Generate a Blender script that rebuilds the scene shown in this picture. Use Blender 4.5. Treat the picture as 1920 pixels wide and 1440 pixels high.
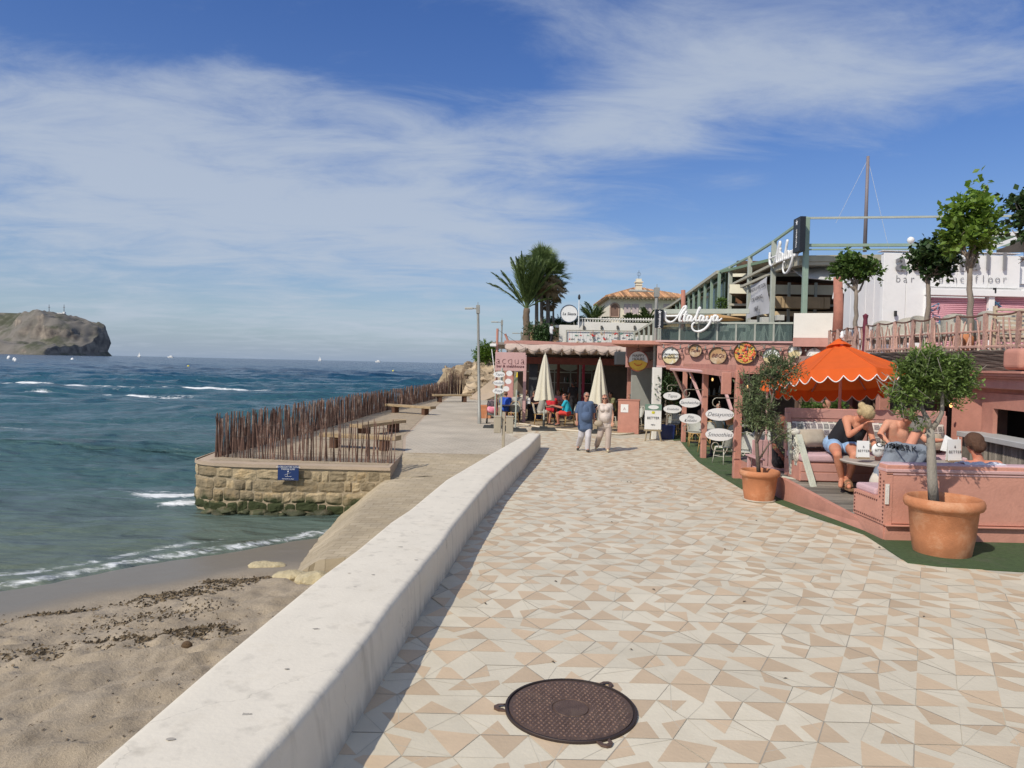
import bpy, bmesh, math, random
from math import sin, cos, pi, radians as R, atan2, sqrt, hypot, exp
from mathutils import Vector as V, Matrix, noise
for o in list(bpy.data.objects): bpy.data.objects.remove(o)
S = bpy.context.scene
C = S.collection
rnd = random.Random(7)
# ---------------------------------------------------------------- camera
FP = 1350.0; PITCH = math.atan(37/1350); ROLL = R(1.25); CAMZ = 2.5
F_ = V((0, cos(PITCH), -sin(PITCH))); R0 = V((1, 0, 0)); U0 = V((0, sin(PITCH), cos(PITCH)))
R_ = R0*cos(ROLL) + U0*sin(ROLL); U_ = U0*cos(ROLL) - R0*sin(ROLL)
cam = bpy.data.cameras.new('camera'); camo = bpy.data.objects.new('camera', cam); C.objects.link(camo)
m = Matrix.Identity(4)
for i in range(3): m[i][0] = R_[i]; m[i][1] = U_[i]; m[i][2] = -F_[i]
m[2][3] = CAMZ; camo.matrix_world = m
cam.sensor_width = 36; cam.lens = 36*FP/1920; cam.clip_start = .05; cam.clip_end = 60000
S.camera = camo
S.render.resolution_x = 1024; S.render.resolution_y = 768
S.view_settings.view_transform = 'Standard'; S.view_settings.look = 'None'
S.view_settings.exposure = 0.0; S.view_settings.gamma = 1
def ray(px, py): return F_*FP + R_*(px-960) - U_*(py-720)
def G(px, py, z=0.0):
    d = ray(px, py); t = (z-CAMZ)/d.z; return V((d.x*t, d.y*t, z))
def P(px, py, Y):
    d = ray(px, py); t = Y/d.y; return V((d.x*t, Y, CAMZ+d.z*t))
# ---------------------------------------------------------------- sun and sky
SUN_EL = R(44); SUN_AZ = atan2(-.73, -.68)      # direction towards the sun (x, y) : left and a little behind the camera
sd = V((cos(SUN_EL)*cos(SUN_AZ), cos(SUN_EL)*sin(SUN_AZ), sin(SUN_EL)))
sl = bpy.data.lights.new('sun', 'SUN'); sl.energy = 3.8; sl.angle = R(.55); sl.color = (1, .925, .81)
so = bpy.data.objects.new('sun', sl); C.objects.link(so); so.rotation_euler = sd.to_track_quat('Z', 'Y').to_euler(); so.location = (-20, -10, 40)
W = bpy.data.worlds.new('World'); S.world = W; W.use_nodes = True
nt = W.node_tree; nt.nodes.clear(); L = nt.links.new
def nn(t, **k):
    n = nt.nodes.new(t)
    for a, b in k.items(): setattr(n, a, b)
    return n
def mth(op, a, b=None, c=None, clamp=False):
    n = nn('ShaderNodeMath', operation=op, use_clamp=clamp)
    for i, v in enumerate((a, b, c)):
        if v is None: continue
        if isinstance(v, (int, float)): n.inputs[i].default_value = v
        else: L(v, n.inputs[i])
    return n.outputs[0]
def vmth(op, a, b=None, out=0):
    n = nn('ShaderNodeVectorMath', operation=op)
    for i, v in enumerate((a, b)):
        if v is None: continue
        if isinstance(v, (tuple, V)): n.inputs[i].default_value = tuple(v)
        else: L(v, n.inputs[i])
    return n.outputs[out]
SKY_K = .085
sky = nn('ShaderNodeTexSky', sky_type='NISHITA', sun_disc=False, sun_elevation=SUN_EL, sun_rotation=pi/2-SUN_AZ, air_density=1.0, dust_density=.6, ozone_density=2.2)
tc = nn('ShaderNodeTexCoord'); dr = tc.outputs['Generated']
sep = nn('ShaderNodeSeparateXYZ'); L(dr, sep.inputs[0])
zc = mth('ADD', mth('MAXIMUM', sep.outputs[2], 0.0), .11)
cx = mth('DIVIDE', sep.outputs[0], zc); cy = mth('DIVIDE', sep.outputs[1], zc)
cmb = nn('ShaderNodeCombineXYZ'); L(cx, cmb.inputs[0]); L(cy, cmb.inputs[1])
mp = nn('ShaderNodeMapping'); mp.inputs['Rotation'].default_value = (0, 0, R(-20)); mp.inputs['Scale'].default_value = (.75, 1.25, 1); L(cmb.outputs[0], mp.inputs[0])
n1 = nn('ShaderNodeTexNoise'); n1.inputs['Scale'].default_value = 2.3; n1.inputs['Detail'].default_value = 9; n1.inputs['Roughness'].default_value = .64; n1.inputs['Distortion'].default_value = .5; L(mp.outputs[0], n1.inputs['Vector'])
mp2 = nn('ShaderNodeMapping'); mp2.inputs['Location'].default_value = (3.1, 7.7, 0); mp2.inputs['Scale'].default_value = (.8, .9, 1); L(cmb.outputs[0], mp2.inputs[0])
n2 = nn('ShaderNodeTexNoise'); n2.inputs['Scale'].default_value = .8; n2.inputs['Detail'].default_value = 5; n2.inputs['Roughness'].default_value = .5; L(mp2.outputs[0], n2.inputs['Vector'])
field = mth('ADD', mth('MULTIPLY', n1.outputs[0], 1.25), mth('MULTIPLY', n2.outputs[0], .14))
# cloud banks: (direction through the photograph, angular radii across/up, weight)
banks = [(120, 290, 22, 7, .24), (330, 340, 18, 5.5, .22), (600, 390, 16, 4.0, .26), (860, 400, 10, 3.2, .20), (90, 110, 12, 3.2, .20), (230, 180, 8, 2.5, .14), (780, 245, 8, 3.0, .40), (640, 190, 5, 1.4, .16), (1190, 225, 9, 3.0, .42), (1130, 290, 7, 3, .14), (1540, 60, 12, 5, .28), (1050, 20, 14, 4, .22),
         (1780, 190, 9, 4, .20), (1330, 120, 8, 3.5, .14), (450, 135, 4, 1.4, .22), (540, 40, 7, 1.8, .22), (300, 480, 26, 5, .10), (640, 600, 12, 1.4, .26), (800, 628, 8, .7, .26), (230, 592, 3, .7, .26), (1400, 340, 3, .7, .26), (1080, 470, 14, 3.4, .30), (1480, 190, 9, 3.6, .16), (700, 70, 14, 4.5, -.26), (1150, 380, 9, 2.4, -.16), (1550, 370, 18, 5, -.16), (260, 50, 9, 3, -.16), (960, 130, 6, 3, -.16), (1800, 330, 10, 5, -.2), (1420, 240, 6, 3, -.12)]
for px, py, ax, ay, w in banks:
    d = ray(px, py).normalized(); rx = V((d.y, -d.x, 0)).normalized(); up = rx.cross(d)
    rx = (rx + up*-.12)
    a = mth('DIVIDE', vmth('DOT_PRODUCT', dr, rx, 1), sin(R(ax))); b = mth('DIVIDE', vmth('DOT_PRODUCT', dr, up, 1), sin(R(ay)))
    c_ = mth('GREATER_THAN', vmth('DOT_PRODUCT', dr, d, 1), 0.0)
    q = mth('ADD', mth('MULTIPLY', a, a), mth('MULTIPLY', b, b))
    # offset of the plane through the bank centre is zero because rx and up are orthogonal to d
    g = mth('MULTIPLY', mth('EXPONENT', mth('MULTIPLY', q, -1.0)), c_)
    field = mth('ADD', field, mth('MULTIPLY', g, w))
# unseen cloud cover added behind and above the camera for neutral fill light
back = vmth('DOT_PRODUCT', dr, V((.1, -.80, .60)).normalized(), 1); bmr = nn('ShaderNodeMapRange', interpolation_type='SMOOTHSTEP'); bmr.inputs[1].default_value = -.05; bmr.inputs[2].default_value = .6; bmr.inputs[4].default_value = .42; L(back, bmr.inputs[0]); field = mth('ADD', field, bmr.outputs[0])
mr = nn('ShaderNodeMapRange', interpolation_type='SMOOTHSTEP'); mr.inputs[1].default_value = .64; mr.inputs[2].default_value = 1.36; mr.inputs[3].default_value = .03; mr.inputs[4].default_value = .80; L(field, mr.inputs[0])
hz = mth('MULTIPLY', mth('EXPONENT', mth('MULTIPLY', mth('MAXIMUM', sep.outputs[2], 0.0), -6.0)), .80)
fac = mth('MAXIMUM', mr.outputs[0], 0.0)
hsv = nn('ShaderNodeHueSaturation'); hsv.inputs['Saturation'].default_value = 1.38; hsv.inputs['Value'].default_value = 1.36; hsv.inputs['Hue'].default_value = .518; L(sky.outputs[0], hsv.inputs['Color'])
mh = nn('ShaderNodeMix', data_type='RGBA'); L(hz, mh.inputs[0]); L(hsv.outputs[0], mh.inputs[6]); mh.inputs[7].default_value = (.255/SKY_K, .35/SKY_K, .53/SKY_K, 1)
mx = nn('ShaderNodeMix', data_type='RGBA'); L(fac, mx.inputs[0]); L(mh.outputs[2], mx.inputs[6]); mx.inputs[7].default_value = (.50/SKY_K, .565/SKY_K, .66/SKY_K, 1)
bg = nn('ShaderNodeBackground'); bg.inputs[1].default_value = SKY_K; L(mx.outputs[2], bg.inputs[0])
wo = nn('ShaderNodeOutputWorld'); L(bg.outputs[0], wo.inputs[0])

# ---------------------------------------------------------------- materials
MATS = {}
def M(name, col, rough=.75, var=.12, scale=4.0, bump=.0, bscale=60.0, metal=0.0, col2=None, c2scale=1.5, c2lo=.5, c2hi=.65, spec=.5, tint=0.0, trans=0.0, emit=0.0, alpha=1.0, stretch=(1,1,1), sheen=0.0):
    if name in MATS: return MATS[name]
    m = bpy.data.materials.new(name); m.use_nodes = True; t = m.node_tree; N = t.nodes; K = t.links.new
    b = N['Principled BSDF']; b.inputs['Roughness'].default_value = rough; b.inputs['Metallic'].default_value = metal
    b.inputs['Specular IOR Level'].default_value = spec
    co = N.new('ShaderNodeTexCoord'); mp = N.new('ShaderNodeMapping'); mp.inputs['Scale'].default_value = stretch; K(co.outputs['Object'], mp.inputs[0]); vec = mp.outputs[0]
    no = N.new('ShaderNodeTexNoise'); no.inputs['Scale'].default_value = scale; no.inputs['Detail'].default_value = 6; no.inputs['Roughness'].default_value = .65; K(vec, no.inputs['Vector'])
    last = None
    def mix(bt, f, a, bcol):
        x = N.new('ShaderNodeMix'); x.data_type = 'RGBA'; x.blend_type = bt
        if isinstance(f, float): x.inputs[0].default_value = f
        else: K(f, x.inputs[0])
        for i, v in ((6, a), (7, bcol)):
            if isinstance(v, tuple): x.inputs[i].default_value = (v + (1,))[:4]
            else: K(v, x.inputs[i])
        return x.outputs[2]
    base = tuple(col)
    if col2 is not None:
        n3 = N.new('ShaderNodeTexNoise'); n3.inputs['Scale'].default_value = c2scale; n3.inputs['Detail'].default_value = 5; n3.inputs['Roughness'].default_value = .7; K(vec, n3.inputs['Vector'])
        r = N.new('ShaderNodeMapRange'); r.inputs[1].default_value = c2lo; r.inputs[2].default_value = c2hi; K(n3.outputs[0], r.inputs[0])
        base = mix('MIX', r.outputs[0], tuple(col), tuple(col2))
    r2 = N.new('ShaderNodeMapRange'); r2.inputs[1].default_value = .25; r2.inputs[2].default_value = .75; r2.inputs[3].default_value = 1-var; r2.inputs[4].default_value = 1+var; K(no.outputs[0], r2.inputs[0])
    gray = N.new('ShaderNodeCombineColor'); [K(r2.outputs[0], gray.inputs[i]) for i in range(3)]
    c = mix('MULTIPLY', 1.0, base, gray.outputs[0])
    if tint:
        at = N.new('ShaderNodeAttribute'); at.attribute_name = 'tint'
        r3 = N.new('ShaderNodeMapRange'); r3.inputs[3].default_value = 1-tint; r3.inputs[4].default_value = 1+tint; K(at.outputs['Fac'], r3.inputs[0])
        g2 = N.new('ShaderNodeCombineColor'); [K(r3.outputs[0], g2.inputs[i]) for i in range(3)]
        c = mix('MULTIPLY', 1.0, c, g2.outputs[0])
    K(c, b.inputs['Base Color'])
    if emit: K(c, b.inputs['Emission Color']); b.inputs['Emission Strength'].default_value = emit
    if bump:
        nb = N.new('ShaderNodeTexNoise'); nb.inputs['Scale'].default_value = bscale; nb.inputs['Detail'].default_value = 4; K(vec, nb.inputs['Vector'])
        bu = N.new('ShaderNodeBump'); bu.inputs['Strength'].default_value = min(1, bump); bu.inputs['Distance'].default_value = .02; K(nb.outputs[0], bu.inputs['Height']); K(bu.outputs[0], b.inputs['Normal'])
    if trans:
        tr = N.new('ShaderNodeBsdfTranslucent'); K(c, tr.inputs[0]); ms = N.new('ShaderNodeMixShader'); ms.inputs[0].default_value = trans
        K(b.outputs[0], ms.inputs[1]); K(tr.outputs[0], ms.inputs[2]); K(ms.outputs[0], N['Material Output'].inputs[0])
    if alpha < 1:
        tp = N.new('ShaderNodeBsdfTransparent'); tp.inputs[0].default_value = (.85, .93, .9, 1); ms = N.new('ShaderNodeMixShader'); ms.inputs[0].default_value = alpha
        K(tp.outputs[0], ms.inputs[1]); K(b.outputs[0], ms.inputs[2]); K(ms.outputs[0], N['Material Output'].inputs[0])
    if sheen: b.inputs['Sheen Weight'].default_value = sheen
    MATS[name] = m; return m

# ---------------------------------------------------------------- mesh builder
ORG = {}
class MB:
    def __init__(s): s.v = []; s.f = []; s.m = []; s.t = []; s.tint = .5; s.mi = 0
    def add(s, vs, fs, mi=None, tint=None):
        n = len(s.v); s.v.extend([V(a) for a in vs]); s.t.extend([s.tint if tint is None else tint]*len(vs))
        mi = s.mi if mi is None else mi
        for f in fs: s.f.append(tuple(i+n for i in f)); s.m.append(mi)
        return s
    def box(s, c, d, rz=0.0, mi=None, tint=None, mat=None, taper=1.0):
        x, y, z = d[0]/2, d[1]/2, d[2]/2; vs = []
        for k in (-1, 1):
            q = taper if k > 0 else 1.0
            for a, b in ((-1,-1),(1,-1),(1,1),(-1,1)): vs.append(V((a*x*q, b*y*q, k*z)))
        M_ = mat if mat is not None else Matrix.Rotation(rz, 3, 'Z')
        vs = [M_ @ v + V(c) for v in vs]
        return s.add(vs, [(3,2,1,0),(4,5,6,7),(0,1,5,4),(1,2,6,5),(2,3,7,6),(3,0,4,7)], mi, tint)
    def bar(s, a, b, w, h=None, mi=None, tint=None, up=V((0,0,1))):
        a, b = V(a), V(b); h = h or w; d = (b-a); l = d.length
        if l < 1e-6: return s
        d /= l; x = d.cross(up)
        if x.length < 1e-4: x = d.cross(V((1,0,0)))
        x.normalize(); z = x.cross(d); m_ = Matrix((x, d, z)).transposed()
        return s.box((a+b)/2, (w, l, h), mat=m_, mi=mi, tint=tint)
    def cone(s, a, b, r0, r1, n=8, mi=None, tint=None, caps=True):
        a, b = V(a), V(b); d = (b-a).normalized(); x = d.orthogonal().normalized(); y = d.cross(x)
        vs = [a + (x*cos(2*pi*i/n)+y*sin(2*pi*i/n))*r0 for i in range(n)] + [b + (x*cos(2*pi*i/n)+y*sin(2*pi*i/n))*r1 for i in range(n)]
        fs = [(i, (i+1)%n, n+(i+1)%n, n+i) for i in range(n)]
        if caps: fs += [tuple(range(n-1,-1,-1)), tuple(range(n, 2*n))]
        return s.add(vs, fs, mi, tint)
    def tube(s, pts, r, n=6, mi=None, tint=None, closed=False, caps=True):
        pts = [V(p) for p in pts]; rs = r if isinstance(r, (list, tuple)) else [r]*len(pts)
        vs = []; x = None; N = len(pts)
        for i, p in enumerate(pts):
            if closed: d = pts[(i+1)%N]-pts[i-1]
            else: d = pts[min(i+1, N-1)]-pts[max(i-1, 0)]
            if d.length < 1e-9: d = V((0,0,1))
            d.normalize()
            x = d.orthogonal() if x is None else (x - d*x.dot(d))
            if x.length < 1e-5: x = d.orthogonal()
            x.normalize(); y = d.cross(x)
            for k in range(n): vs.append(p+(x*cos(2*pi*k/n)+y*sin(2*pi*k/n))*rs[i])
        fs = []
        for i in range(N if closed else N-1):
            j = (i+1) % N
            for k in range(n): fs.append((i*n+k, i*n+(k+1)%n, j*n+(k+1)%n, j*n+k))
        if caps and not closed: fs += [tuple(range(n-1,-1,-1)), tuple(range((N-1)*n, N*n))]
        return s.add(vs, fs, mi, tint)
    def lathe(s, prof, c=(0,0,0), n=24, mi=None, tint=None, sx=1, sy=1, close=False):
        c = V(c); vs = []; fs = []
        for r, z in prof:
            for k in range(n): vs.append(c+V((r*cos(2*pi*k/n)*sx, r*sin(2*pi*k/n)*sy, z)))
        for i in range(len(prof)-1):
            for k in range(n): fs.append((i*n+k, i*n+(k+1)%n, (i+1)*n+(k+1)%n, (i+1)*n+k))
        if close: fs += [tuple(range(n-1,-1,-1)), tuple(range((len(prof)-1)*n, len(prof)*n))]
        return s.add(vs, fs, mi, tint)
    def ell(s, c, r, n=10, mi=None, tint=None, mat=None):
        c = V(c); r = (r,)*3 if isinstance(r, (int, float)) else r; vs = []; fs = []; h = n//2+1
        for i in range(h+1):
            a = pi*i/h
            for k in range(n):
                p = V((sin(a)*cos(2*pi*k/n)*r[0], sin(a)*sin(2*pi*k/n)*r[1], cos(a)*r[2]))
                vs.append(c + (mat @ p if mat is not None else p))
        for i in range(h):
            for k in range(n): fs.append((i*n+k, (i+1)*n+k, (i+1)*n+(k+1)%n, i*n+(k+1)%n))
        return s.add(vs, fs, mi, tint)
    def cap(s, a, b, r0, r1, n=10, mi=None):
        a, b = V(a), V(b); s.cone(a, b, r0, r1, n, mi); s.ell(a, r0*.999, n, mi); s.ell(b, r1*.999, n, mi); return s
    def prism(s, poly, z0, z1, mi=None, tint=None, mtop=None):
        n = len(poly); vs = [V((p[0], p[1], z0)) for p in poly] + [V((p[0], p[1], z1)) for p in poly]
        s.add(vs, [tuple(range(n-1,-1,-1))] + [(i, (i+1)%n, n+(i+1)%n, n+i) for i in range(n)], mi, tint)
        return s.add(vs[n:], [tuple(range(n))], mi if mtop is None else mtop, tint)
    def slab(s, pts, t, mi=None, tint=None):
        """planar polygon given by 3-D points, thickened by t behind its normal"""
        pts = [V(p) for p in pts]; nrm = (pts[1]-pts[0]).cross(pts[2]-pts[1]).normalized(); n = len(pts)
        vs = pts + [p - nrm*t for p in pts]
        return s.add(vs, [tuple(range(n)), tuple(range(2*n-1, n-1, -1))] + [(i, n+i, n+(i+1)%n, (i+1)%n) for i in range(n)], mi, tint)
    def grid(s, nx, ny, fn, mi=None):
        vs = [fn(i/(nx-1), j/(ny-1)) for j in range(ny) for i in range(nx)]
        return s.add(vs, [(j*nx+i, j*nx+i+1, (j+1)*nx+i+1, (j+1)*nx+i) for j in range(ny-1) for i in range(nx-1)], mi)
    def xf(s, mtx):
        s.v = [mtx @ v for v in s.v]; return s
    def build(s, name, mats, parent=None, world=False, smooth=False, bevel=0.0, seg=1, sangle=None, recenter=True):
        me = bpy.data.meshes.new(name); mats = mats if isinstance(mats, (list, tuple)) else [mats]
        off = V((0,0,0)); loc = V((0,0,0))
        if parent is None:
            if recenter and s.v:
                xs = [v.x for v in s.v]; ys = [v.y for v in s.v]; loc = V(((min(xs)+max(xs))/2, (min(ys)+max(ys))/2, min(v.z for v in s.v))); off = loc
        elif world: off = ORG[parent.name]
        me.from_pydata([tuple(v-off) for v in s.v], [], s.f)
        for q in mats: me.materials.append(q)
        if len(mats) > 1: me.polygons.foreach_set('material_index', s.m)
        if s.t:
            a = me.attributes.new('tint', 'FLOAT', 'POINT'); a.data.foreach_set('value', s.t)
        if smooth:
            me.polygons.foreach_set('use_smooth', [True]*len(me.polygons))
            if sangle: me.set_sharp_from_angle(angle=R(sangle))
        me.update()
        o = bpy.data.objects.new(name, me); C.objects.link(o); o.location = loc
        if parent is not None: o.parent = parent
        ORG[o.name] = loc if parent is None else (ORG[parent.name] if world else ORG.get(parent.name, V((0,0,0))))
        if bevel:
            b = o.modifiers.new('bevel', 'BEVEL'); b.width = bevel; b.segments = seg; b.limit_method = 'ANGLE'; b.angle_limit = R(40)
        return o
def tag(o, label=None, cat=None, group=None, kind=None):
    if label: o['label'] = label
    if cat: o['category'] = cat
    if group: o['group'] = group
    if kind: o['kind'] = kind
    return o
def thing(name, label, cat, loc=(0,0,0), group=None, rz=0.0):
    o = bpy.data.objects.new(name, None); C.objects.link(o); o.location = loc; o.rotation_euler[2] = rz; o.empty_display_size = .2
    ORG[o.name] = V(loc); return tag(o, label, cat, group)
def kids(o): return [c for c in C.objects if c.parent == o]
def copy_tree(o, parent=None, km=None):
    if km is None:
        km = {}
        for c in C.objects:
            if c.parent: km.setdefault(c.parent.name, []).append(c)
    c = o.copy(); C.objects.link(c)
    if parent: c.parent = parent
    ORG[c.name] = ORG.get(o.name, V((0,0,0)))
    for ch in km.get(o.name, []): copy_tree(ch, c, km)
    return c
def place(proto, n, loc, rz=0.0, label=None, group=None):
    """first use moves the prototype itself, later uses copy it"""
    o = proto if n == 0 else copy_tree(proto)
    o.location = loc; o.rotation_euler[2] = rz
    if label: o['label'] = label
    if group: o['group'] = group
    return o
FONT_FACE = Matrix(((1,0,0),(0,0,-1),(0,1,0)))      # text plane x-y -> world x-z, facing -y
def text(body, size, loc, mat, parent=None, yaw=0.0, mtx=None, ext=.004, shear=0.0, off=0.0, align='CENTER', name='lettering', world=False, sx=1.0, spacing=1.0, lines=1.0):
    cu = bpy.data.curves.new('t', 'FONT'); cu.body = body; cu.size = size; cu.extrude = ext; cu.shear = shear; cu.offset = off; cu.align_x = align; cu.align_y = 'CENTER'; cu.space_character = spacing; cu.space_line = lines; cu.resolution_u = 3
    ob = bpy.data.objects.new('t', cu); me = ob.to_mesh()
    mb = MB(); rot = mtx if mtx is not None else Matrix.Rotation(yaw, 3, 'Z') @ FONT_FACE
    mb.add([rot @ V((v.co.x*sx, v.co.y, v.co.z)) + V(loc) for v in me.vertices], [tuple(p.vertices) for p in me.polygons])
    ob.to_mesh_clear(); bpy.data.objects.remove(ob); bpy.data.curves.remove(cu)
    return mb.build(name, mat, parent, world=world)
def smooth01(a, b, x):
    t = max(0.0, min(1.0, (x-a)/(b-a))); return t*t*(3-2*t)
def nz(x, y, z=0.0): return noise.noise(V((x, y, z)))
# ================================================================ SETTING
SEA = -1.15
# ---- sea
def mat_sea():
    m = bpy.data.materials.new('sea_water'); m.use_nodes = True; t = m.node_tree; N = t.nodes; K = t.links.new; b = N['Principled BSDF']
    g = N.new('ShaderNodeNewGeometry'); sp = N.new('ShaderNodeSeparateXYZ'); K(g.outputs['Position'], sp.inputs[0])
    ln = N.new('ShaderNodeMath'); ln.operation = 'LOGARITHM'; ln.inputs[1].default_value = 10; K(sp.outputs[1], ln.inputs[0])
    nw = N.new('ShaderNodeTexNoise'); nw.inputs['Scale'].default_value = .05; nw.inputs['Detail'].default_value = 3; K(g.outputs['Position'], nw.inputs['Vector'])
    ad = N.new('ShaderNodeMath'); ad.operation = 'MULTIPLY_ADD'; ad.inputs[1].default_value = .35; K(nw.outputs[0], ad.inputs[0]); K(ln.outputs[0], ad.inputs[2])
    mr = N.new('ShaderNodeMapRange'); mr.inputs[1].default_value = 1.1; mr.inputs[2].default_value = 3.3; K(ad.outputs[0], mr.inputs[0])
    cr = N.new('ShaderNodeValToRGB'); e = cr.color_ramp.elements
    e[0].position = 0.0; e[0].color = (.17, .175, .12, 1); e[1].position = 1; e[1].color = (.008, .036, .085, 1)
    for p_, c_ in ((.07, (.115, .145, .11, 1)), (.18, (.062, .118, .118, 1)), (.36, (.036, .098, .118, 1)), (.50, (.024, .085, .122, 1)), (.62, (.012, .055, .105, 1))):
        q = e.new(p_); q.color = c_
    K(mr.outputs[0], cr.inputs[0])
    at = N.new('ShaderNodeAttribute'); at.attribute_name = 'foam'
    mpf = N.new('ShaderNodeMapping'); mpf.inputs['Scale'].default_value = (.55, 1.0, 1); K(g.outputs['Position'], mpf.inputs[0])
    nf = N.new('ShaderNodeTexNoise'); nf.inputs['Scale'].default_value = 3.8; nf.inputs['Detail'].default_value = 8; nf.inputs['Roughness'].default_value = .72; nf.inputs['Distortion'].default_value = 1.2; K(mpf.outputs[0], nf.inputs['Vector'])
    sb = N.new('ShaderNodeMath'); sb.operation = 'ADD'; K(nf.outputs[0], sb.inputs[0]); K(at.outputs['Fac'], sb.inputs[1])
    fr = N.new('ShaderNodeMapRange'); fr.interpolation_type = 'SMOOTHSTEP'; fr.inputs[1].default_value = .92; fr.inputs[2].default_value = 1.20; K(sb.outputs[0], fr.inputs[0])
    mx = N.new('ShaderNodeMix'); mx.data_type = 'RGBA'; K(fr.outputs[0], mx.inputs[0]); K(cr.outputs[0], mx.inputs[6]); mx.inputs[7].default_value = (.78, .80, .80, 1)
    K(mx.outputs[2], b.inputs['Base Color'])
    rr = N.new('ShaderNodeMapRange'); rr.inputs[3].default_value = .16; rr.inputs[4].default_value = .7; K(fr.outputs[0], rr.inputs[0]); K(rr.outputs[0], b.inputs['Roughness'])
    b.inputs['IOR'].default_value = 1.33; b.inputs['Specular IOR Level'].default_value = .22
    mpb = N.new('ShaderNodeMapping'); mpb.inputs['Scale'].default_value = (.42, 1.0, 1); mpb.inputs['Rotation'].default_value = (0, 0, .12); K(g.outputs['Position'], mpb.inputs[0])
    n1 = N.new('ShaderNodeTexNoise'); n1.inputs['Scale'].default_value = 1.9; n1.inputs['Detail'].default_value = 7; n1.inputs['Roughness'].default_value = .62; n1.inputs['Distortion'].default_value = .4; K(mpb.outputs[0], n1.inputs['Vector'])
    n2 = N.new('ShaderNodeTexNoise'); n2.inputs['Scale'].default_value = .16; n2.inputs['Detail'].default_value = 5; n2.inputs['Roughness'].default_value = .6; K(mpb.outputs[0], n2.inputs['Vector'])
    b1 = N.new('ShaderNodeBump'); b1.inputs['Strength'].default_value = 1; b1.inputs['Distance'].default_value = .19; K(n1.outputs[0], b1.inputs['Height'])
    b2 = N.new('ShaderNodeBump'); b2.inputs['Strength'].default_value = 1; b2.inputs['Distance'].default_value = 2.2; K(n2.outputs[0], b2.inputs['Height']); K(b1.outputs[0], b2.inputs['Normal'])
    K(b2.outputs[0], b.inputs['Normal'])
    return m
def shore_y(x):      # y of the waterline for a given x
    return 10.95 + (x+7.8)*.82 + .22*sin(x*1.1+.6) + .12*sin(x*2.7)
FOAMS = [  # centre x, y, half length, half width, strength
    (G(170, 728, SEA), 24, 2.4, .66), (G(60, 739, SEA), 15, 1.8, .66), (G(320, 748, SEA), 1.6, 1.0, .55), (G(590, 738, SEA), 4.5, 1.4, .64), (G(650, 741, SEA), 3, .8, .3), (G(440, 750, SEA), 3, .8, .34),
    (G(325, 932, SEA), 1.2, .5, .56), (G(355, 945, SEA), .8, .35, .56), (G(250, 928, SEA), 1.5, .2, .40), (G(300, 924, SEA), 1.2, .25, .42), (G(20, 805, SEA), 2.2, .4, .42), (G(60, 808, SEA), 2, .3, .25), (G(372, 925, SEA), .3, .9, .34),
    (G(830, 708, SEA), 9, 1.2, .52), (G(350, 803, SEA), 2.5, .3, .3)]
def sea_h(x, y):
    A = smooth01(9, 22, y)
    w = nz(x*.03, y*.03)*6
    h = .13*sin(y*.62+w+x*.10) + .08*sin(y*1.35+w*1.5-x*.18+1.3) + .16*nz(x*.16, y*.62) + .09*nz(x*.5, y*1.7, 4) + .05*nz(x*1.1, y*3.2, 8)
    h2 = .34*max(0, sin(y*.29+w*.8+x*.03+.5))**3
    return (h+h2)*A*(1+smooth01(30, 90, y)*.8)
sx, st, vs, fo = 300, 420, [], []
for j in range(st+1):
    y = 8.2*(1.0093**j) + (j/st)**30*40000
    for i in range(sx+1):
        u = i/sx
        x = (-1.15 + 1.6*u)*y if y > 26 else (-1.15+(1.15 - 1.5/y)*u)*y
        h = sea_h(x, y) if y < 400 else 0
        sy = shore_y(x); ds = y-sy
        h *= smooth01(-.5, 5, ds)
        # small shore break
        h += .05*exp(-((ds-.9)/.35)**2) + .03*exp(-((ds-2.6)/.5)**2)*smooth01(-12, -6, x)
        f = 0
        if y < 200:
            for c, a, b, s in FOAMS:
                wob = nz(x*.5, 3.3)*b*1.2 + .06*(x-c.x)*0
                q = ((x-c.x)/a)**2; r_ = ((y-c.y-wob)/b)**2
                if q < 3 and r_ < 6: f = max(f, s*exp(-q*q*.7-r_))
            if y < 30 and x < -3.2:
                wv = .35*nz(x*.7, 1.2)
                f = max(f, .42*exp(-((ds-.6-wv)/.42)**2), .40*exp(-((ds-1.5-wv*1.5)/.45)**2)*smooth01(-4.0, -6.5, x), .30*exp(-((ds-.1)/.5)**2)*smooth01(-3.6, -7, x))
            if x > -9.3 and 16 < y < 18: f = max(f, .18*exp(-((y-17.15)/.12)**2))
            cr_ = sea_h(x, y) if y < 90 else 0
            if cr_ > .36 and y > 22: f = max(f, .42*(nz(x*.13, y*.05, 9)+.22))
        elif y < 900: f = .3*max(0, nz(x*.05, y*.02, 5)-.25)
        vs.append((x, y, SEA+h)); fo.append(f)
W1 = sx+1
fs = [(j*W1+i, j*W1+i+1, (j+1)*W1+i+1, (j+1)*W1+i) for j in range(st) for i in range(sx)]
me = bpy.data.meshes.new('sea'); me.from_pydata(vs, [], fs); a = me.attributes.new('foam', 'FLOAT', 'POINT'); a.data.foreach_set('value', [q*1.32 for q in fo])
me.polygons.foreach_set('use_smooth', [True]*len(me.polygons)); me.materials.append(mat_sea())
o = bpy.data.objects.new('sea', me); C.objects.link(o); tag(o, kind='structure')

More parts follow.
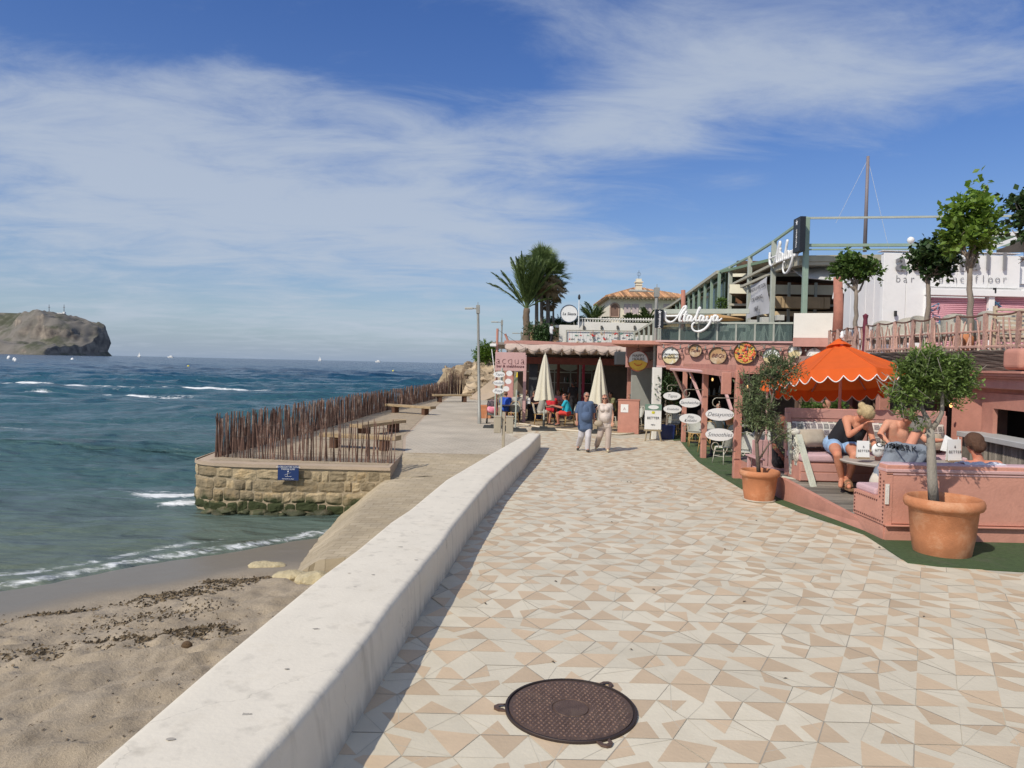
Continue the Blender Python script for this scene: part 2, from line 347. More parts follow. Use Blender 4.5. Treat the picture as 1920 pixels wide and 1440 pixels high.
# ---- sand beach
def mat_sand():
    m = bpy.data.materials.new('sand'); m.use_nodes = True; t = m.node_tree; N = t.nodes; K = t.links.new; b = N['Principled BSDF']
    g = N.new('ShaderNodeNewGeometry'); at = N.new('ShaderNodeAttribute'); at.attribute_name = 'tint'
    n0 = N.new('ShaderNodeTexNoise'); n0.inputs['Scale'].default_value = 1.6; n0.inputs['Detail'].default_value = 8; n0.inputs['Roughness'].default_value = .7; K(g.outputs['Position'], n0.inputs['Vector'])
    c0 = N.new('ShaderNodeValToRGB'); c0.color_ramp.elements[0].position = .3; c0.color_ramp.elements[0].color = (.29, .235, .165, 1); c0.color_ramp.elements[1].position = .7; c0.color_ramp.elements[1].color = (.44, .365, .265, 1); K(n0.outputs[0], c0.inputs[0])
    n1 = N.new('ShaderNodeTexNoise'); n1.inputs['Scale'].default_value = 160; n1.inputs['Detail'].default_value = 3; K(g.outputs['Position'], n1.inputs['Vector'])
    ml = N.new('ShaderNodeMix'); ml.data_type = 'RGBA'; ml.blend_type = 'OVERLAY'; ml.inputs[0].default_value = .5; K(c0.outputs[0], ml.inputs[6]); K(n1.outputs[0], ml.inputs[7])
    mw = N.new('ShaderNodeMix'); mw.data_type = 'RGBA'; K(at.outputs['Fac'], mw.inputs[0]); K(ml.outputs[2], mw.inputs[6]); mw.inputs[7].default_value = (.20, .175, .135, 1)
    K(mw.outputs[2], b.inputs['Base Color'])
    rr = N.new('ShaderNodeMapRange'); rr.inputs[3].default_value = .95; rr.inputs[4].default_value = .38; K(at.outputs['Fac'], rr.inputs[0]); K(rr.outputs[0], b.inputs['Roughness'])
    b.inputs['Specular IOR Level'].default_value = .3
    n2 = N.new('ShaderNodeTexNoise'); n2.inputs['Scale'].default_value = 22; n2.inputs['Detail'].default_value = 6; n2.inputs['Roughness'].default_value = .7; K(g.outputs['Position'], n2.inputs['Vector'])
    bs = N.new('ShaderNodeMapRange'); bs.inputs[3].default_value = .8; bs.inputs[4].default_value = .1; K(at.outputs['Fac'], bs.inputs[0])
    bu = N.new('ShaderNodeBump'); bu.inputs['Distance'].default_value = .03; K(bs.outputs[0], bu.inputs['Strength']); K(n2.outputs[0], bu.inputs['Height']); K(bu.outputs[0], b.inputs['Normal'])
    return m
def sand_z(x, y):
    ds = shore_y(x)-y       # metres inland
    z = SEA + .045 + .062*ds if ds > 0 else SEA + .045 + .16*ds
    if ds > 3: z = SEA+.045+.186+(ds-3)*.05
    k = smooth01(2.2, 4.5, ds)
    z += k*(.07*nz(x*1.7, y*1.7) + .06*nz(x*4.2, y*4.2, 2) + .035*nz(x*9, y*9, 5)) + .01*nz(x*2, y*5)
    return z
FEET = []
for _ in range(240):
    FEET.append((rnd.uniform(-9, -1.2), rnd.uniform(2.2, 8.5), rnd.uniform(.07, .14), rnd.uniform(.03, .06)))
mb = MB(); nx, ny = 230, 250; cell = {}
for q in FEET: cell.setdefault((int(q[0]//.5), int(q[1]//.5)), []).append(q)
ts = []
for j in range(ny):
    for i in range(nx):
        x = -13 + 12.6*(i/(nx-1)); y = -2 + 19.2*(j/(ny-1))**1.0
        z = sand_z(x, y)
        for a_ in (-1, 0, 1):
            for b_ in (-1, 0, 1):
                for fx, fy, r, d in cell.get((int(x//.5)+a_, int(y//.5)+b_), ()):
                    q = ((x-fx)**2+(y-fy)**2)/(r*r)
                    if q < 6: z += -d*exp(-q)+d*.5*exp(-(sqrt(q)-1.6)**2*3)
        mb.v.append(V((x, y, z))); ds = shore_y(x)-y
        ts.append(1-smooth01(1.7, 3.6, ds+.5*nz(x*.8, y*.8)))
mb.t = ts; mb.f = [(j*nx+i, j*nx+i+1, (j+1)*nx+i+1, (j+1)*nx+i) for j in range(ny-1) for i in range(nx-1)]; mb.m = [0]*len(mb.f)
tag(mb.build('sand_beach', mat_sand(), smooth=True, recenter=False), kind='structure')
# sea-weed and drift litter lying in wrack lines
wk = MB()
def wrack_px(p0, p1, n, spread, size):
    a, b_ = G(*p0, -1.0), G(*p1, -1.0)
    for _ in range(n):
        t_ = rnd.random(); c = a.lerp(b_, t_); w_ = .25*nz(t_*7, a.x)
        cl = nz(t_*9, a.y, 3)
        if cl < -.12 and rnd.random() < .8: continue
        x = c.x+rnd.gauss(0, spread*.7); y = c.y+w_+rnd.gauss(0, spread*.45)
        z = sand_z(x, y)+rnd.uniform(.0, .018); l = rnd.uniform(.4, 1.3)*size; an = rnd.gauss(.35, .8); w = l*rnd.uniform(.12, .35)
        dx, dy = cos(an)*l, sin(an)*l; nx_, ny_ = -sin(an)*w, cos(an)*w
        wk.add([(x-dx, y-dy, z), (x+nx_, y+ny_, z+rnd.uniform(.005, .03)), (x+dx, y+dy, z+rnd.uniform(0, .012)), (x-nx_, y-ny_, z)], [(0,1,2,3)], tint=rnd.random())
wrack_px((0, 1180), (480, 1104), 620, .10, .028)
wrack_px((380, 1108), (500, 1098), 300, .14, .03)
wrack_px((260, 1150), (420, 1120), 380, .13, .03)
wrack_px((0, 1270), (420, 1225), 1100, .2, .024)
wrack_px((200, 1245), (410, 1222), 700, .2, .024)
wrack_px((150, 1200), (400, 1165), 500, .3, .022)
for _ in range(1100):
    x, y = rnd.uniform(-9, -1.5), rnd.uniform(2.5, 9.5)
    if shore_y(x)-y < 2.4: continue
    z = sand_z(x, y)+.006; l = rnd.uniform(.006, .03); an = rnd.uniform(0, pi)
    wk.add([(x-l*cos(an), y-l*sin(an), z), (x+l*.4*sin(an), y-l*.4*cos(an), z+.012), (x+l*cos(an), y+l*sin(an), z), (x-l*.4*sin(an), y+l*.4*cos(an), z+.003)], [(0,1,2,3)], tint=rnd.random())
tag(wk.build('seaweed', M('seaweed', (.12, .09, .055), .8, .3, 8, tint=.8, spec=.3), recenter=False), 'dark dried seaweed and litter strewn along the wrack lines on the sand', 'seaweed', kind='stuff')
ball = MB(); c = G(350, 1257, -1.0); c.z = sand_z(c.x, c.y)+.035; ball.ell(c, (.06, .05, .05), 12)
ball.v = [v + V((nz(*(v*60)), nz(v.y*60, v.z*60), 0))*.006 for v in ball.v]
tag(ball.build('seaweed_ball', M('seaball', (.13, .08, .04), .95, .3, 60, bump=1, bscale=150), smooth=True), 'round brown ball of matted seaweed fibre lying on the sand by the white wall', 'seaweed ball')

# ---- ground under everything on land, promenade grout bed, tile surface
GRASS = M('carpet', (.075, .125, .045), .95, .25, 14, bump=.9, bscale=260, col2=(.10, .13, .065), c2scale=2)
earth = M('earth', (.34, .30, .23), .95, .2, .8, bump=.5, bscale=14)
mb = MB()
mb.slab([(-.5, 3.2, -.03), (400, 3.2, -.03), (400, 19.7, -.03), (-.5, 19.7, -.03)], 2.6)
mb.slab([(-.45, 19.7, -.03), (400, 19.7, -.03), (400, 400, -.03), (-2.2, 400, -.03), (-2.2, 19.75, -.03)], 2.6)
mb.slab([(-.9, -30, -.03), (400, -30, -.03), (400, 3.2, -.03), (-.9, 3.2, -.03)], 2.6)
tag(mb.build('ground', earth, recenter=False), kind='structure')

creamT = M('tile_cream', (.625, .565, .435), .55, .06, 3, bump=.15, bscale=30, col2=(.575, .515, .39), c2scale=.9, tint=.07, spec=.35)
tanT = M('tile_tan', (.55, .425, .285), .55, .08, 3, bump=.15, bscale=30, tint=.10, spec=.35)
groutT = M('grout', (.50, .46, .37), .9, .2, 3)
grooveT = M('groove', (.34, .30, .24), .95, .2, 3)
# wall line (used by the tiles too)
WB = [G(620, 1440), G(767, 1192), G(800, 1133), G(842, 1072), G(872, 1022), G(911, 967), G(972, 897), G(1017, 837)]
def interp(tab, y):
    if y <= tab[0].y:
        a, b = tab[0], tab[1]
    elif y >= tab[-1].y: a, b = tab[-2], tab[-1]
    else:
        for a, b in zip(tab, tab[1:]):
            if a.y <= y <= b.y: break
    t_ = (y-a.y)/(b.y-a.y); return a.x+(b.x-a.x)*t_
CE = [(1275, 826), (1290, 846), (1310, 867), (1350, 893), (1390, 917), (1450, 941), (1500, 961), (1560, 982), (1620, 1003), (1662, 1030), (1702, 1056), (1760, 1063), (1920, 1073), (2100, 1083), (2500, 1100)]
CE = [G(a, b) for a, b in CE]
def carpet_x(y):   # left limit of the green carpet
    pts = sorted(CE[:11], key=lambda p: p.y)
    return interp(pts, y)
def on_tiles(x, y):
    if y < 22.0 and x < interp(WB, y)-.12: return False
    if y > 21.4:
        t__ = (y-21.4)
        if x < (.78-t__*.18 if t__ < 3.1 else (.2-(t__-3.1)*.28 if t__ < 4.6 else -.25-(t__-4.6)*.0097)): return False
    if y > 24.3: return x < 9.5 if y < 25.2 else x < 3.9+.0*y
    if y < CE[10].y: # in front of the carpet's near edge
        seg = CE[10:]
        return x < 11 and y < (seg[0].y + (x-seg[0].x)*(seg[2].y-seg[0].y)/(seg[2].x-seg[0].x)) + .05 if x > seg[0].x else True
    return x < carpet_x(y)+.04
tile = MB(); grv = MB(); HS = .325; HH = HS*sqrt(3)/2; lit = MB()
def inset(poly, d):
    c = sum(poly, V((0,0,0)))/len(poly); return [p + (c-p).normalized()*d for p in poly]
def strip(m_, a, b, w, z):
    d = (b-a).normalized(); n_ = V((-d.y, d.x, 0))*w; u = V((0, 0, z)); m_.add([a-n_+u, b-n_+u, b+n_+u, a+n_+u], [(0,1,2,3)])
for ci in range(int(-7/(1.5*HS)), int(12/(1.5*HS))):
    for cj in range(int(2.4/(2*HH)), int(62/(2*HH))):
        rr = random.Random(ci*7919+cj*104729); c = V((ci*1.5*HS, cj*2*HH+(HH if ci % 2 else 0), 0))
        if not on_tiles(c.x, c.y): continue
        r0_ = rr.randint(0, 5); mir = rr.random() < .5
        v = [c+V((HS*cos(pi/3*k), HS*sin(pi/3*k), 0)) for k in range(6)]; tile.add(inset(v, .0022), [(0,1,2,3,4,5)], 0, rr.random())
        w = [v[(r0_+(k if not mir else -k)) % 6] for k in range(6)]; ins = [c+(q-c)*.985 for q in w]
        lp = lambda a_, b_, t_: a_.lerp(b_, t_)
        p = c+(w[4]-c)*.10; tans = [[ins[0], ins[1], lp(c, w[3], rr.choice((.0, .12, .2)))]]; ty = rr.random()
        if ty < .55: tans += [[ins[3], lp(ins[3], ins[4], .72), lp(c, w[4], .18), lp(c, w[3], .25)], [ins[4], ins[5], lp(c, lp(w[4], w[5], .5), .52)]]
        elif ty < .8: tans += [[ins[2], ins[3], lp(c, w[2], .34)], [ins[5], lp(ins[5], ins[4], .62), lp(c, w[5], .30)]]
        else: tans += [[ins[3], ins[4], lp(c, w[4], .28), lp(c, w[3], .42)]]
        for tn_ in tans:
            m_ = [q+V((0, 0, .0012)) for q in tn_]
            if (m_[1]-m_[0]).cross(m_[2]-m_[1]).z < 0: m_ = m_[::-1]
            tile.add(m_, [tuple(range(len(m_)))], 1, rr.random())
        if c.y < 22:
            for a_, b_ in ((tans[0][2], w[4] if ty > .5 else w[2]), (tans[0][0], lp(w[5], w[4], .5))): strip(lit, a_, b_, .0022, .0016)
        if c.y < 34:
            for k in range(3):
                if rr.random() < .42: strip(grv, v[k], v[k+1], .0036, 0)
grv.v = [v + V((0,0,.0022)) for v in grv.v]
tag(tile.build('promenade_paving', [creamT, tanT], recenter=False), kind='structure')
tag(grv.build('paving_joints', grooveT, recenter=False), kind='structure'); tag(lit.build('paving_inlay_lines', groutT, recenter=False), kind='structure')
bedl = [(interp(WB, 3+k*.5)-.05, 3+k*.5, -.006) for k in range(38, -1, -1)]
mb = MB(); mb.slab([(-1.9, 1.5, -.006), (12, 2.5, -.006), (12, 62, -.006), (-.62, 62, -.006), (-.25, 26, -.006), (.2, 24.5, -.006), (.75, 21.5, -.006)]+[p for p in bedl if p[1] < 21.4], .02)
tag(mb.build('promenade_bed', groutT, recenter=False), kind='structure')
# small dark leaves and litter on the paving
mb = MB()
for _ in range(26):
    x, y = rnd.uniform(-.6, 6.5), rnd.uniform(3.6, 17)
    if not on_tiles(x, y) or x < interp(WB, y)+.1: continue
    l = rnd.uniform(.012, .032); an = rnd.uniform(0, pi)
    mb.add([(x-l*cos(an), y-l*sin(an), .006), (x+l*.35*sin(an), y-l*.35*cos(an), .018), (x+l*cos(an), y+l*sin(an), .008), (x-l*.35*sin(an), y+l*.35*cos(an), .012)], [(0,1,2,3)], tint=rnd.random())
tag(mb.build('fallen_leaves', M('dead_leaf', (.10, .075, .045), .9, .3, 8, tint=.4)), 'scattered small dry leaves and litter on the promenade paving', 'leaves', kind='stuff')

# green carpet strip
cp = [p+V((0,0,.012)) for p in CE] + [V((11.5, 9.5, .012)), V((11.5, 29, .012)), V((5.7, 29, .012)), V((5.6, 24.6, .012))]
mb = MB(); mb.slab([(p.x, p.y, .012) for p in cp][::-1] if False else [(p.x, p.y, .012) for p in cp], .014)
tag(mb.build('green_carpet', GRASS, recenter=False), kind='structure')

# plaza left of the wall end: small sandy pavers
def mat_brick(name, c1, c2, mort, sc, bw=.5, rh=.25, rot=0.0, rough=.8, ms=.02):
    m = bpy.data.materials.new(name); m.use_nodes = True; t = m.node_tree; N = t.nodes; K = t.links.new; b = N['Principled BSDF']
    g = N.new('ShaderNodeNewGeometry'); mp = N.new('ShaderNodeMapping'); mp.inputs['Rotation'].default_value = (0, 0, rot); K(g.outputs['Position'], mp.inputs[0])
    nd = N.new('ShaderNodeTexNoise'); nd.inputs['Scale'].default_value = 1.2; K(g.outputs['Position'], nd.inputs['Vector'])
    va = N.new('ShaderNodeVectorMath'); va.operation = 'MULTIPLY_ADD'; va.inputs[1].default_value = (.15, .15, 0); K(nd.outputs[1], va.inputs[0]); K(mp.outputs[0], va.inputs[2])
    br = N.new('ShaderNodeTexBrick'); br.inputs['Scale'].default_value = sc; br.inputs['Color1'].default_value = c1+(1,); br.inputs['Color2'].default_value = c2+(1,); br.inputs['Mortar'].default_value = mort+(1,)
    br.inputs['Mortar Size'].default_value = ms; br.inputs['Brick Width'].default_value = bw; br.inputs['Row Height'].default_value = rh; br.inputs['Mortar Smooth'].default_value = .3; K(va.outputs[0], br.inputs['Vector'])
    no = N.new('ShaderNodeTexNoise'); no.inputs['Scale'].default_value = .5; no.inputs['Detail'].default_value = 8; K(g.outputs['Position'], no.inputs['Vector'])
    r2 = N.new('ShaderNodeMapRange'); r2.inputs[1].default_value = .3; r2.inputs[2].default_value = .7; r2.inputs[3].default_value = .82; r2.inputs[4].default_value = 1.12; K(no.outputs[0], r2.inputs[0])
    gc = N.new('ShaderNodeCombineColor'); [K(r2.outputs[0], gc.inputs[i]) for i in range(3)]
    mx = N.new('ShaderNodeMix'); mx.data_type = 'RGBA'; mx.blend_type = 'MULTIPLY'; mx.inputs[0].default_value = 1; K(br.outputs[0], mx.inputs[6]); K(gc.outputs[0], mx.inputs[7]); K(mx.outputs[2], b.inputs['Base Color'])
    b.inputs['Roughness'].default_value = rough; b.inputs['Specular IOR Level'].default_value = .25
    nb = N.new('ShaderNodeTexNoise'); nb.inputs['Scale'].default_value = 18; nb.inputs['Detail'].default_value = 5; K(g.outputs['Position'], nb.inputs['Vector'])
    b1 = N.new('ShaderNodeBump'); b1.inputs['Strength'].default_value = .5; b1.inputs['Distance'].default_value = .02; b1.invert = True; K(br.outputs['Fac'], b1.inputs['Height'])
    b2 = N.new('ShaderNodeBump'); b2.inputs['Strength'].default_value = .4; b2.inputs['Distance'].default_value = .015; K(nb.outputs[0], b2.inputs['Height']); K(b1.outputs[0], b2.inputs['Normal']); K(b2.outputs[0], b.inputs['Normal'])
    return m
plazaM = mat_brick('plaza_pavers', (.50, .44, .345), (.55, .49, .39), (.38, .33, .26), 1.6, rot=.35, ms=.025)
rampM = mat_brick('ramp_stone', (.39, .32, .215), (.46, .385, .27), (.29, .235, .155), 2.3, .7, .32, rot=.12, ms=.015)
PCL = [G(375, 858), G(371, 868), G(380, 874), G(470, 879), G(560, 883), G(700, 886), G(743, 884)]   # seaward rim of the pier
p_ne = G(835, 722); 
rim = [V((-7.66, 17.55, 0)), V((-7.1, 17.12, 0)), V((-5.5, 17.0, 0)), V((-2.85, 17.0, 0)), V((-2.95, 19.75, 0)), V((.35, 19.75, 0)), V((.8, 21.6, 0)), V((-.2, 60, 0)), V((-.2, 90, 0)), V((-6.6, 90, 0)), V((-5.8, 56, 0)), V((-7.8, 19.0, 0))]
gravelM = M('gravel', (.42, .34, .235), .95, .25, 3, bump=1, bscale=50, col2=(.30, .235, .16), c2scale=26, c2lo=.5, c2hi=.6)
concM = M('concrete_rim', (.46, .36, .26), .9, .15, 3, bump=.5, bscale=30, col2=(.38, .30, .22), c2scale=1.5)
mb = MB(); mb.prism([(p.x, p.y) for p in rim], -2.2, -.002, 0)
pier = mb.build('pier', concM, recenter=False); tag(pier, kind='structure')
mb = MB(); mb.slab([(-7.35, 17.5, .006), (-2.95, 17.3, .006), (-2.95, 19.6, .006), (-3.6, 24, .006), (-4.2, 36, .006), (-4.6, 50, .006), (-5.5, 56, .006)], .004)
tag(mb.build('gravel_bed', gravelM, recenter=False), kind='structure')
mb = MB(); mb.slab([(-2.9, 19.76, .008), (.38, 19.76, .008), (.75, 21.4, .008), (.2, 24.5, .008), (-.25, 26, .008), (-.6, 62, .008), (-5.3, 62, .008), (-4.5, 50, .008), (-4.1, 36, .008), (-3.5, 24, .008)], .006)
tag(mb.build('plaza_paving', plazaM, recenter=False), kind='structure')
# stone ramp falling to the beach
def ramp_z(x, y):
    b_ = (.03 if y > 17 else .06)*(y-19.75)+(.03*2.75 if y <= 17 else 0)
    k = -2.97
    a_ = (.60+.16*smooth01(11, 17, y))*min(0, x-k) ; a2 = .13*min(0, x+.3)
    s = smooth01(19.75, 17.6, y)
    return b_*1.0 + (a_*smooth01(0, .001, 1))*s + a2*s*.6
mb = MB()
def rfn(u, v):
    y = 19.75 - v*8.5
    xl = -2.95 if y > 17.05 else (-4.42 + (17.05-y)*.11)
    if 17.0 < y <= 17.6: xl = -2.9
    x = xl + (0.4-xl)*u if y > 17.05 else xl + (-.2-xl)*u
    z = ramp_z(x, y) + .022*nz(x*3, y*3)+.012*nz(x*9, y*9, 2)
    return V((x + (.05*nz(y*3, 7) if u == 0 else 0), y, z))
mb.grid(50, 90, rfn)
n_ = len(mb.v)
# skirt below the seaward edge of the ramp
for j in range(90):
    p = mb.v[j*50]; mb.v.append(V((p.x-.05+.05*nz(p.y*4, 3), p.y, -1.7))); mb.t.append(.5)
for j in range(89): mb.f.append((j*50, (j+1)*50, n_+j+1, n_+j)); mb.m.append(0)
n2_ = len(mb.v)
for i in range(50):
    p = mb.v[89*50+i]; mb.v.append(V((p.x, p.y-.12, -1.8))); mb.t.append(.5)
for i in range(49): mb.f.append((89*50+i, 89*50+i+1, n2_+i+1, n2_+i)); mb.m.append(0)
tag(mb.build('stone_ramp', rampM, smooth=True, sangle=50, recenter=False), kind='structure')
# ================================================================ WHITE SEAT WALL
plaster = M('white_plaster', (.69, .635, .525), .9, .05, 2.6, bump=.12, bscale=30, col2=(.61, .55, .44), c2scale=3.2, c2lo=.56, c2hi=.82)
HW = .46
TL = [(165, 1440), (400, 1240), (600, 1078), (669, 1028), (730, 978), (767, 954), (835, 898.6), (914, 853), (988, 812.5)]
TR = [(492, 1424), (557, 1354), (640, 1256), (694, 1189), (733, 1133), (778, 1078), (825, 1022), (851, 983), (894, 930), (919, 900), (953, 869), (1019, 813)]
TLw = [G(a, b, HW) for a, b in TL]; TRw = [G(a, b, HW) for a, b in TR]
mb = MB(); ny = 520; yend = 21.45
# end section
prof_n = 0
def wall_sec(y):
    xl = interp(TLw, y); xr = interp(TRw, y); xb = interp(WB, y)
    if y < 3.2: # straight on past the camera
        s = (3.2-y); xl = interp(TLw, 3.2)-.33*s*.6; xr = interp(TRw, 3.2)-.16*s*.6; xb = interp(WB, 3.2) - .10*s*.6
    xr = min(xr, xb-.01); xl = min(xl, xr-.42)
    w = nz(y*1.7, 3)*.012; e = .010*nz(y*5, 9)+.007*nz(y*14, 4)-.016*max(0, nz(y*26, 6))*smooth01(-.1, .35, nz(y*.9, 2)+.15)
    pts = [(xl-.10, -1.9), (xl-.03, -.3), (xl-.005, HW-.14)]
    for k in range(6):
        a = pi - k*(pi/2)/5; pts.append((xl+.07+.075*cos(a), HW-.07+.07*sin(a)))
    for k in range(1, 10): pts.append((xl+.07+(xr-.07-xl-.07)*k/10, HW+.006*sin(pi*k/10)+.006*nz(y*1.2, k*.4)))
    for k in range(7):
        a = pi/2 - k*(pi/2)/6; pts.append((xr-.055+(.06+e)*cos(a)+.0, HW-.06+(.06+e*.6)*sin(a)))
    for k in range(1, 8):
        t_ = k/7; pts.append((xr+.01+e*(1-t_)+(xb-xr-.01)*t_+w*(1-t_), (HW-.065)*(1-t_)))
    pts.append((xb+.0, -.4))
    return pts
ys = [-1.5+ (yend+1.5)*(k/(ny-1)) for k in range(ny)]
for y in ys:
    s = wall_sec(y)
    if y > yend-.12:
        q = (y-(yend-.12))/.12; sh = 1-sqrt(max(0, 1-q*q)); cxm = (s[3][0]+s[-3][0])/2
        s = [(cxm+(a-cxm)*(1-.12*sh), b-(.05*sh if b > .2 else 0)) for a, b in s]
    for a, b in s: mb.v.append(V((a, y, b))); mb.t.append(.5)
k = len(s)
for j in range(ny-1):
    for i in range(k-1): mb.f.append((j*k+i, j*k+i+1, (j+1)*k+i+1, (j+1)*k+i)); mb.m.append(0)
mb.f.append(tuple(range((ny-1)*k, ny*k))); mb.m.append(0); mb.f.append(tuple(range(k-1, -1, -1))); mb.m.append(0)
def cracks(m):
    t = m.node_tree; N = t.nodes; K = t.links.new; b = N['Principled BSDF']; src = b.inputs['Base Color'].links[0].from_socket; g = N.new('ShaderNodeNewGeometry')
    nd = N.new('ShaderNodeTexNoise'); nd.inputs['Scale'].default_value = 5; nd.inputs['Detail'].default_value = 6; K(g.outputs['Position'], nd.inputs['Vector'])
    va = N.new('ShaderNodeVectorMath'); va.operation = 'MULTIPLY_ADD'; va.inputs[1].default_value = (.35, .35, .35); K(nd.outputs[1], va.inputs[0]); K(g.outputs['Position'], va.inputs[2])
    vo = N.new('ShaderNodeTexVoronoi'); vo.feature = 'DISTANCE_TO_EDGE'; vo.inputs['Scale'].default_value = .55; K(va.outputs[0], vo.inputs['Vector'])
    r = N.new('ShaderNodeMapRange'); r.inputs[1].default_value = .0; r.inputs[2].default_value = .003; r.inputs[3].default_value = .80; r.inputs[4].default_value = 1; K(vo.outputs['Distance'], r.inputs[0])
    mp = N.new('ShaderNodeMapping'); mp.inputs['Scale'].default_value = (5, 5, .6); K(g.outputs['Position'], mp.inputs[0]); n3 = N.new('ShaderNodeTexNoise'); n3.inputs['Scale'].default_value = 1.5; n3.inputs['Detail'].default_value = 7; K(mp.outputs[0], n3.inputs['Vector'])
    sp = N.new('ShaderNodeSeparateXYZ'); K(g.outputs['Position'], sp.inputs[0]); rz = N.new('ShaderNodeMapRange'); rz.inputs[1].default_value = .0; rz.inputs[2].default_value = .16; rz.inputs[3].default_value = .30; rz.inputs[4].default_value = 0; K(sp.outputs[2], rz.inputs[0])
    ad = N.new('ShaderNodeMath'); K(n3.outputs[0], ad.inputs[0]); K(rz.outputs[0], ad.inputs[1]); r2 = N.new('ShaderNodeMapRange'); r2.inputs[1].default_value = .56; r2.inputs[2].default_value = .80; r2.inputs[3].default_value = 1; r2.inputs[4].default_value = .74; K(ad.outputs[0], r2.inputs[0])
    mu = N.new('ShaderNodeMath'); mu.operation = 'MULTIPLY'; K(r.outputs[0], mu.inputs[0]); K(r2.outputs[0], mu.inputs[1]); gc = N.new('ShaderNodeCombineColor'); [K(mu.outputs[0], gc.inputs[i]) for i in range(3)]
    x = N.new('ShaderNodeMix'); x.data_type = 'RGBA'; x.blend_type = 'MULTIPLY'; x.inputs[0].default_value = 1; K(src, x.inputs[6]); K(gc.outputs[0], x.inputs[7]); K(x.outputs[2], b.inputs['Base Color'])
cracks(plaster)
ww = thing('seat_wall', 'long low white plastered seat wall curving along the promenade above the beach', 'wall', (0, 10, 0))
mb.build('wall_body', plaster, ww, world=True, smooth=True, sangle=40)
mb = MB()    # chipped patches and droppings on its top
for px, py, s in ((545, 1026, .03), (238, 1101, .022), (1448-0, 0, 0), (593, 1180, .028), (458, 1340, .03), (320, 1387, .028), (495, 1392, .03), (538, 1255, .018), (470, 1340, .012), (742, 975, .02), (848, 944, .014), (700, 1078, .018), (780, 1050, .02), (655, 1075, .02), (890, 880, .02)):
    if not s: continue
    if py < 1110 and px < 560: px, py = px*460/1656+600, py
    c = G(px, py, HW+.004)
    xl, xr = interp(TLw, c.y)+.08, interp(TRw, c.y)-.09
    if not (xl < c.x < xr): continue
    a0 = rnd.uniform(0, pi); n = 9
    mb.add([c+V((cos(2*pi*i/n)*s*rnd.uniform(.6, 1.3), sin(2*pi*i/n)*s*.55*rnd.uniform(.6, 1.3), .004)) for i in range(n)], [tuple(range(n))], tint=rnd.random())
mb.build('stain', M('stain', (.36, .33, .28), .9, .2, 20, tint=.3), ww, world=True)

# ================================================================ PIER STONE FACE
def mat_pier():
    m = M('pier_stone', (.31, .245, .15), .92, .35, 9, bump=1, bscale=22, tint=.38, col2=(.37, .27, .145), c2scale=2.2)
    t = m.node_tree; N = t.nodes; K = t.links.new; b = N['Principled BSDF']; src = b.inputs['Base Color'].links[0].from_socket
    g = N.new('ShaderNodeNewGeometry'); sp = N.new('ShaderNodeSeparateXYZ'); K(g.outputs['Position'], sp.inputs[0])
    no = N.new('ShaderNodeTexNoise'); no.inputs['Scale'].default_value = 3.5; no.inputs['Detail'].default_value = 6; K(g.outputs['Position'], no.inputs['Vector'])
    ma = N.new('ShaderNodeMath'); ma.operation = 'MULTIPLY_ADD'; ma.inputs[1].default_value = .55; K(no.outputs[0], ma.inputs[0]); K(sp.outputs[2], ma.inputs[2])
    r = N.new('ShaderNodeMapRange'); r.inputs[1].default_value = -.62; r.inputs[2].default_value = -.46; r.inputs[3].default_value = 1; r.inputs[4].default_value = 0; K(ma.outputs[0], r.inputs[0])
    x = N.new('ShaderNodeMix'); x.data_type = 'RGBA'; K(r.outputs[0], x.inputs[0]); K(src, x.inputs[6]); x.inputs[7].default_value = (.035, .045, .013, 1); K(x.outputs[2], b.inputs['Base Color'])
    return m
face = [V((-7.2, 28, 0)), V((-7.82, 19.0, 0)), V((-7.74, 17.75, 0)), V((-7.58, 17.38, 0)), V((-7.15, 17.10, 0)), V((-6.4, 16.97, 0)), V((-2.82, 16.93, 0))]
cum = [0]
for a, b in zip(face, face[1:]): cum.append(cum[-1]+(b-a).length)
def onface(s):
    s = max(0, min(cum[-1]-1e-4, s))
    for i in range(len(face)-1):
        if cum[i] <= s <= cum[i+1]:
            t_ = (s-cum[i])/(cum[i+1]-cum[i]); d = (face[i+1]-face[i]).normalized(); return face[i].lerp(face[i+1], t_), V((d.y, -d.x, 0))
mb = MB(); rows = [-.10, -.36, -.62, -.90, -1.16, -1.5]
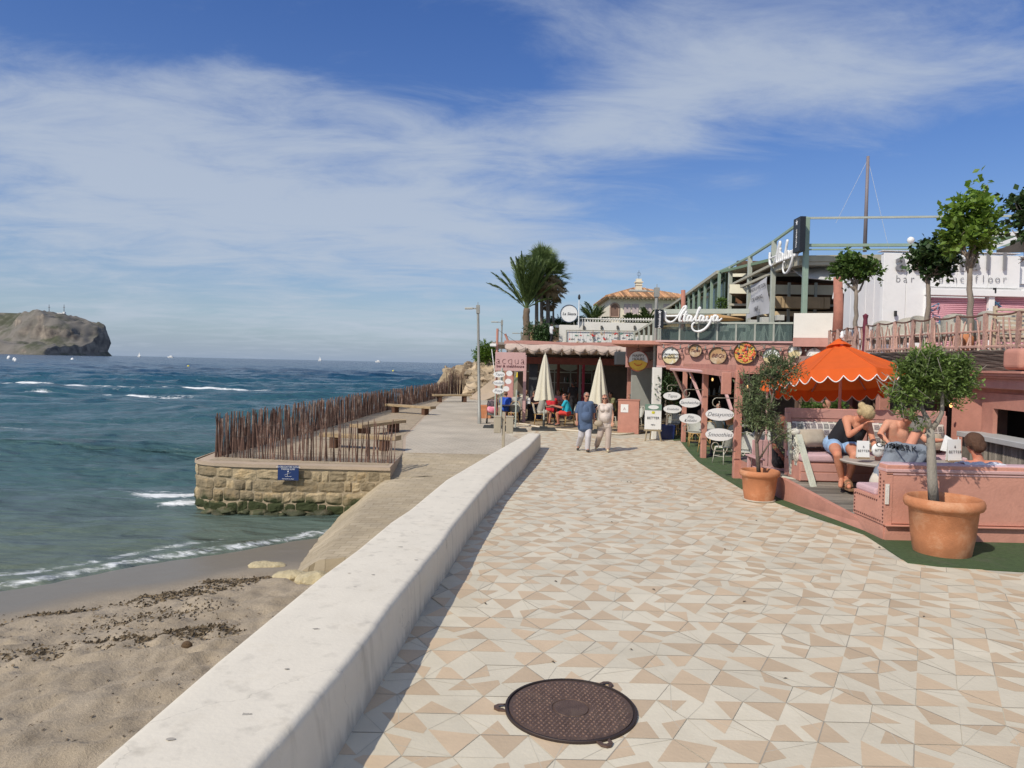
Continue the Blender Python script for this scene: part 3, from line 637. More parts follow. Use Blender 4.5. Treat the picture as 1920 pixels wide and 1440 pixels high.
for r_ in range(len(rows)-1):
    s = rnd.uniform(-.3, 0); z1, z0 = rows[r_], rows[r_+1]
    while s < cum[-1]:
        w = rnd.choice((.18, .27, .34, .42, .5, .62))*rnd.uniform(.85, 1.15)*(1.1 if r_ in (1, 2) else .95); hj = .05
        if z1 < -.3 and rnd.random() < 0: pass
        bulge = rnd.uniform(-.005, .022); tn = rnd.random(); n = 6; vs = []
        c0 = [rnd.uniform(-.05, .05) for _ in range(4)]
        for j in range(n):
            for i in range(n):
                u, v = i/(n-1), j/(n-1)
                ss = s + .007 + (w-.014)*u + (c0[0]*(1-v)+c0[1]*v)*(.5-abs(u-.5)) ; zz = z0+.006+(z1-z0-.012)*v + .07*nz(ss*1.3, z0*3)*(1-v) + .07*nz(ss*1.3, z1*3)*v*(0 if r_ == 0 else 1) + (c0[2]*(1-u)+c0[3]*u)*.6
                # round the corners
                ex = max(0, abs(u-.5)*2-.6)/.4; ey = max(0, abs(v-.5)*2-.6)/.4; cr = ex*ey
                ss -= (u-.5)*cr*.10*w; zz -= (v-.5)*cr*.10*(z1-z0)
                p, nrm = onface(ss); q = bulge*(1-max(ex, ey)**2.5) + .03*nz(ss*9, zz*9, tn*9)*(1-max(ex, ey)) - .014*max(ex, ey)**4
                vs.append(p + nrm*(.03+q) + V((0, 0, zz)))
        mb.add(vs, [(j*n+i, j*n+i+1, (j+1)*n+i+1, (j+1)*n+i) for j in range(n-1) for i in range(n-1)], 0, tn)
        s += w
ns = 60
mb.grid(ns, 2, lambda u, v: onface(u*cum[-1])[0] + onface(u*cum[-1])[1]*.012 + V((0, 0, -.03-1.5*v)), 1)
mb.grid(ns, 2, lambda u, v: onface(u*cum[-1])[0] + onface(u*cum[-1])[1]*(.022+.035*v) + V((0, 0, .003-.0*v)), 2)
mb.grid(ns, 2, lambda u, v: onface(u*cum[-1])[0] + onface(u*cum[-1])[1]*.057 + V((0, 0, .003-.07*v)), 2)
tag(mb.build('pier_wall', [mat_pier(), M('mortar', (.40, .32, .21), .95, .2, 12, bump=.8, bscale=40), concM], smooth=False, recenter=False), 'sea wall of the pier in irregular yellow brown stone blocks with green weed at the waterline', 'sea wall')
mb = MB()   # weedy footing rocks at the waterline
for _ in range(26):
    s = rnd.uniform(9.5, cum[-1]-1.4); p, n_ = onface(s); r = rnd.uniform(.07, .17); c = p+n_*rnd.uniform(.0, .14)+V((0, 0, SEA+rnd.uniform(-.08, .05)))
    i0 = len(mb.v); mb.ell(c, (r*1.5, r, r*.55), 10, tint=rnd.random())
    for k in range(i0, len(mb.v)): mb.v[k] = mb.v[k] + V((nz(*(mb.v[k]*7)), nz(*(mb.v[k]*7+V((9,0,0)))), nz(*(mb.v[k]*7+V((0,9,0))))))*.07
tag(mb.build('footing_rocks', M('weed_rock', (.045, .05, .018), .7, .4, 9, bump=1, bscale=30, tint=.5, col2=(.12, .10, .06), c2scale=5), smooth=True, recenter=False), 'dark weedy rocks along the foot of the pier wall in the water', 'rocks', kind='stuff')
for i, (px, py, sx_, sy_, sz, lab) in enumerate(((500, 1062, .27, .15, .10, 'pale yellow flat rock at the foot of the stone ramp by the water'), (545, 1092, .30, .18, .10, 'cream flat rock between the foot of the ramp and the white wall'), (590, 1100, .3, .22, .14, 'small cream rock half hidden behind the white wall below the ramp'))):
    c = G(px, py, SEA+.18); mb = MB(); mb.ell((c.x, c.y, sand_z(c.x, c.y)+.0), (sx_, sy_, sz), 22)
    mb.v = [v + V((nz(*(v*3)), nz(*(v*3+V((5,0,0)))), nz(*(v*4+V((0,5,0))))*.5))*.09 + V((nz(*(v*11)), 0, nz(*(v*13))))*.02 for v in mb.v]
    tag(mb.build('rock', M('pale_rock', (.46, .39, .24), .9, .3, 6, bump=1, bscale=25, col2=(.40, .31, .16), c2scale=4), smooth=True, sangle=20), lab, 'rock', 'pale rocks at the foot of the ramp')
# blue notice
sg = thing('notice_board', 'small blue notice with a white paddle surfer fixed to the stone pier wall', 'sign', (-5.62, 16.82, -.55))
a, b = P(521, 872, 16.82), P(560, 901, 16.82); o_ = ORG[sg.name]; cxs, czs = (a.x+b.x)/2, (a.z+b.z)/2; w_, h_ = b.x-a.x, a.z-b.z
navy = M('sign_navy', (.012, .035, .13), .45, .06, 3); whiteP = M('white_paint', (.78, .78, .76), .5, .04, 3); whiteL = M('white_letter', (.80, .80, .80), .5, .02, 3)
mb = MB(); mb.box((cxs, 16.82, czs), (w_, .012, h_)); mb.build('panel', navy, sg, world=True, bevel=.002)
text('ÚS OBLIGATORI CANAL', .052, (cxs, 16.810, czs+h_*.39), whiteL, sg, world=True, ext=.002)
text('PADDLE SURF', .052, (cxs, 16.810, czs+h_*.24), whiteL, sg, world=True, ext=.002)
text('Ajuntament de Xàbia', .032, (cxs, 16.810, czs-h_*.40), whiteL, sg, world=True, ext=.002)
mb = MB(); y_ = 16.810
mb.bar((cxs-.01, y_, czs-.07), (cxs, y_, czs+.02), .028, .004); mb.ell((cxs, y_, czs+.035), (.014, .004, .016), 8); mb.bar((cxs-.09, y_, czs-.055), (cxs+.05, y_, czs+.005), .008, .004); mb.bar((cxs-.07, y_, czs-.085), (cxs+.08, y_, czs-.085), .018, .004)
mb.build('pictogram', whiteL, sg, world=True)

# ================================================================ STICK FENCES
stickM = M('fence_stick', (.15, .085, .062), .9, .35, 12, bump=.6, bscale=60, tint=.55, col2=(.26, .20, .16), c2scale=3)
wireM = M('wire', (.12, .10, .09), .6, .1, 5, metal=.6)
def stick(mb, p, h, r, lean, tint):
    a = p; b = p+V((lean[0]*.5+rnd.gauss(0, .012), lean[1]*.5+rnd.gauss(0, .012), h*.55)); c = p+V((lean[0], lean[1], h))
    mb.tube([a, b, c], [r, r*.92, r*.6], 5, tint=tint)
def fence(name, label, pts, n, hfun, group=None, near=100, wires=(.18, .55, .85), r=(.013, .021), cat='fence', leans=.035):
    root = thing(name, label, cat, pts[0], group); L_ = [0]
    for a, b in zip(pts, pts[1:]): L_.append(L_[-1]+(b-a).length)
    def at_(s):
        for i in range(len(pts)-1):
            if s <= L_[i+1]+1e-6: return pts[i].lerp(pts[i+1], (s-L_[i])/(L_[i+1]-L_[i]))
        return pts[-1]
    far = MB(); c = 0
    for k in range(n):
        s = L_[-1]*((k+rnd.uniform(-.3, .3))/n); s = max(0, min(L_[-1], s)); p = at_(s) + V((rnd.gauss(0, .012), rnd.gauss(0, .02), 0))
        h = hfun(s)*rnd.uniform(.86, 1.08); l = (rnd.gauss(0, leans), rnd.gauss(0, leans))
        if c < near: mb = MB()
        else: mb = far
        stick(mb, p, h, rnd.uniform(*r), l, rnd.random())
        if c < near: mb.build('stick', stickM, root, world=True, smooth=True, sangle=60)
        c += 1
    if far.v: tag(far.build('far_sticks', stickM, root, world=True), kind='stuff')
    for w in wires:
        mb = MB(); q = [at_(L_[-1]*t/24)+V((0, 0, hfun(L_[-1]*t/24)*w)) for t in range(25)]; mb.tube(q, .004, 4); mb.build('wire', wireM, root, world=True)
    return root
fa, fb = G(407, 857), G(742, 869)
fence('stick_fence', 'see-through rustic stick fence across the front edge of the pier above the blue notice', [fa+V((.02, 0, 0)), G(560, 864), fb], 88, lambda s: 1.0, near=90, leans=.045)
side = [fa, V((-7.15, 21, 0)), G(640, 795), G(700, 776), G(800, 752), V((-5.0, 55, 0))]
fence('stick_fence', 'long dense brown stick fence along the seaward edge of the pier', side, 560, lambda s: 1.05, near=100, r=(.019, .031), leans=.045)
fence('stick_fence', 'distant dark stick fence in front of the rock outcrop', [V((-5.0, 55.2, 0)), V((-4.5, 56.5, 0)), V((-2.6, 57.5, 0)), V((-2.3, 62, 0))], 90, lambda s: 1.65+.15*sin(s*2), near=90, r=(.03, .045), wires=(.3, .8))

# ================================================================ BENCHES
woodB = M('bench_wood', (.40, .30, .175), .85, .25, 5, bump=.6, bscale=26, col2=(.27, .19, .11), c2scale=3, stretch=(1, 6, 6))
legM = M('bench_leg', (.12, .06, .035), .9, .2, 6, bump=.4)
def bench(a, b, label, w=.42, hz_=.42):
    a, b = V(a), V(b); c = (a+b)/2; l = (b-a).length; an = atan2(b.y-a.y, b.x-a.x)
    root = thing('bench', label, 'bench', c, 'timber benches on the pier', an)
    mb = MB(); n = 14
    for k in range(2):
        y0 = (-.5+k*.5)*w+.006; y1 = y0+w*.5-.012
        vs = []
        for i in range(n+1):
            x = -l/2+l*i/n; e = .012*nz(x*2.1, k*5, c.y)
            for y, z in ((y0+e, hz_-.11), (y1+e, hz_-.11), (y1+e, hz_+e*.5), (y0+e, hz_+e*.5)): vs.append((x, y, z))
        fs = [(i*4+q, i*4+(q+1) % 4, (i+1)*4+(q+1) % 4, (i+1)*4+q) for i in range(n) for q in range(4)]+[(0, 1, 2, 3), (n*4+3, n*4+2, n*4+1, n*4)]
        mb.add(vs, fs)
    mb.build('seat', woodB, root, bevel=.01)
    for s in (-1, 1):
        m2 = MB(); m2.box((s*l*.33, 0, (hz_-.11)/2), (.2, w*.8, hz_-.112)); m2.build('leg', legM, root, bevel=.01)
bench(G(605, 838), G(746, 846), 'long timber bench right behind the see-through stick fence, nearest of the pier benches')
bench(G(667, 820), G(750, 808), 'timber bench standing askew just beyond the nearest bench on the pier', .5)
bench(G(727, 773), G(812, 779), 'pale timber bench in the middle distance on the open plaza')
bench(G(812, 754), G(882, 754), 'farthest timber bench before the rocky outcrop', .55, .5)

# ================================================================ LAMP POSTS, BIN
galv = M('galvanised', (.33, .33, .30), .55, .12, 3, metal=.35, bump=.1, bscale=40)
def lamp(px, py, top, Y, label, arm=-1, r=.062, tilt=0.0, armlen=1.0):
    b = G(px, py) if Y is None else P(px, py, Y); b.z = 0
    h = P(px, top, b.y).z
    root = thing('street_lamp', label, 'street lamp', b, 'galvanised street lamps along the promenade'); root.rotation_euler[1] = tilt
    mb = MB(); mb.lathe([(r*1.25, 0), (r*1.25, .5), (r, .52), (r*.86, h*.7), (r*.8, h)], n=14, close=True); mb.build('pole', galv, root, smooth=True, sangle=40)
    mb = MB(); mb.box((0, 0, h-.04), (r*2.4, r*2.4, .34)); mb.cone((0, 0, h+.1), (0, 0, h+.26), .02, .012, 6); mb.build('bracket', galv, root, bevel=.01)
    mb = MB(); mb.bar((0, 0, h-.02), (arm*armlen*.4, 0, h+.0), .05, .05); mb.build('arm', galv, root)
    mb = MB(); mb.box((arm*armlen*.68, 0, h+.0), (armlen*.62, .2, .075)); mb.build('lamp_head', M('lamp_head', (.42, .42, .38), .5, .05), root, bevel=.02, seg=2)
lamp(899, 795, 578, None, 'grey street lamp standing on the plaza left of the pink bar sign', tilt=-R(1.9), armlen=.55)
lamp(938, 750, 604, 50, 'distant street lamp rising behind the left end of the pink awning', armlen=.75)
lamp(975, 745, 625, 62, 'farthest and smallest street lamp beside the palm trunk', armlen=.8)
lamp(1224, 819, 546, 26, 'tall street lamp by the pink fascia with its arm reaching left', armlen=1.0, r=.075)
b = thing('litter_bin', 'beige twin litter bin on a square post behind the far end of the white wall', 'litter bin', (G(943, 848).x, 20.6, 0))
beige = M('bin_beige', (.40, .35, .26), .6, .12, 4, bump=.2)
mb = MB(); mb.box((0, 0, .55), (.09, .09, 1.14)); mb.build('post', beige, b, bevel=.01)
for s in (-1, 1):
    mb = MB(); mb.lathe([(.12, .5), (.13, .52), (.15, .98), (.155, 1.0), (.135, 1.0), (.13, .6)], c=(s*.19, .02, 0), n=4); mb.v = [v for v in mb.v]
    mb2 = MB(); mb2.box((s*.175, .02, .76), (.2, .26, .46), taper=1.08); mb2.box((s*.175, .02, 1.0), (.236, .3, .03)); mb2.build('bin', beige, b, bevel=.012)

# ================================================================ MANHOLE
iron = M('cast_iron', (.15, .095, .07), .55, .35, 9, metal=.45, bump=.5, bscale=90, col2=(.15, .10, .07), c2scale=4)
irond = M('cast_iron_dark', (.05, .035, .03), .6, .2, 9, metal=.4)
c = G(1071, 1336); a, b = G(948, 1336), G(1196, 1336); r = (b.x-a.x)/2; near_, far_ = G(1073, 1396).y, G(1073, 1277).y; r = (r+(far_-near_)/2)/2; c.y = (near_+far_)/2; c.z = .004
mh = thing('manhole_cover', 'round rusty iron manhole cover with three lugs set in the tiled promenade', 'manhole cover', c)
mb = MB(); mb.lathe([(r, -.01), (r, .014), (r-.004, .018), (r-.018, .018), (r-.02, .006), (r-.03, .004)], n=96); mb.build('frame', irond, mh, smooth=True, sangle=40)
mb = MB(); mb.lathe([(r-.03, .004), (r-.032, .012), (.20*r/.45+.0, .012), (.29*r, .012), (.285*r, .006), (.27*r, .004), (.262*r, .012), (0.001, .013)], n=96); mb.build('lid', iron, mh, smooth=True, sangle=40)
mb = MB(); st_ = .037; n = int(r/st_)+1
for i in range(-n, n+1):
    for j in range(-n, n+1):
        x = i*st_ + (j % 2)*st_*.5; y = j*st_*.9; q = hypot(x, y)
        if q > r-.055 or q < .31*r: continue
        mb.box((x, y, .015), (.020, .011, .0075), rz=(.6 if (i+j) % 2 else -.6), taper=.6, tint=rnd.random())
mb.build('tread_pattern', M('iron_worn', (.26, .17, .13), .45, .3, 12, metal=.5), mh)
for an in (R(205-24), R(52), R(-68)):
    mb = MB(); d = V((cos(an), sin(an), 0)); t_ = V((-d.y, d.x, 0)); p0 = d*(r-.005)
    pts = [p0+t_*.05, p0+t_*.045+d*.055, p0+d*.085+t_*.015, p0+d*.085-t_*.015, p0-t_*.045+d*.055, p0-t_*.05]; inn = [p0+t_*.02+d*.02, p0+t_*.018+d*.045, p0+d*.055, p0+d*.055, p0-t_*.018+d*.045, p0-t_*.02+d*.02]
    z = V((0, 0, .014)); o2 = [p+z for p in pts]+[p+z for p in inn]; mb.add(o2, [(i, i+1, 6+i+1, 6+i) for i in range(5)]); mb.add([p+V((0,0,0)) for p in pts]+[p+z for p in pts], [(i, i+1, 6+i+1, 6+i) for i in range(5)])
    mb.build('lug', iron, mh)

# ================================================================ HEADLAND, BOATS, BUOYS
def mat_head():
    m = M('headland_rock', (.17, .155, .135), .95, .25, .01, bump=0, col2=(.075, .08, .05), c2scale=.006, c2lo=.45, c2hi=.6)
    t = m.node_tree; N = t.nodes; K = t.links.new; b = N['Principled BSDF']; src = b.inputs['Base Color'].links[0].from_socket
    g = N.new('ShaderNodeNewGeometry'); sp = N.new('ShaderNodeSeparateXYZ'); K(g.outputs['Normal'], sp.inputs[0])
    no = N.new('ShaderNodeTexNoise'); no.inputs['Scale'].default_value = .03; no.inputs['Detail'].default_value = 8; K(g.outputs['Position'], no.inputs['Vector'])
    r = N.new('ShaderNodeMapRange'); r.inputs[1].default_value = .55; r.inputs[2].default_value = .35; K(sp.outputs[2], r.inputs[0])
    cr = N.new('ShaderNodeValToRGB'); cr.color_ramp.elements[0].position = .35; cr.color_ramp.elements[0].color = (.10, .085, .075, 1); cr.color_ramp.elements[1].position = .65; cr.color_ramp.elements[1].color = (.30, .255, .205, 1); K(no.outputs[0], cr.inputs[0])
    x = N.new('ShaderNodeMix'); x.data_type = 'RGBA'; K(r.outputs[0], x.inputs[0]); K(src, x.inputs[6]); K(cr.outputs[0], x.inputs[7]); K(x.outputs[2], b.inputs['Base Color'])
    return m
HD = 3600.0
prof = [(-900, 560), (-500, 575), (-200, 588), (-60, 584), (0, 585), (60, 587), (110, 588), (140, 592), (165, 602), (185, 607), (198, 611), (203, 615), (205, 640), (205, 655), (211, 667)]
pw = [(P(a, b, HD).x, P(a, b, HD).z) for a, b in prof]
def head_top(x):
    for (a, za), (b, zb) in zip(pw, pw[1:]):
        if a <= x <= b: return za+(zb-za)*(x-a)/(b-a)
    return -1
x0, x1 = pw[0][0], pw[-1][0]; mb = MB()
def hfn(u, v):
    u = 1-(1-u)**1.6; x = x0+(x1-x0)*u; top = max(0, head_top(x)); y = HD - 520 + 1500*v
    edge = smooth01(0, .30, v); gull = .5+.5*nz(x*.0055, 1, 2)
    dd = (x1-x)
    fr = [0, .33, .42, .62, .9, 1.0]; zz = [0, .28 + .12*nz(x*.01, 2), .40+.1*gull, .70+.12*nz(x*.006, 8), .96, 1.0]
    t_ = v/.42
    if t_ >= 1: s_ = 1-.25*smooth01(.6, 1, v)
    else:
        cliff = smooth01(240, 60, abs(dd-230)) # dark near-vertical bite
        base = smooth01(.0, .10+.1*gull, t_)*.26
        s_ = base + (1-.26)*smooth01(.12+.45*gull*(1-cliff)+.22*cliff, .99-.45*cliff, t_)
    z = top*s_*max(1, y/HD)
    z += (28*nz(x*.009, y*.009) + 14*nz(x*.025, y*.025, 4)+7*nz(x*.06, y*.06, 7))*smooth01(0, .2, t_)*(1-smooth01(.8, 1, t_))*min(1, top/80)
    x += (22*nz(z*.02, y*.012))*min(1, max(0, dd)/200)
    if y > HD: x = x*(HD+(y-HD)*1.0)/HD + (y-HD)*-.12
    return V((x, y + 40*nz(x*.012, z*.02, 6), SEA-3 + max(0, z)))
mb.grid(330, 90, hfn)
tag(mb.build('headland', mat_head(), smooth=True, sangle=60, recenter=False), kind='structure')
steel = M('steel', (.25, .26, .27), .5, .1, 4, metal=.5)
for px, lab in ((92, 'left radio mast on top of the headland'), (120, 'right radio mast on top of the headland beside the pale building')):
    a = P(px, 592, HD+150); mb = MB()
    hh = P(px, 571, HD+150).z
    mb.cone(a, (a.x, a.y, hh), 2.6, 1.2, 5); mb.box((a.x, a.y, a.z+(hh-a.z)*.75), (9, 3, 3)); tag(mb.build('radio_mast', steel), lab, 'radio mast', 'radio masts on the headland')
a = P(111, 590, HD+100); mb = MB(); mb.box((a.x, a.y, a.z+2), (40, 18, 14)); mb.box((a.x+26, a.y, a.z+3), (10, 12, 24)); tag(mb.build('headland_building', whiteP), 'tiny pale building between the masts on top of the headland', 'building')
for px, w, h, lab, sail in ((261, 5, 10, 'tiny white sailing boat on the horizon nearest the headland', 1), (320, 10, 3, 'tiny white motor yacht on the horizon right of the headland', 0), (600, 5, 9, 'tiny white sailing boat on the horizon above the middle of the fence', 1), (709, 9, 3, 'tiny white motor boat on the horizon above the far end of the fence', 0)):
    Yb = 2600; a = P(px, 660, Yb); root = thing('sailing_boat' if sail else 'motor_boat', lab, 'boat', (a.x, Yb, SEA))
    mb = MB(); L_ = w*1.0
    mb.add([(-L_, 0, 0), (-L_*.3, -3, 0), (L_*.9, -3, 0), (L_, 0, 0), (L_*.9, 3, 0), (-L_*.3, 3, 0), (-L_*1.2, 0, 5), (-L_*.3, -4, 4), (L_, -4, 4), (L_, 4, 4), (-L_*.3, 4, 4)], [(0,1,7,6), (1,2,8,7), (2,3,4,9,8), (4,5,10,9), (5,0,6,10), (6,7,8,9,10)]); mb.build('hull', whiteP, root)
    mb = MB()
    if sail: mb.slab([(-1, 0, 3), (5, 0, 3), (-.5, 0, h+8)], .3); mb.slab([(-2, 0, 3), (-5, 0, 3), (-1.5, 0, h+3)], .3); mb.cone((-1, 0, 2), (-1, 0, h+10), .3, .2, 5); mb.build('sail', whiteP, root)
    else: mb.box((L_*.1, 0, 6), (L_*.9, 5, 4)); mb.build('cabin', whiteP, root)
for px, py, col, r, lab in ((353, 691, 1, .42, 'yellow buoy floating between the headland and the fence'), (737, 700, 1, .36, 'small yellow buoy floating beyond the far end of the fence'), (17, 673, 0, .5, 'leftmost of the white buoys below the headland'), (27, 676, 0, .45, 'second white buoy from the left below the headland'), (29.5, 678, 0, .4, 'nearest of the cluster of white buoys at the left edge'), (136, 677, 0, .5, 'white buoy below the cliff end of the headland')):
    a = G(px, py, SEA); s = a.y/190; mb = MB(); mb.lathe([(0.01, -.4*s), (r*s*.9, -.2*s), (r*s, .2*s), (r*s*.8, .6*s), (r*s*.25, .85*s), (0.01, .9*s)], c=(a.x, a.y, SEA), n=14)
    tag(mb.build('buoy', M('buoy_yellow', (.75, .62, .03), .5, .05) if col else whiteP, smooth=True), lab, 'buoy', 'buoys on the bay')
# ================================================================ COMMON MATERIALS
pinkF = M('pink_facade', (.51, .27, .225), .85, .10, 2, bump=.25, bscale=30, col2=(.45, .23, .19), c2scale=1.5)
salmon = M('salmon_paint', (.50, .235, .175), .75, .14, 3, bump=.25, bscale=26, col2=(.44, .20, .15), c2scale=2)
palepink = M('pale_pink', (.56, .35, .33), .7, .08, 3, bump=.1)
redwood = M('dark_red_wood', (.16, .045, .03), .8, .25, 4, bump=.3)
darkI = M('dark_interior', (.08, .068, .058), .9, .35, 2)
cream = M('cream_cloth', (.66, .62, .50), .9, .06, 3, bump=.2, bscale=50, trans=.12)
awnp = M('awning_pink', (.62, .36, .31), .9, .08, 3, bump=.2, bscale=40, trans=.1)
awnb = M('awning_beige', (.56, .45, .38), .9, .15, 3, bump=.2, bscale=40, trans=.15)
rattan = M('rattan', (.52, .33, .12), .6, .25, 20, bump=.3)
weave = M('woven_grey', (.46, .47, .42), .8, .1, 30, bump=.8, bscale=160)
black = M('black_metal', (.018, .018, .018), .5, .1, 5)
concB = M('dark_base', (.035, .037, .035), .8, .2, 6, bump=.3)
greenS = M('green_steel', (.26, .35, .27), .55, .12, 4)
greyG = M('grey_green', (.40, .43, .37), .6, .12, 4)
glass = M('glass', (.10, .14, .13), .06, .05, 2, alpha=.45, spec=.8)
whiteW = M('white_wall', (.72, .70, .64), .85, .08, 1.2, bump=.2, bscale=20, col2=(.62, .59, .52), c2scale=1.2, c2lo=.58, c2hi=.8)
inkM = M('ink', (.045, .04, .04), .6, .05, 3)
terra = M('terracotta', (.50, .20, .09), .85, .2, 5, bump=.3, bscale=60, col2=(.52, .30, .18), c2scale=2.5, c2lo=.5, c2hi=.75)
iron2 = M('wrought_iron', (.35, .33, .26), .5, .1, 6, metal=.4)
leafG = M('leaf_green', (.085, .15, .03), .55, .12, 8, tint=.6, trans=.28, spec=.4)
leafO = M('leaf_olive', (.085, .13, .040), .55, .12, 8, tint=.5, trans=.25, spec=.4)
leafD = M('leaf_dark', (.04, .08, .02), .5, .12, 8, tint=.6, trans=.15, spec=.5)
leafB = M('leaf_bright', (.12, .21, .025), .5, .12, 8, tint=.5, trans=.35, spec=.4)
bark = M('bark', (.24, .20, .16), .9, .3, 8, bump=.8, bscale=40, stretch=(1, 1, .3))
skyb = M('sky_blue_cloth', (.02, .38, .55), .85, .1, 8)

def leaf(mb, p, d, n_, l, w, t):
    d = d.normalized(); s = d.cross(n_)
    if s.length < 1e-3: s = d.orthogonal()
    s.normalize(); n2 = s.cross(d)
    mb.add([p, p+d*l*.5+s*w*.5+n2*l*.06, p+d*l, p+d*l*.5-s*w*.5+n2*l*.06], [(0, 1, 2, 3)], tint=t)
def rdir(r): 
    while True:
        v = V((r.uniform(-1, 1), r.uniform(-1, 1), r.uniform(-1, 1)))
        if .05 < v.length < 1: return v.normalized()
def crown(mb, blobs, n, l, w, r, droop=0.0):
    """leaves hung on short twigs spread through a union of ellipsoids (centre, radii, tone)"""
    tot = sum(b[1][0]*b[1][1]*b[1][2]**1 for b in blobs)
    for c, rad, tone in blobs:
        k = int(n*rad[0]*rad[1]*rad[2]/tot)
        for _ in range(max(3, k//6)):
            u = rdir(r); q = r.random()**.42; tc_ = V(c)+V((u.x*rad[0], u.y*rad[1], u.z*rad[2]))*q*.85
            td = (u+V((0, 0, .5))+rdir(r)*.6).normalized(); tl = l*r.uniform(1.2, 2.4); tone2 = tone+r.uniform(-.18, .18)
            for i in range(7):
                f = i/6; p = tc_ + td*tl*f; d = (td*.6+rdir(r)*.9+V((0, 0, -droop))).normalized()
                leaf(mb, p, d, rdir(r)+V((0, 0, 1.2)), l*r.uniform(.7, 1.2), w*r.uniform(.8, 1.2), min(1, max(0, tone2+r.uniform(-.15, .15))))
def limb(mb, a, b, r0, r1, r, wob=.06, n=6, seg=5):
    a, b = V(a), V(b); L_ = (b-a).length; pts = []
    for i in range(seg+1):
        t_ = i/seg; pts.append(a.lerp(b, t_)+(rdir(r)*wob*L_*sin(pi*t_) if 0 < i < seg else V((0, 0, 0))))
    mb.tube(pts, [r0+(r1-r0)*i/seg for i in range(seg+1)], n); return pts
# ---------------------------------------------------------------- furniture prototypes
def make_chair(seatm, backm, framem, cushion=None):
    t = thing('bistro_chair', 'x', 'chair')
    mb = MB(); mb.lathe([(.001, .455), (.19, .455), (.205, .445), (.2, .43), (.001, .43)], n=16); mb.build('seat', cushion or seatm, t, smooth=True, sangle=40)
    mb = MB(); n = 12; vs = []
    for j in range(7):
        for i in range(n+1):
            u = i/n*2-1; z = j/6; hw = .215*(1-(max(0, z-.45)/.56)**2.6*.75); x = u*hw; vs.append((x, -.19-.10*z-.02+.07*u*u, .47+.42*z-.03*u*u*z))
    mb.add(vs, [(j*(n+1)+i, j*(n+1)+i+1, (j+1)*(n+1)+i+1, (j+1)*(n+1)+i) for j in range(6) for i in range(n)])
    vs2 = [V(v)+V((0, -.012, 0)) for v in vs]; mb.add(vs2, [((j+1)*(n+1)+i, (j+1)*(n+1)+i+1, j*(n+1)+i+1, j*(n+1)+i) for j in range(6) for i in range(n)])
    mb.build('backrest', backm, t, smooth=True)
    mb = MB(); pts = [(-.2, -.17, .45), (-.215, -.2, .6), (-.205, -.25, .76), (-.15, -.3, .87), (0, -.325, .905), (.15, -.3, .87), (.205, -.25, .76), (.215, -.2, .6), (.2, -.17, .45)]
    mb.tube(pts, .013, 6); mb.tube([(.2*cos(a), .2*sin(a), .44) for a in [2*pi*k/16 for k in range(16)]], .014, 6, closed=True); mb.build('frame', framem, t, smooth=True)
    for sx_ in (-1, 1):
        for sy_ in (-1, 1):
            mb = MB(); mb.tube([(sx_*.15, sy_*.15, .44), (sx_*.19, sy_*.2, 0)], .013, 6)
            mb.tube([(sx_*.05, sy_*.19, .43), (sx_*.10, sy_*.195, .36), (sx_*.175, sy_*.18, .25)], .009, 5); mb.build('leg', framem, t, smooth=True)
    mb = MB(); mb.tube([(-.165, -.165, .2), (-.165, .165, .2), (.165, .165, .2), (.165, -.165, .2)], .009, 5, closed=True); mb.build('stretcher', framem, t, smooth=True)
    return t
CHN = 0; chairA = make_chair(weave, weave, rattan); chairW = make_chair(weave, M('woven_white', (.56, .56, .50), .8, .08, 30, bump=.8, bscale=150), M('white_cane', (.60, .57, .48), .6, .1, 20)); chairR = make_chair(weave, weave, rattan, M('red_cushion', (.55, .04, .03), .85, .1, 8))
used = {}
def chair(pr, x, y, rz, label, group, z=0):
    n = used.get(pr.name, 0); used[pr.name] = 1; return place(pr, n, (x, y, z), rz, label, group)
def make_table(topm, basem, sq=False, r=.34):
    t = thing('bistro_table', 'x', 'table'); mb = MB()
    if sq: mb.box((0, 0, .735), (r*2, r*2, .03))
    else: mb.lathe([(.001, .75), (r, .75), (r+.008, .74), (r, .72), (.001, .72)], n=24)
    mb.build('table_top', topm, t, bevel=.004, smooth=not sq, sangle=40)
    mb = MB(); mb.lathe([(.22, 0), (.22, .02), (.05, .05), (.032, .09), (.032, .69), (.09, .72)], n=12, close=True); mb.build('pedestal', basem, t, smooth=True, sangle=40); return t
tabA = make_table(M('table_dark', (.06, .05, .045), .5, .2, 8), black, True, .36); tabB = make_table(M('table_grey', (.42, .40, .35), .5, .1, 8), black, False, .36)
def table(pr, x, y, label, group, z=0, rz=0): 
    n = used.get(pr.name, 0); used[pr.name] = 1; return place(pr, n, (x, y, z), rz, label, group)
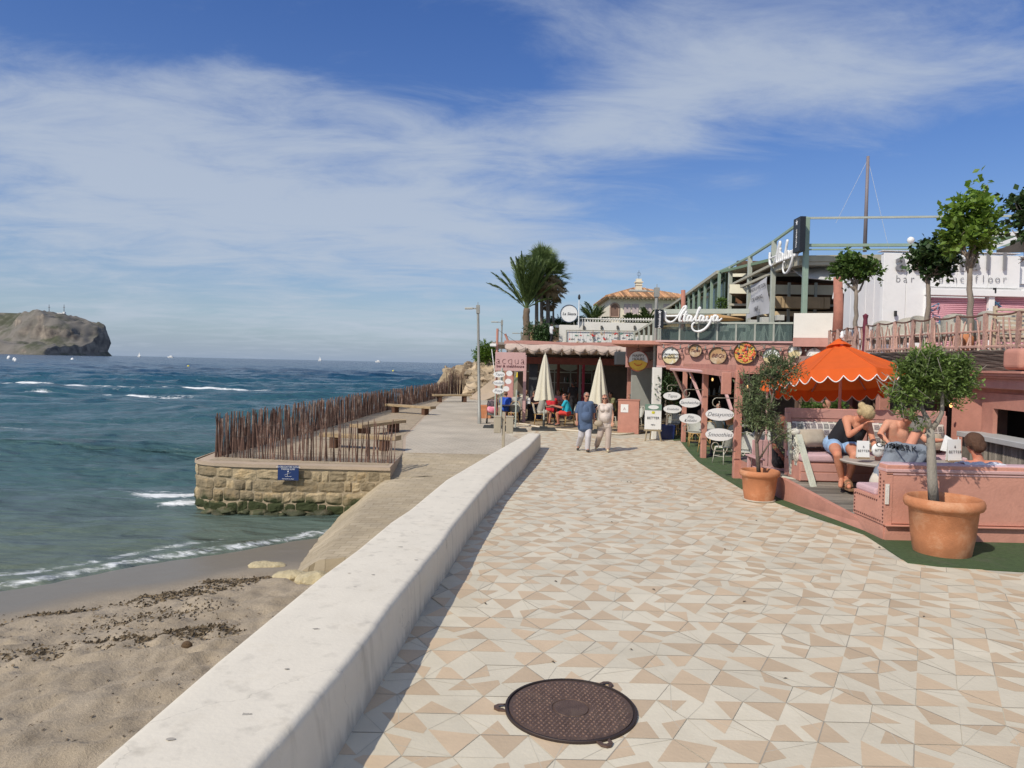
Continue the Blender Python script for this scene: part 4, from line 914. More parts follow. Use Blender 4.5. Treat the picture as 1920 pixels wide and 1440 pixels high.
def closed_umbrella(x, y, h, label, mat, group):
    t = thing('closed_umbrella', label, 'umbrella', (x, y, 0), group)
    mb = MB(); mb.cone((0, 0, .04), (0, 0, h), .028, .028, 8); mb.build('pole', greyG, t, smooth=True, sangle=40)
    mb = MB(); mb.box((0, 0, .04), (.95, .75, .08), taper=.94); mb.box((0, 0, .11), (.3, .3, .06)); mb.cone((0, 0, .1), (0, 0, .4), .045, .045, 8); mb.build('base', concB, t, bevel=.01)
    mb = MB(); n = 40; vs = []; rows = 18; z0 = h*.40
    for j in range(rows+1):
        f = j/rows; z = z0+(h-.05-z0)*f; r = .045+.27*(1-f)**.8
        for i in range(n):
            a = 2*pi*i/n; rr = r*(1+.30*(1-f*.6)*cos(a*8+sin(f*4)*.6)); e = (.09*nz(cos(a)*2, sin(a)*2, x) if j == 0 else 0)
            vs.append((rr*cos(a), rr*sin(a), z+e))
    mb.add(vs, [(j*n+i, j*n+(i+1) % n, (j+1)*n+(i+1) % n, (j+1)*n+i) for j in range(rows) for i in range(n)]); mb.build('canopy', mat, t, smooth=True)
    mb = MB(); mb.lathe([(.055, h-.12), (.06, h-.05), (.02, h), (.001, h+.09)], n=10); mb.build('finial', mat, t, smooth=True); return t

# ================================================================ ACQUA BAR
aq = thing('beach_bar', 'pink open fronted beach bar with scalloped fabric awning and dark red interior', 'bar building', (2.2, 32, 0))
def bx(name, mat, c, d, rz=0, par=aq, bev=.01, **k):
    mb = MB(); mb.box(c, d, rz, **k); return mb.build(name, mat, par, world=True, bevel=bev)
Yf = 31.0
xl_, xr_ = P(930, 650, Yf).x, P(1182, 650, Yf).x
zt = P(1060, 647, Yf).z; zb = P(1060, 668, Yf).z
bx('roof', M('bar_roof', (.30, .27, .24), .9, .1), ((xl_+xr_)/2+.6, Yf+4.6, zt+.02), (xr_-xl_+1.6, 8.6, .12))
# salmon roof edge board following the front
mb = MB(); mb.grid(30, 2, lambda u, v: V((xl_+.35+(xr_-xl_-.35)*u, Yf+.02, zt-.02+.16*v+.02*sin(u*9)))); mb.grid(30, 2, lambda u, v: V((xl_+.35+(xr_-xl_-.35)*u, Yf+.02+.3*v, zt+.14+.02*sin(u*9)))); mb.build('roof_edge', pinkF, aq, world=True)
# scalloped awning valance
mb = MB(); nsc = 11
def scal(u, v):
    x = xl_+.38+(xr_-xl_-.38)*u; ph = (u*nsc) % 1; z = zt-.0-(.16+.24*abs(sin(pi*u*nsc))**.6)*v; return V((x, Yf-.02-.30*sin(v*pi*.7)-.07*abs(sin(pi*u*nsc)), z+.02*sin(u*21)))
mb.grid(190, 6, scal); mb.build('awning_valance', awnb, aq, world=True, smooth=True)
for k in range(5):   # fabric swags under the roof, seen from below
    mb = MB(); mb.grid(60, 5, lambda u, v: V((xl_+.5+(xr_-xl_-.5)*u, Yf+.4+k*.8+.8*v, zt-.10-.22*sin(pi*v)-.04*abs(sin(u*nsc*pi))))); mb.build('awning_swag', awnb, aq, world=True, smooth=True)
bx('beam', redwood, ((xl_+xr_)/2+.3, Yf+.9, P(1060, 677, Yf+.9).z), (xr_-xl_-.9, .14, .30))
post_px = [983, 1182, 1201]
bx('post', palepink, (P(984, 700, 30.6).x, 30.6, 1.45), (.13, .13, 2.9))
bx('post', salmon, (P(1180, 700, 30.4).x, 30.4, 1.6), (.16, .16, 3.2))
bx('post', salmon, (P(955, 700, 33).x, 33, 1.45), (.42, .2, 2.9))
bx('post', M('slate_post', (.05, .055, .06), .8, .2), (P(1000, 700, 32.2).x, 32.2, 1.45), (.38, .2, 2.9))
for px in (1047, 1085, 1140, 1168): bx('post', redwood, (P(px, 700, 35.5).x, 35.5, 1.45), (.14, .14, 2.9))
bx('post', M('mirror_post', (.22, .26, .22), .4, .5, 20), (P(1088, 700, 34.6).x, 34.6, 1.45), (.11, .1, 2.9)); bx('post', M('raspberry', (.42, .05, .10), .7, .1), (P(1094, 700, 34.4).x, 34.4, 1.4), (.12, .1, 2.7))
# rear and side shell
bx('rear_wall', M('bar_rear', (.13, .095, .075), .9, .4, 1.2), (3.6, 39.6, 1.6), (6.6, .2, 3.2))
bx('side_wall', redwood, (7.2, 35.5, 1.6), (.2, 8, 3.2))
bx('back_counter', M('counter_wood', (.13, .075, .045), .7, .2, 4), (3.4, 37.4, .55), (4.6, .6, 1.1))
mb = MB()
for px, ya, yb in ((1036, 700, 702), (1075, 706, 708)): pass
for z_ in (.98, 2.15): mb.box((2.6, 36.4, z_), (4.8, .05, .05))
for px in (1040, 1070, 1110, 1150): mb.box((P(px, 700, 36.4).x, 36.4, 1.5), (.05, .05, 2.6))
mb.build('window_frame', greyG, aq, world=True)
for k, (px, py) in enumerate(((1035, 688), (1068, 690), (1104, 690))):
    mb = MB(); a = P(px, py, 35.9); mb.grid(14, 4, lambda u, v: V((a.x-.45+.9*u, 35.9-.05*v, a.z+.16*(1-v)-.16*sin(pi*u)*v))); mb.build('curtain_swag', M('mint_cloth', (.42, .50, .42), .9, .1), aq, world=True, smooth=True)
rb = random.Random(5)
for k in range(26):   # bottles and lamps at the back of the bar
    mb = MB(); x = rb.uniform(1.3, 5.6); z_ = rb.choice((1.1, 1.12, 1.62)); h = rb.uniform(.2, .34); mb.lathe([(.04, 0), (.04, h*.6), (.014, h*.75), (.014, h)], c=(x, 37.3, z_), n=8, close=True)
    mb.build('bottle', [M('bottle_green', (.03, .09, .04), .2, .1), M('bottle_amber', (.16, .07, .02), .2, .1), M('bottle_clear', (.35, .38, .38), .15, .1)][k % 3], aq, world=True, smooth=True)
bx('bar_shelf', M('shelf_pale', (.40, .38, .34), .7), (3.5, 37.3, 1.6), (4.6, .3, .04))
bx('speaker_box', M('speaker_grey', (.055, .06, .065), .6, .1), (P(1167, 668, 30).x, 30.0, P(1167, 672, 30).z), (.62, .45, .56), bev=.03)
# floor slab with pale kerb
fl = [G(985, 800), G(960, 790), G(1010, 806), G(1050, 808), G(1100, 810), G(1155, 815), G(1185, 816), G(1260, 812)]
mb = MB(); pts = [G(912, 780), G(962, 795), G(984, 797), G(1030, 806), G(1100, 811), G(1160, 816), G(1200, 813), G(1275, 802)]
mb.slab([(p.x, p.y, .045) for p in pts]+[(8.5, 41, .045), (-.8, 41, .045)], .04); tag(mb.build('terrace_floor', M('floor_ochre', (.40, .31, .19), .8, .2, 2, bump=.3), recenter=False), kind='structure')
mb = MB(); mb.tube([(p.x, p.y, .035) for p in pts[1:7]], .035, 6); tag(mb.build('terrace_kerb', M('kerb_pale', (.60, .53, .42), .9, .1), smooth=True, recenter=False), kind='structure')
# acqua sign board
a, b = P(929, 660, 29.6), P(985, 696, 29.6)
sg = thing('bar_sign', 'pale pink hanging sign lettered acqua at the left end of the bar', 'sign', ((a.x+b.x)/2, 29.6, b.z)); o_ = ORG[sg.name]; w_, h_ = b.x-a.x, a.z-b.z
mb = MB(); mb.box(((a.x+b.x)/2, 29.6, (a.z+b.z)/2), (w_, .05, h_)); mb.build('board', palepink, sg, world=True, bevel=.005)
maroon = M('maroon_ink', (.13, .03, .035), .6, .05)
text('acqua', .46, (o_.x, 29.565, b.z+h_*.55), maroon, sg, world=True, sx=1.0, spacing=1.16, ext=.004, off=-.014)
text('bar & steakhouse', .155, (o_.x, 29.565, b.z+h_*.25), maroon, sg, world=True, spacing=1.05, ext=.006)
t = thing('sign_post', 'tall salmon post with festoon bulbs at the left corner of the bar', 'post', (P(931, 700, 29.9).x, 29.9, 0))
mb = MB(); mb.cone((0, 0, 0), (0, 0, P(931, 616, 29.9).z), .05, .05, 8); mb.build('pole', salmon, t)
mb = MB(); mb.cone((.02, 0, P(931, 616, 29.9).z-.05), (1.1, .3, P(960, 650, 29.9).z), .008, .008, 4); mb.build('cable', black, t)
t2 = thing('sign_post', 'shorter leaning salmon post behind the left end of the awning', 'post', (P(950, 648, 32).x, 32, zt)); mb = MB(); mb.cone((.12, 0, 0), (-.08, 0, P(948, 626, 32).z-zt), .05, .05, 8); mb.build('pole', salmon, t2)
t3 = thing('awning_rod', 'thin white slanting rod and floodlight at the left of the pink bar sign', 'awning rod', (P(929, 700, 29.8).x, 29.8, 1.9)); mb = MB(); mb.cone((.0, 0, 0), V(P(922, 655, 29.8))-ORG[t3.name], .02, .02, 6); mb.build('rod', whiteP, t3)
mb = MB(); q = P(925, 647, 29.8)-ORG[t3.name]; mb.box(q, (.26, .12, .12)); mb.build('floodlight', whiteP, t3, bevel=.02)
def oval_sign(c, w, h, words, label, size, name='oval_sign', group='white oval menu signs', par=None, col=None, yaw=0.0, lines=.8):
    """white oval plate facing the promenade"""
    t = thing(name, label, 'sign', c, group); t.rotation_euler[2] = yaw
    mb = MB(); n = 40; vs = [(w/2*cos(2*pi*i/n), -.012, h/2*sin(2*pi*i/n)) for i in range(n)]; vs2 = [(x, .012, z) for x, _, z in vs]
    mb.add(vs+vs2, [tuple(range(n)), tuple(range(2*n-1, n-1, -1))]+[(i, n+i, n+(i+1) % n, (i+1) % n) for i in range(n)]); mb.build('plate', col or whiteP, t)
    if words: text(words, size, (0, -.016, 0), M('ink_grey', (.14, .15, .17), .6), t, shear=.35, lines=lines, ext=.002, off=-size*.012)
    return t
tp = thing('sign_totem', 'slim grey totem post holding the stacked oval signs beside the bar', 'sign post', G(939, 803)); 
mb = MB(); mb.cone((0, 0, .05), (0, 0, P(939, 690, 28).z), .035, .035, 8); mb.build('pole', greyG, tp); mb = MB(); mb.box((0, 0, .05), (.7, .5, .1), taper=.9); mb.build('base', concB, tp, bevel=.01)
for px, py, w, h, wd, lab in ((936, 702, 22, 11, 'Tapas', 'uppermost white oval sign on the totem below the acqua board'), (935, 718, 21, 10.5, 'Ensaladas', 'middle white oval sign on the totem left of the bar'), (934, 733, 21, 10.5, 'Pizza', 'lowest white oval sign on the totem left of the bar')):
    Y_ = G(939, 803).y-.1; s = Y_/1350; oval_sign(P(px, py, Y_), w*s, h*s, wd, lab, .15)
for px, py, lab in ((955, 700, 'upper small oval sign edged behind the totem under the acqua board'), (953, 715, 'second small oval sign behind the totem under the acqua board'), (949, 729, 'third small oval sign behind the totem above the blue shirted guest')):
    Y_ = 29; s = Y_/1350; oval_sign(P(px, py, Y_), 12*s, 10*s, '', lab, .1)
t = thing('festoon_lights', 'drooping cable of small bulbs along the scalloped awning of the bar', 'string lights', (xl_, Yf-.5, zt)); pts = [V((xl_+.3+(xr_-xl_)*k/60, Yf-.48, zt-.16-.16*abs(sin(k*pi/10)))) for k in range(61)]
mb = MB(); mb.tube(pts, .009, 4); mb.build('cable', black, t, world=True)
for k in range(2, 60, 4): mb = MB(); mb.lathe([(.014, 0), (.02, -.05), (.04, -.10), (.002, -.16)], c=pts[k], n=8); mb.build('bulb', M('bulb_smoke', (.16, .13, .10), .25, .1), t, world=True, smooth=True)
for k, (px, py) in enumerate(((1190, 700), (1185, 712), (1172, 706), (1178, 694), (1150, 702), (1142, 716))): mb = MB(); mb.ell(P(px, py, 33), .045, 8); mb.build('pendant_bulb', M('pendant_glow', (1, .75, .45), .3, 0, emit=1.6), aq, world=True)
# podium
pd = thing('host_podium', 'salmon pink host podium with a small white notice in front of the bar', 'podium', (0, 0, 0)); pd.location = (G(1178, 812).x, 27.1, 0); ORG[pd.name] = V(pd.location)
mb = MB(); mb.box((0, 0, .62), (.78, .62, 1.24)); mb.box((0, 0, 1.255), (.82, .66, .03)); pd.rotation_euler[2] = R(-12); mb.build('cabinet', salmon, pd, bevel=.01)
mb = MB(); mb.box((-.15, -.318, .95), (.28, .008, .30)); mb.build('notice', whiteP, pd); text('A', .15, (-.15, -.326, .93), M('pinkink', (.5, .3, .3), .6), pd)
# closed umbrellas
closed_umbrella(G(1019, 806).x, 27.6, P(1021, 664, 27.6).z, 'closed cream umbrella on a black base, left one in front of the bar', cream, 'closed cream umbrellas')
closed_umbrella(G(1112, 806).x+.05, 26.9, P(1114, 673, 26.9).z, 'closed cream umbrella behind the walking couple', cream, 'closed cream umbrellas')
for px, py, lab in ((927, 802, 'dark umbrella base and bare pole left of the bar tables'), (966, 808, 'dark umbrella base with a grey green pole in front of the bar tables')):
    q = G(px, py); t = thing('umbrella_stand', lab, 'umbrella stand', q, 'empty umbrella stands'); mb = MB(); mb.box((0, 0, .04), (.9, .7, .08), taper=.93); mb.box((0, 0, .1), (.3, .3, .05)); mb.build('base', concB, t, bevel=.01)
    mb = MB(); mb.cone((0, 0, .1), (0.02, 0, 1.55), .03, .03, 8); mb.build('pole', greyG, t)
# tables and chairs of the bar
GA = 'rattan bistro chairs of the bar terrace'; TA = 'dark square tables of the bar terrace'
def gx(px, y): return P(px, 700, y).x
table(tabA, gx(957, 30.1), 30.1, 'dark square table nearest the pushchair', TA, .045); table(tabA, gx(992, 31.5), 31.5, 'dark square table with a small white menu stand behind the pink post', TA, .045); table(tabA, gx(1042, 29.6), 29.6, 'dark square table between the grey shirted guest and the turquoise shirted man', TA, .045)
table(tabA, gx(1130, 33.5), 33.5, 'dark square table deep inside the bar', TA, .045)
chair(chairA, gx(949, 30.8), 30.5, pi, 'chair with its pale back turned to the camera left of the bar tables', GA, .045)
chair(chairA, gx(964, 30.8), 30.0, pi*.9, 'chair back to the camera immediately left of the pale pink post', GA, .045)
chair(chairA, gx(1013, 29.5), 29.5, -pi/2, 'chair under the grey shirted guest beside the closed umbrella', GA, .045)
chair(chairR, gx(1070, 29.2), 29.2, pi/2, 'chair with red cushion and cane legs under the turquoise shirted man', GA, .045)
chair(chairA, gx(1037, 30.5), 30.6, pi, 'chair under the red clothed guest', GA, .045)
chair(chairW, gx(1194, 28.6), 28.6, pi/2+.4, 'pale cane chair just right of the salmon podium', GA, .045)
chair(chairW, gx(1148, 28.8), 28.8, -pi/2, 'pale cane chair mostly hidden behind the salmon podium', GA, .045)
chair(chairA, gx(980, 32.5), 32.4, .3, 'chair facing the camera behind the menu stand', GA, .045)
chair(chairA, gx(1216, 31), 31, .3, 'shadowed chair right of the podium under the bar roof', GA, .045)
t = thing('menu_stand', 'small white menu stand on the dark table beside the pink post', 'menu stand', (gx(992, 31.3), 31.3, .80)); mb = MB(); mb.box((0, 0, .13), (.16, .04, .26), taper=.9); mb.build('card', whiteP, t); text('acqua', .05, (0, -.03, .14), inkM, t)
# pushchair
q = G(925, 790); t = thing('pushchair', 'black pushchair with a pink hood bag parked left of the bar', 'pushchair', (gx(925, 30.2), 30.2, 0))
pinkC = M('pink_bag', (.70, .22, .30), .8, .35, 16, col2=(.8, .6, .6), c2scale=9); 
mb = MB(); mb.ell((0, 0, .78), (.24, .28, .24), 14); mb.build('hood', M('hood_cloth', (.05, .04, .05), .9, .3, 10, col2=(.3, .2, .2), c2scale=5), t, smooth=True)
mb = MB(); mb.ell((0, -.16, .60), (.25, .14, .17), 12); mb.build('bag', pinkC, t, smooth=True)
mb = MB(); mb.box((0, .02, .40), (.42, .4, .12)); mb.build('seat', M('seat_cloth', (.16, .18, .17), .9), t, bevel=.03)
mb = MB(); [mb.tube([(s*.22, -.28, .12), (s*.22, .05, .42), (s*.21, .34, .98)], .014, 6) for s in (-1, 1)]; mb.tube([(-.21, .34, .98), (.21, .34, .98)], .018, 6); mb.tube([(-.22, .28, .12), (-.22, -.1, .45)], .012, 6); mb.tube([(.22, .28, .12), (.22, -.1, .45)], .012, 6); mb.build('frame', black, t, smooth=True)
for sx_ in (-1, 1):
    for sy_ in (-1, 1): mb = MB(); mb.cone((sx_*.26, sy_*.28, .1), (sx_*.20, sy_*.28, .1), .1, .1, 14); mb.build('wheel', black, t, smooth=True, sangle=40)
pot0 = thing('square_planter', 'small orange square planter behind the pushchair', 'planter', (gx(911, 33), 33, 0)); mb = MB(); mb.box((0, 0, .3), (.55, .5, .6), taper=1.05); mb.build('pot', terra, pot0, bevel=.02)
# striped surfboard shaped pink board and ice cream umbrella behind
t = thing('kiosk_umbrella', 'yellow and purple drinks parasol glimpsed behind the bar posts', 'umbrella', (gx(998, 42), 42, 0)); mb = MB(); mb.lathe([(.9, 2.05), (.62, 2.22), (.02, 2.5)], n=8); mb.build('canopy', M('purple_cloth', (.22, .12, .45), .9), t); mb = MB(); mb.lathe([(.95, 1.75), (.9, 2.05)], n=8); mb.build('valance', M('yellow_cloth', (.65, .48, .02), .9), t); mb = MB(); mb.cone((0, 0, 0), (0, 0, 2.5), .03, .03); mb.build('pole', whiteP, t)
t = thing('surfboard_menu', 'pink surfboard shaped board standing at the left end of the bar', 'menu board', (gx(956, 31.4), 31.4, .3)); mb = MB(); n = 24; mb.slab([(.18*cos(2*pi*i/n)*(1-.25*max(0, sin(2*pi*i/n))), 0, 1.0+.95*sin(2*pi*i/n)) for i in range(n)], .05); mb.build('board', M('pink_board', (.60, .30, .27), .6), t)

# ================================================================ BEHIND THE BAR: HILL, TERRACE, VILLA, PALMS, ROCKS
soil = M('hill_soil', (.20, .17, .11), .95, .3, .6, bump=.8, bscale=4, col2=(.07, .09, .04), c2scale=.25)
mb = MB()
def hill(u, v):
    x = -1.2+62*u; y = 43.5+80*v; z = 3.2*smooth01(43.5, 45, y) + .9*smooth01(46, 52, y)+2.8*smooth01(52, 75, y)+2*smooth01(75, 120, y)
    if x < 3: z = z*smooth01(-1.2, 3, x)**.6
    return V((x, y, z-.06+.15*nz(x*.4, y*.4)))
mb.grid(80, 80, hill); tag(mb.build('hillside', soil, smooth=True, recenter=False), kind='structure')
# rocks
rockM = M('coast_rock', (.36, .28, .18), .95, .3, 2.5, bump=1, bscale=9, col2=(.16, .11, .07), c2scale=1.1, c2lo=.48, c2hi=.6)
mb = MB()
pk = [(850, 694, 60, 1.5, .9), (875, 690, 61, 1.6, 1.2), (905, 684, 62, 2.0, 2.0), (930, 678, 64, 3.0, 3.0), (865, 690, 66, 3.0, 2.5)]
pkw = [(P(a, b, c).x, c, P(a, b, c).z, r1, r2) for a, b, c, r1, r2 in pk]
def rock(u, v):
    x = -6.2+8.5*u; y = 57.6+16*v; z = -.6
    for cx_, cy_, cz_, r1, r2 in pkw:
        q = max(abs(x-cx_)/r1, abs(y-cy_)/r2); z = max(z, -.6+(cz_+.6)*(1-smooth01(.55, 1.25, q+.35*nz(x*.9, y*.9))))
    s = 2.2*nz(x*.55, y*.55, 4); z += .35*nz(x*1.1, y*1.1)+.16*nz(x*3.2, y*3.2, 2)*(1 if z > 0 else .4)
    z = z + .12*(round(z*3)/3-z)*2.5
    return V((x+.2*nz(y*2, z*2), y, z))
mb.grid(120, 110, rock); tag(mb.build('rocky_outcrop', rockM, smooth=True, sangle=25, recenter=False), kind='structure')
mb = MB(); rb = random.Random(3)
for _ in range(170):
    px = rb.uniform(880, 930); py = 690+(px-880)*-.1+rb.uniform(0, 46); Yr = 56.5-(py-690)*.08; c = P(px, py, Yr); s = rb.uniform(.12, .42)
    i0 = len(mb.v); mb.ell(c, (s*1.2, s, s*.7), 8, tint=rb.random())
    for k in range(i0, len(mb.v)): mb.v[k] = mb.v[k]+V((nz(*(mb.v[k]*2)), nz(*(mb.v[k]*2+V((7, 0, 0)))), nz(*(mb.v[k]*2+V((0, 7, 0))))))*.3*s*3
tag(mb.build('rock_rubble', M('rubble', (.42, .33, .22), .95, .25, 2.5, bump=.8, bscale=9, tint=.4, col2=(.24, .18, .12), c2scale=1.3), smooth=True, sangle=40, recenter=False), 'pale rubble slope right of the rocky outcrop', 'rocks', kind='stuff')
mb = MB(); mb.slab([P(880, 745, 50), P(930, 706, 52), P(990, 700, 55), P(990, 716, 52), P(905, 752, 49)][::-1], .3); tag(mb.build('side_path', concM, recenter=False), kind='structure')
def bush(name, label, c, rad, n, mat, cat='bush', l=.12, w=.05, seed=1, trunk=True, group=None):
    r = random.Random(seed); t = thing(name, label, cat, c, group); mb = MB(); bl = [((rdir(r).x*rad*.55, rdir(r).y*rad*.5, rad*(.75+rdir(r).z*.45)), (rad*r.uniform(.4, .65),)*2+(rad*r.uniform(.35, .5),), r.uniform(.3, .75)) for _ in range(9)]
    crown(mb, bl, n, l, w, r); mb.build('crown', mat, t)
    if trunk:
        mb = MB(); [limb(mb, (0, 0, -.3), (rdir(r).x*rad*.4, rdir(r).y*rad*.3, rad*.8), rad*.08, rad*.02, r) for _ in range(4)]; mb.build('trunk', bark, t)
    return t
q = P(914, 680, 56.5); bush('pine_bush', 'small bright green shrub standing on the rocks left of the bar sign', q, 1.15, 3600, leafB, l=.22, w=.07, seed=4)
# palms
frondM = M('palm_frond', (.115, .165, .05), .55, .15, 6, tint=.5, trans=.2); dryM = M('palm_dry', (.30, .21, .10), .8, .2, 6, tint=.5, trans=.1)
trunkM = M('palm_trunk', (.17, .125, .085), .95, .3, 5, bump=1, bscale=16, stretch=(1, 1, 3))
def frond(mb, r, base, an, el, L_, curve, nl=26, ll=.5, tone=.5, wid=.05):
    d = V((cos(an)*cos(el), sin(an)*cos(el), sin(el))); p = V(base); pts = [p.copy()]; seg = 12
    for i in range(seg):
        d = (d+V((0, 0, -curve/seg*(.4+i/seg)))).normalized(); p = p+d*L_/seg; pts.append(p.copy())
    mb.tube(pts, [.035*(1-i/14) for i in range(seg+1)], 4, tint=tone)
    for k in range(nl):
        f = .12+.88*k/nl; i = min(seg-1, int(f*seg)); q = pts[i].lerp(pts[i+1], f*seg-i); t_ = (pts[i+1]-pts[i]).normalized(); s = t_.cross(V((0, 0, 1))); 
        if s.length < .01: s = V((1, 0, 0))
        s.normalize(); l2 = ll*sin(pi*min(.97, f*.85+.12))*r.uniform(.8, 1.1)
        for sg_ in (-1, 1): leaf(mb, q, t_*.9+s*sg_*.75+V((0, 0, -.05+r.uniform(-.25, .2))), V((0, 0, 1))+rdir(r)*.4, l2, wid, min(1, max(0, tone+r.uniform(-.3, .3))))
def feather_palm(name, label, base, top, r0, r1, fr, seed, group='palms', L_=2.2, ll=.5):
    r = random.Random(seed); t = thing(name, label, 'palm', base, group); top = V(top)-V(base); mb = MB()
    pts = [V((0, 0, -.2)).lerp(top, k/14)+V((.03*sin(k), 0, 0)) for k in range(15)]; mb.tube(pts, [(r0+(r1-r0)*k/14)*(1.08 if k % 2 else .96) for k in range(15)], 12)
    mb.build('trunk', trunkM, t, smooth=True)
    for an, el, l, cu in fr:
        mb = MB(); frond(mb, r, top+V((0, 0, -.05)), an, el, l*L_, cu, 46, ll*l, r.uniform(.35, .7), .075); mb.build('frond', frondM, t)
    return t
def gz(y): return 3.2*smooth01(43.5, 45, y)+.9*smooth01(46, 52, y)+2.8*smooth01(52, 75, y)+2*smooth01(75, 120, y)
r = random.Random(8)
b0 = P(988, 650, 50.5); b0.z = 3.6
fr = [(R(175), R(42), 1.05, .55), (R(185), R(52), 1.1, .5), (R(160), R(58), 1.05, .3), (R(200), R(72), 1.15, .25), (R(90), R(80), 1.2, .15), (R(20), R(78), 1.2, .2), (R(10), R(68), 1.15, .3), (R(-5), R(60), 1.15, .35), (R(30), R(62), 1.1, .4), (R(0), R(48), .95, .5), (R(-30), R(70), 1.1, .3), (R(250), R(76), 1.15, .2), (R(120), R(70), 1.1, .3), (R(-10), R(35), .6, .6), (R(300), R(74), 1.1, .2), (R(170), R(84), 1.25, .1), (R(5), R(84), 1.25, .1), (R(60), R(70), 1.1, .3)]+[(R(a_), R(e_), 1.15, .2) for a_, e_ in ((40, 82), (100, 84), (150, 80), (210, 82), (270, 78), (330, 80), (0, 72), (15, 74), (-15, 76), (190, 78))]
feather_palm('date_palm', 'feathery palm with a ringed trunk rising left of the others behind the bar', b0, P(987, 578, 50.5), .30, .22, fr, 2, L_=3.25, ll=.88)
def fan_palm(label, px, top, Y, cr, seed, dead=.4, r0=.15):
    r = random.Random(seed); b = P(px, 650, Y); b.z = gz(Y)-.1; tp_ = P(px+rnd.uniform(-1, 1), top, Y); t = thing('fan_palm', label, 'palm', b, 'palms'); h = tp_-b; mb = MB(); mb.tube([V((0, 0, -.2)).lerp(h, k/8) for k in range(9)], [r0*(1-.03*k) for k in range(9)], 10); mb.build('trunk', M('fan_trunk', (.20, .17, .14), .95, .3, 5, bump=1, bscale=16, stretch=(1, 1, 3)), t, smooth=True)
    gm, dm = MB(), MB()
    for k in range(44):
        an = r.uniform(0, 2*pi); el = r.uniform(-.9, 1.45); dry = el < -.05 or (el < .35 and r.random() < .5); L_ = cr*r.uniform(.45, .62)*(.9 if dry else 1)
        d = V((cos(an)*cos(el), sin(an)*cos(el), sin(el))); c = h+d*L_; m_ = dm if dry else gm; m_.cone(h, c, .02, .012, 4, tint=.4)
        sd_ = d.cross(V((0, 0, 1))).normalized(); up_ = sd_.cross(d)
        for q in range(22):
            a = (q/21-.5)*2.6; dd = d*cos(a)+sd_*sin(a)+V((0, 0, -.25 if not dry else -.6)); leaf(m_, c, dd, up_+rdir(r)*.25, cr*r.uniform(.38, .52), .07, min(1, max(0, r.gauss(.5, .22))))
    gm.build('crown', frondM, t); dm.build('dead_fronds', dryM, t); return t
fan_palm('tall fan palm, left stem of the clump behind the bar', 1006, 520, 52, 1.6, 21)
fan_palm('tallest fan palm in the middle of the clump, topping the others', 1016, 508, 53.5, 2.2, 22)
fan_palm('tall fan palm, right stem of the clump with a wide ragged crown', 1027, 528, 52.8, 2.15, 23)
fan_palm('short fan palm with a skirt of brown dead fronds right of the clump', 1029, 568, 54, .9, 24, r0=.09)
fan_palm('tall thin fan palm at the back of the clump', 1038, 545, 55, 1.3, 25, r0=.09)
bush('garden_bush', 'dark leafy shrubs around the feet of the palms', V((P(1013, 640, 47).x, 47, 3.6)), 1.0, 2200, leafD, l=.2, w=.09, seed=6)
for px, py, Y, L_, sd_, lab in ((1112, 606, 60, 2.2, 31, 'low bushy palm in front of the villa left of its arched window'), (1214, 606, 60, 1.5, 32, 'low bushy palm below the right part of the villa'), (1183, 604, 62, .9, 33, 'small palm between the two low palms before the villa')):
    b = P(px, py, Y); r = random.Random(sd_); feather_palm('low_palm', lab, V((b.x, b.y, b.z-.6)), b, .3, .35, [(r.uniform(0, 2*pi), r.uniform(.15, 1.35), r.uniform(.7, 1.05), r.uniform(.6, 1.2)) for _ in range(26)], sd_, 'low palms in front of the villa', L_, .55)
# hedge and retaining wall
mb = MB(); rh = random.Random(9); a, b = P(1030, 610, 56), P(1110, 612, 56); tH = thing('hedge', 'dark green clipped hedge above the brown retaining wall', 'hedge', ((a.x+b.x)/2, 56, a.z-1.2))
crown(mb, [((k*.6-(b.x-a.x)/2, 0, 1.2), (.6, .5, .55), rh.uniform(.3, .6)) for k in range(int((b.x-a.x)/.6)+1)], 5200, .16, .08, rh); mb.build('foliage', leafD, tH)
stoneB = M('brown_stone', (.30, .19, .11), .95, .3, 2, bump=1, bscale=8, col2=(.42, .30, .19), c2scale=1.6)
rw = thing('retaining_wall', 'rough brown stone retaining wall with white coping behind the palm trunks', 'wall', (P(1020, 650, 52).x, 52, 3))
a, b = P(988, 612, 52), P(1051, 660, 52); mb = MB(); mb.grid(30, 14, lambda u, v: V((a.x+(b.x-a.x)*u, 52+.12*nz(u*9, v*5), b.z-1+(a.z-b.z+1)*v))); mb.build('stone_face', stoneB, rw, world=True, smooth=True)
mb = MB(); mb.box(((P(1028, 612, 52).x+b.x)/2, 51.95, P(1040, 612, 52).z), (b.x-P(1028, 612, 52).x, .5, .18)); mb.build('coping', whiteW, rw, world=True)
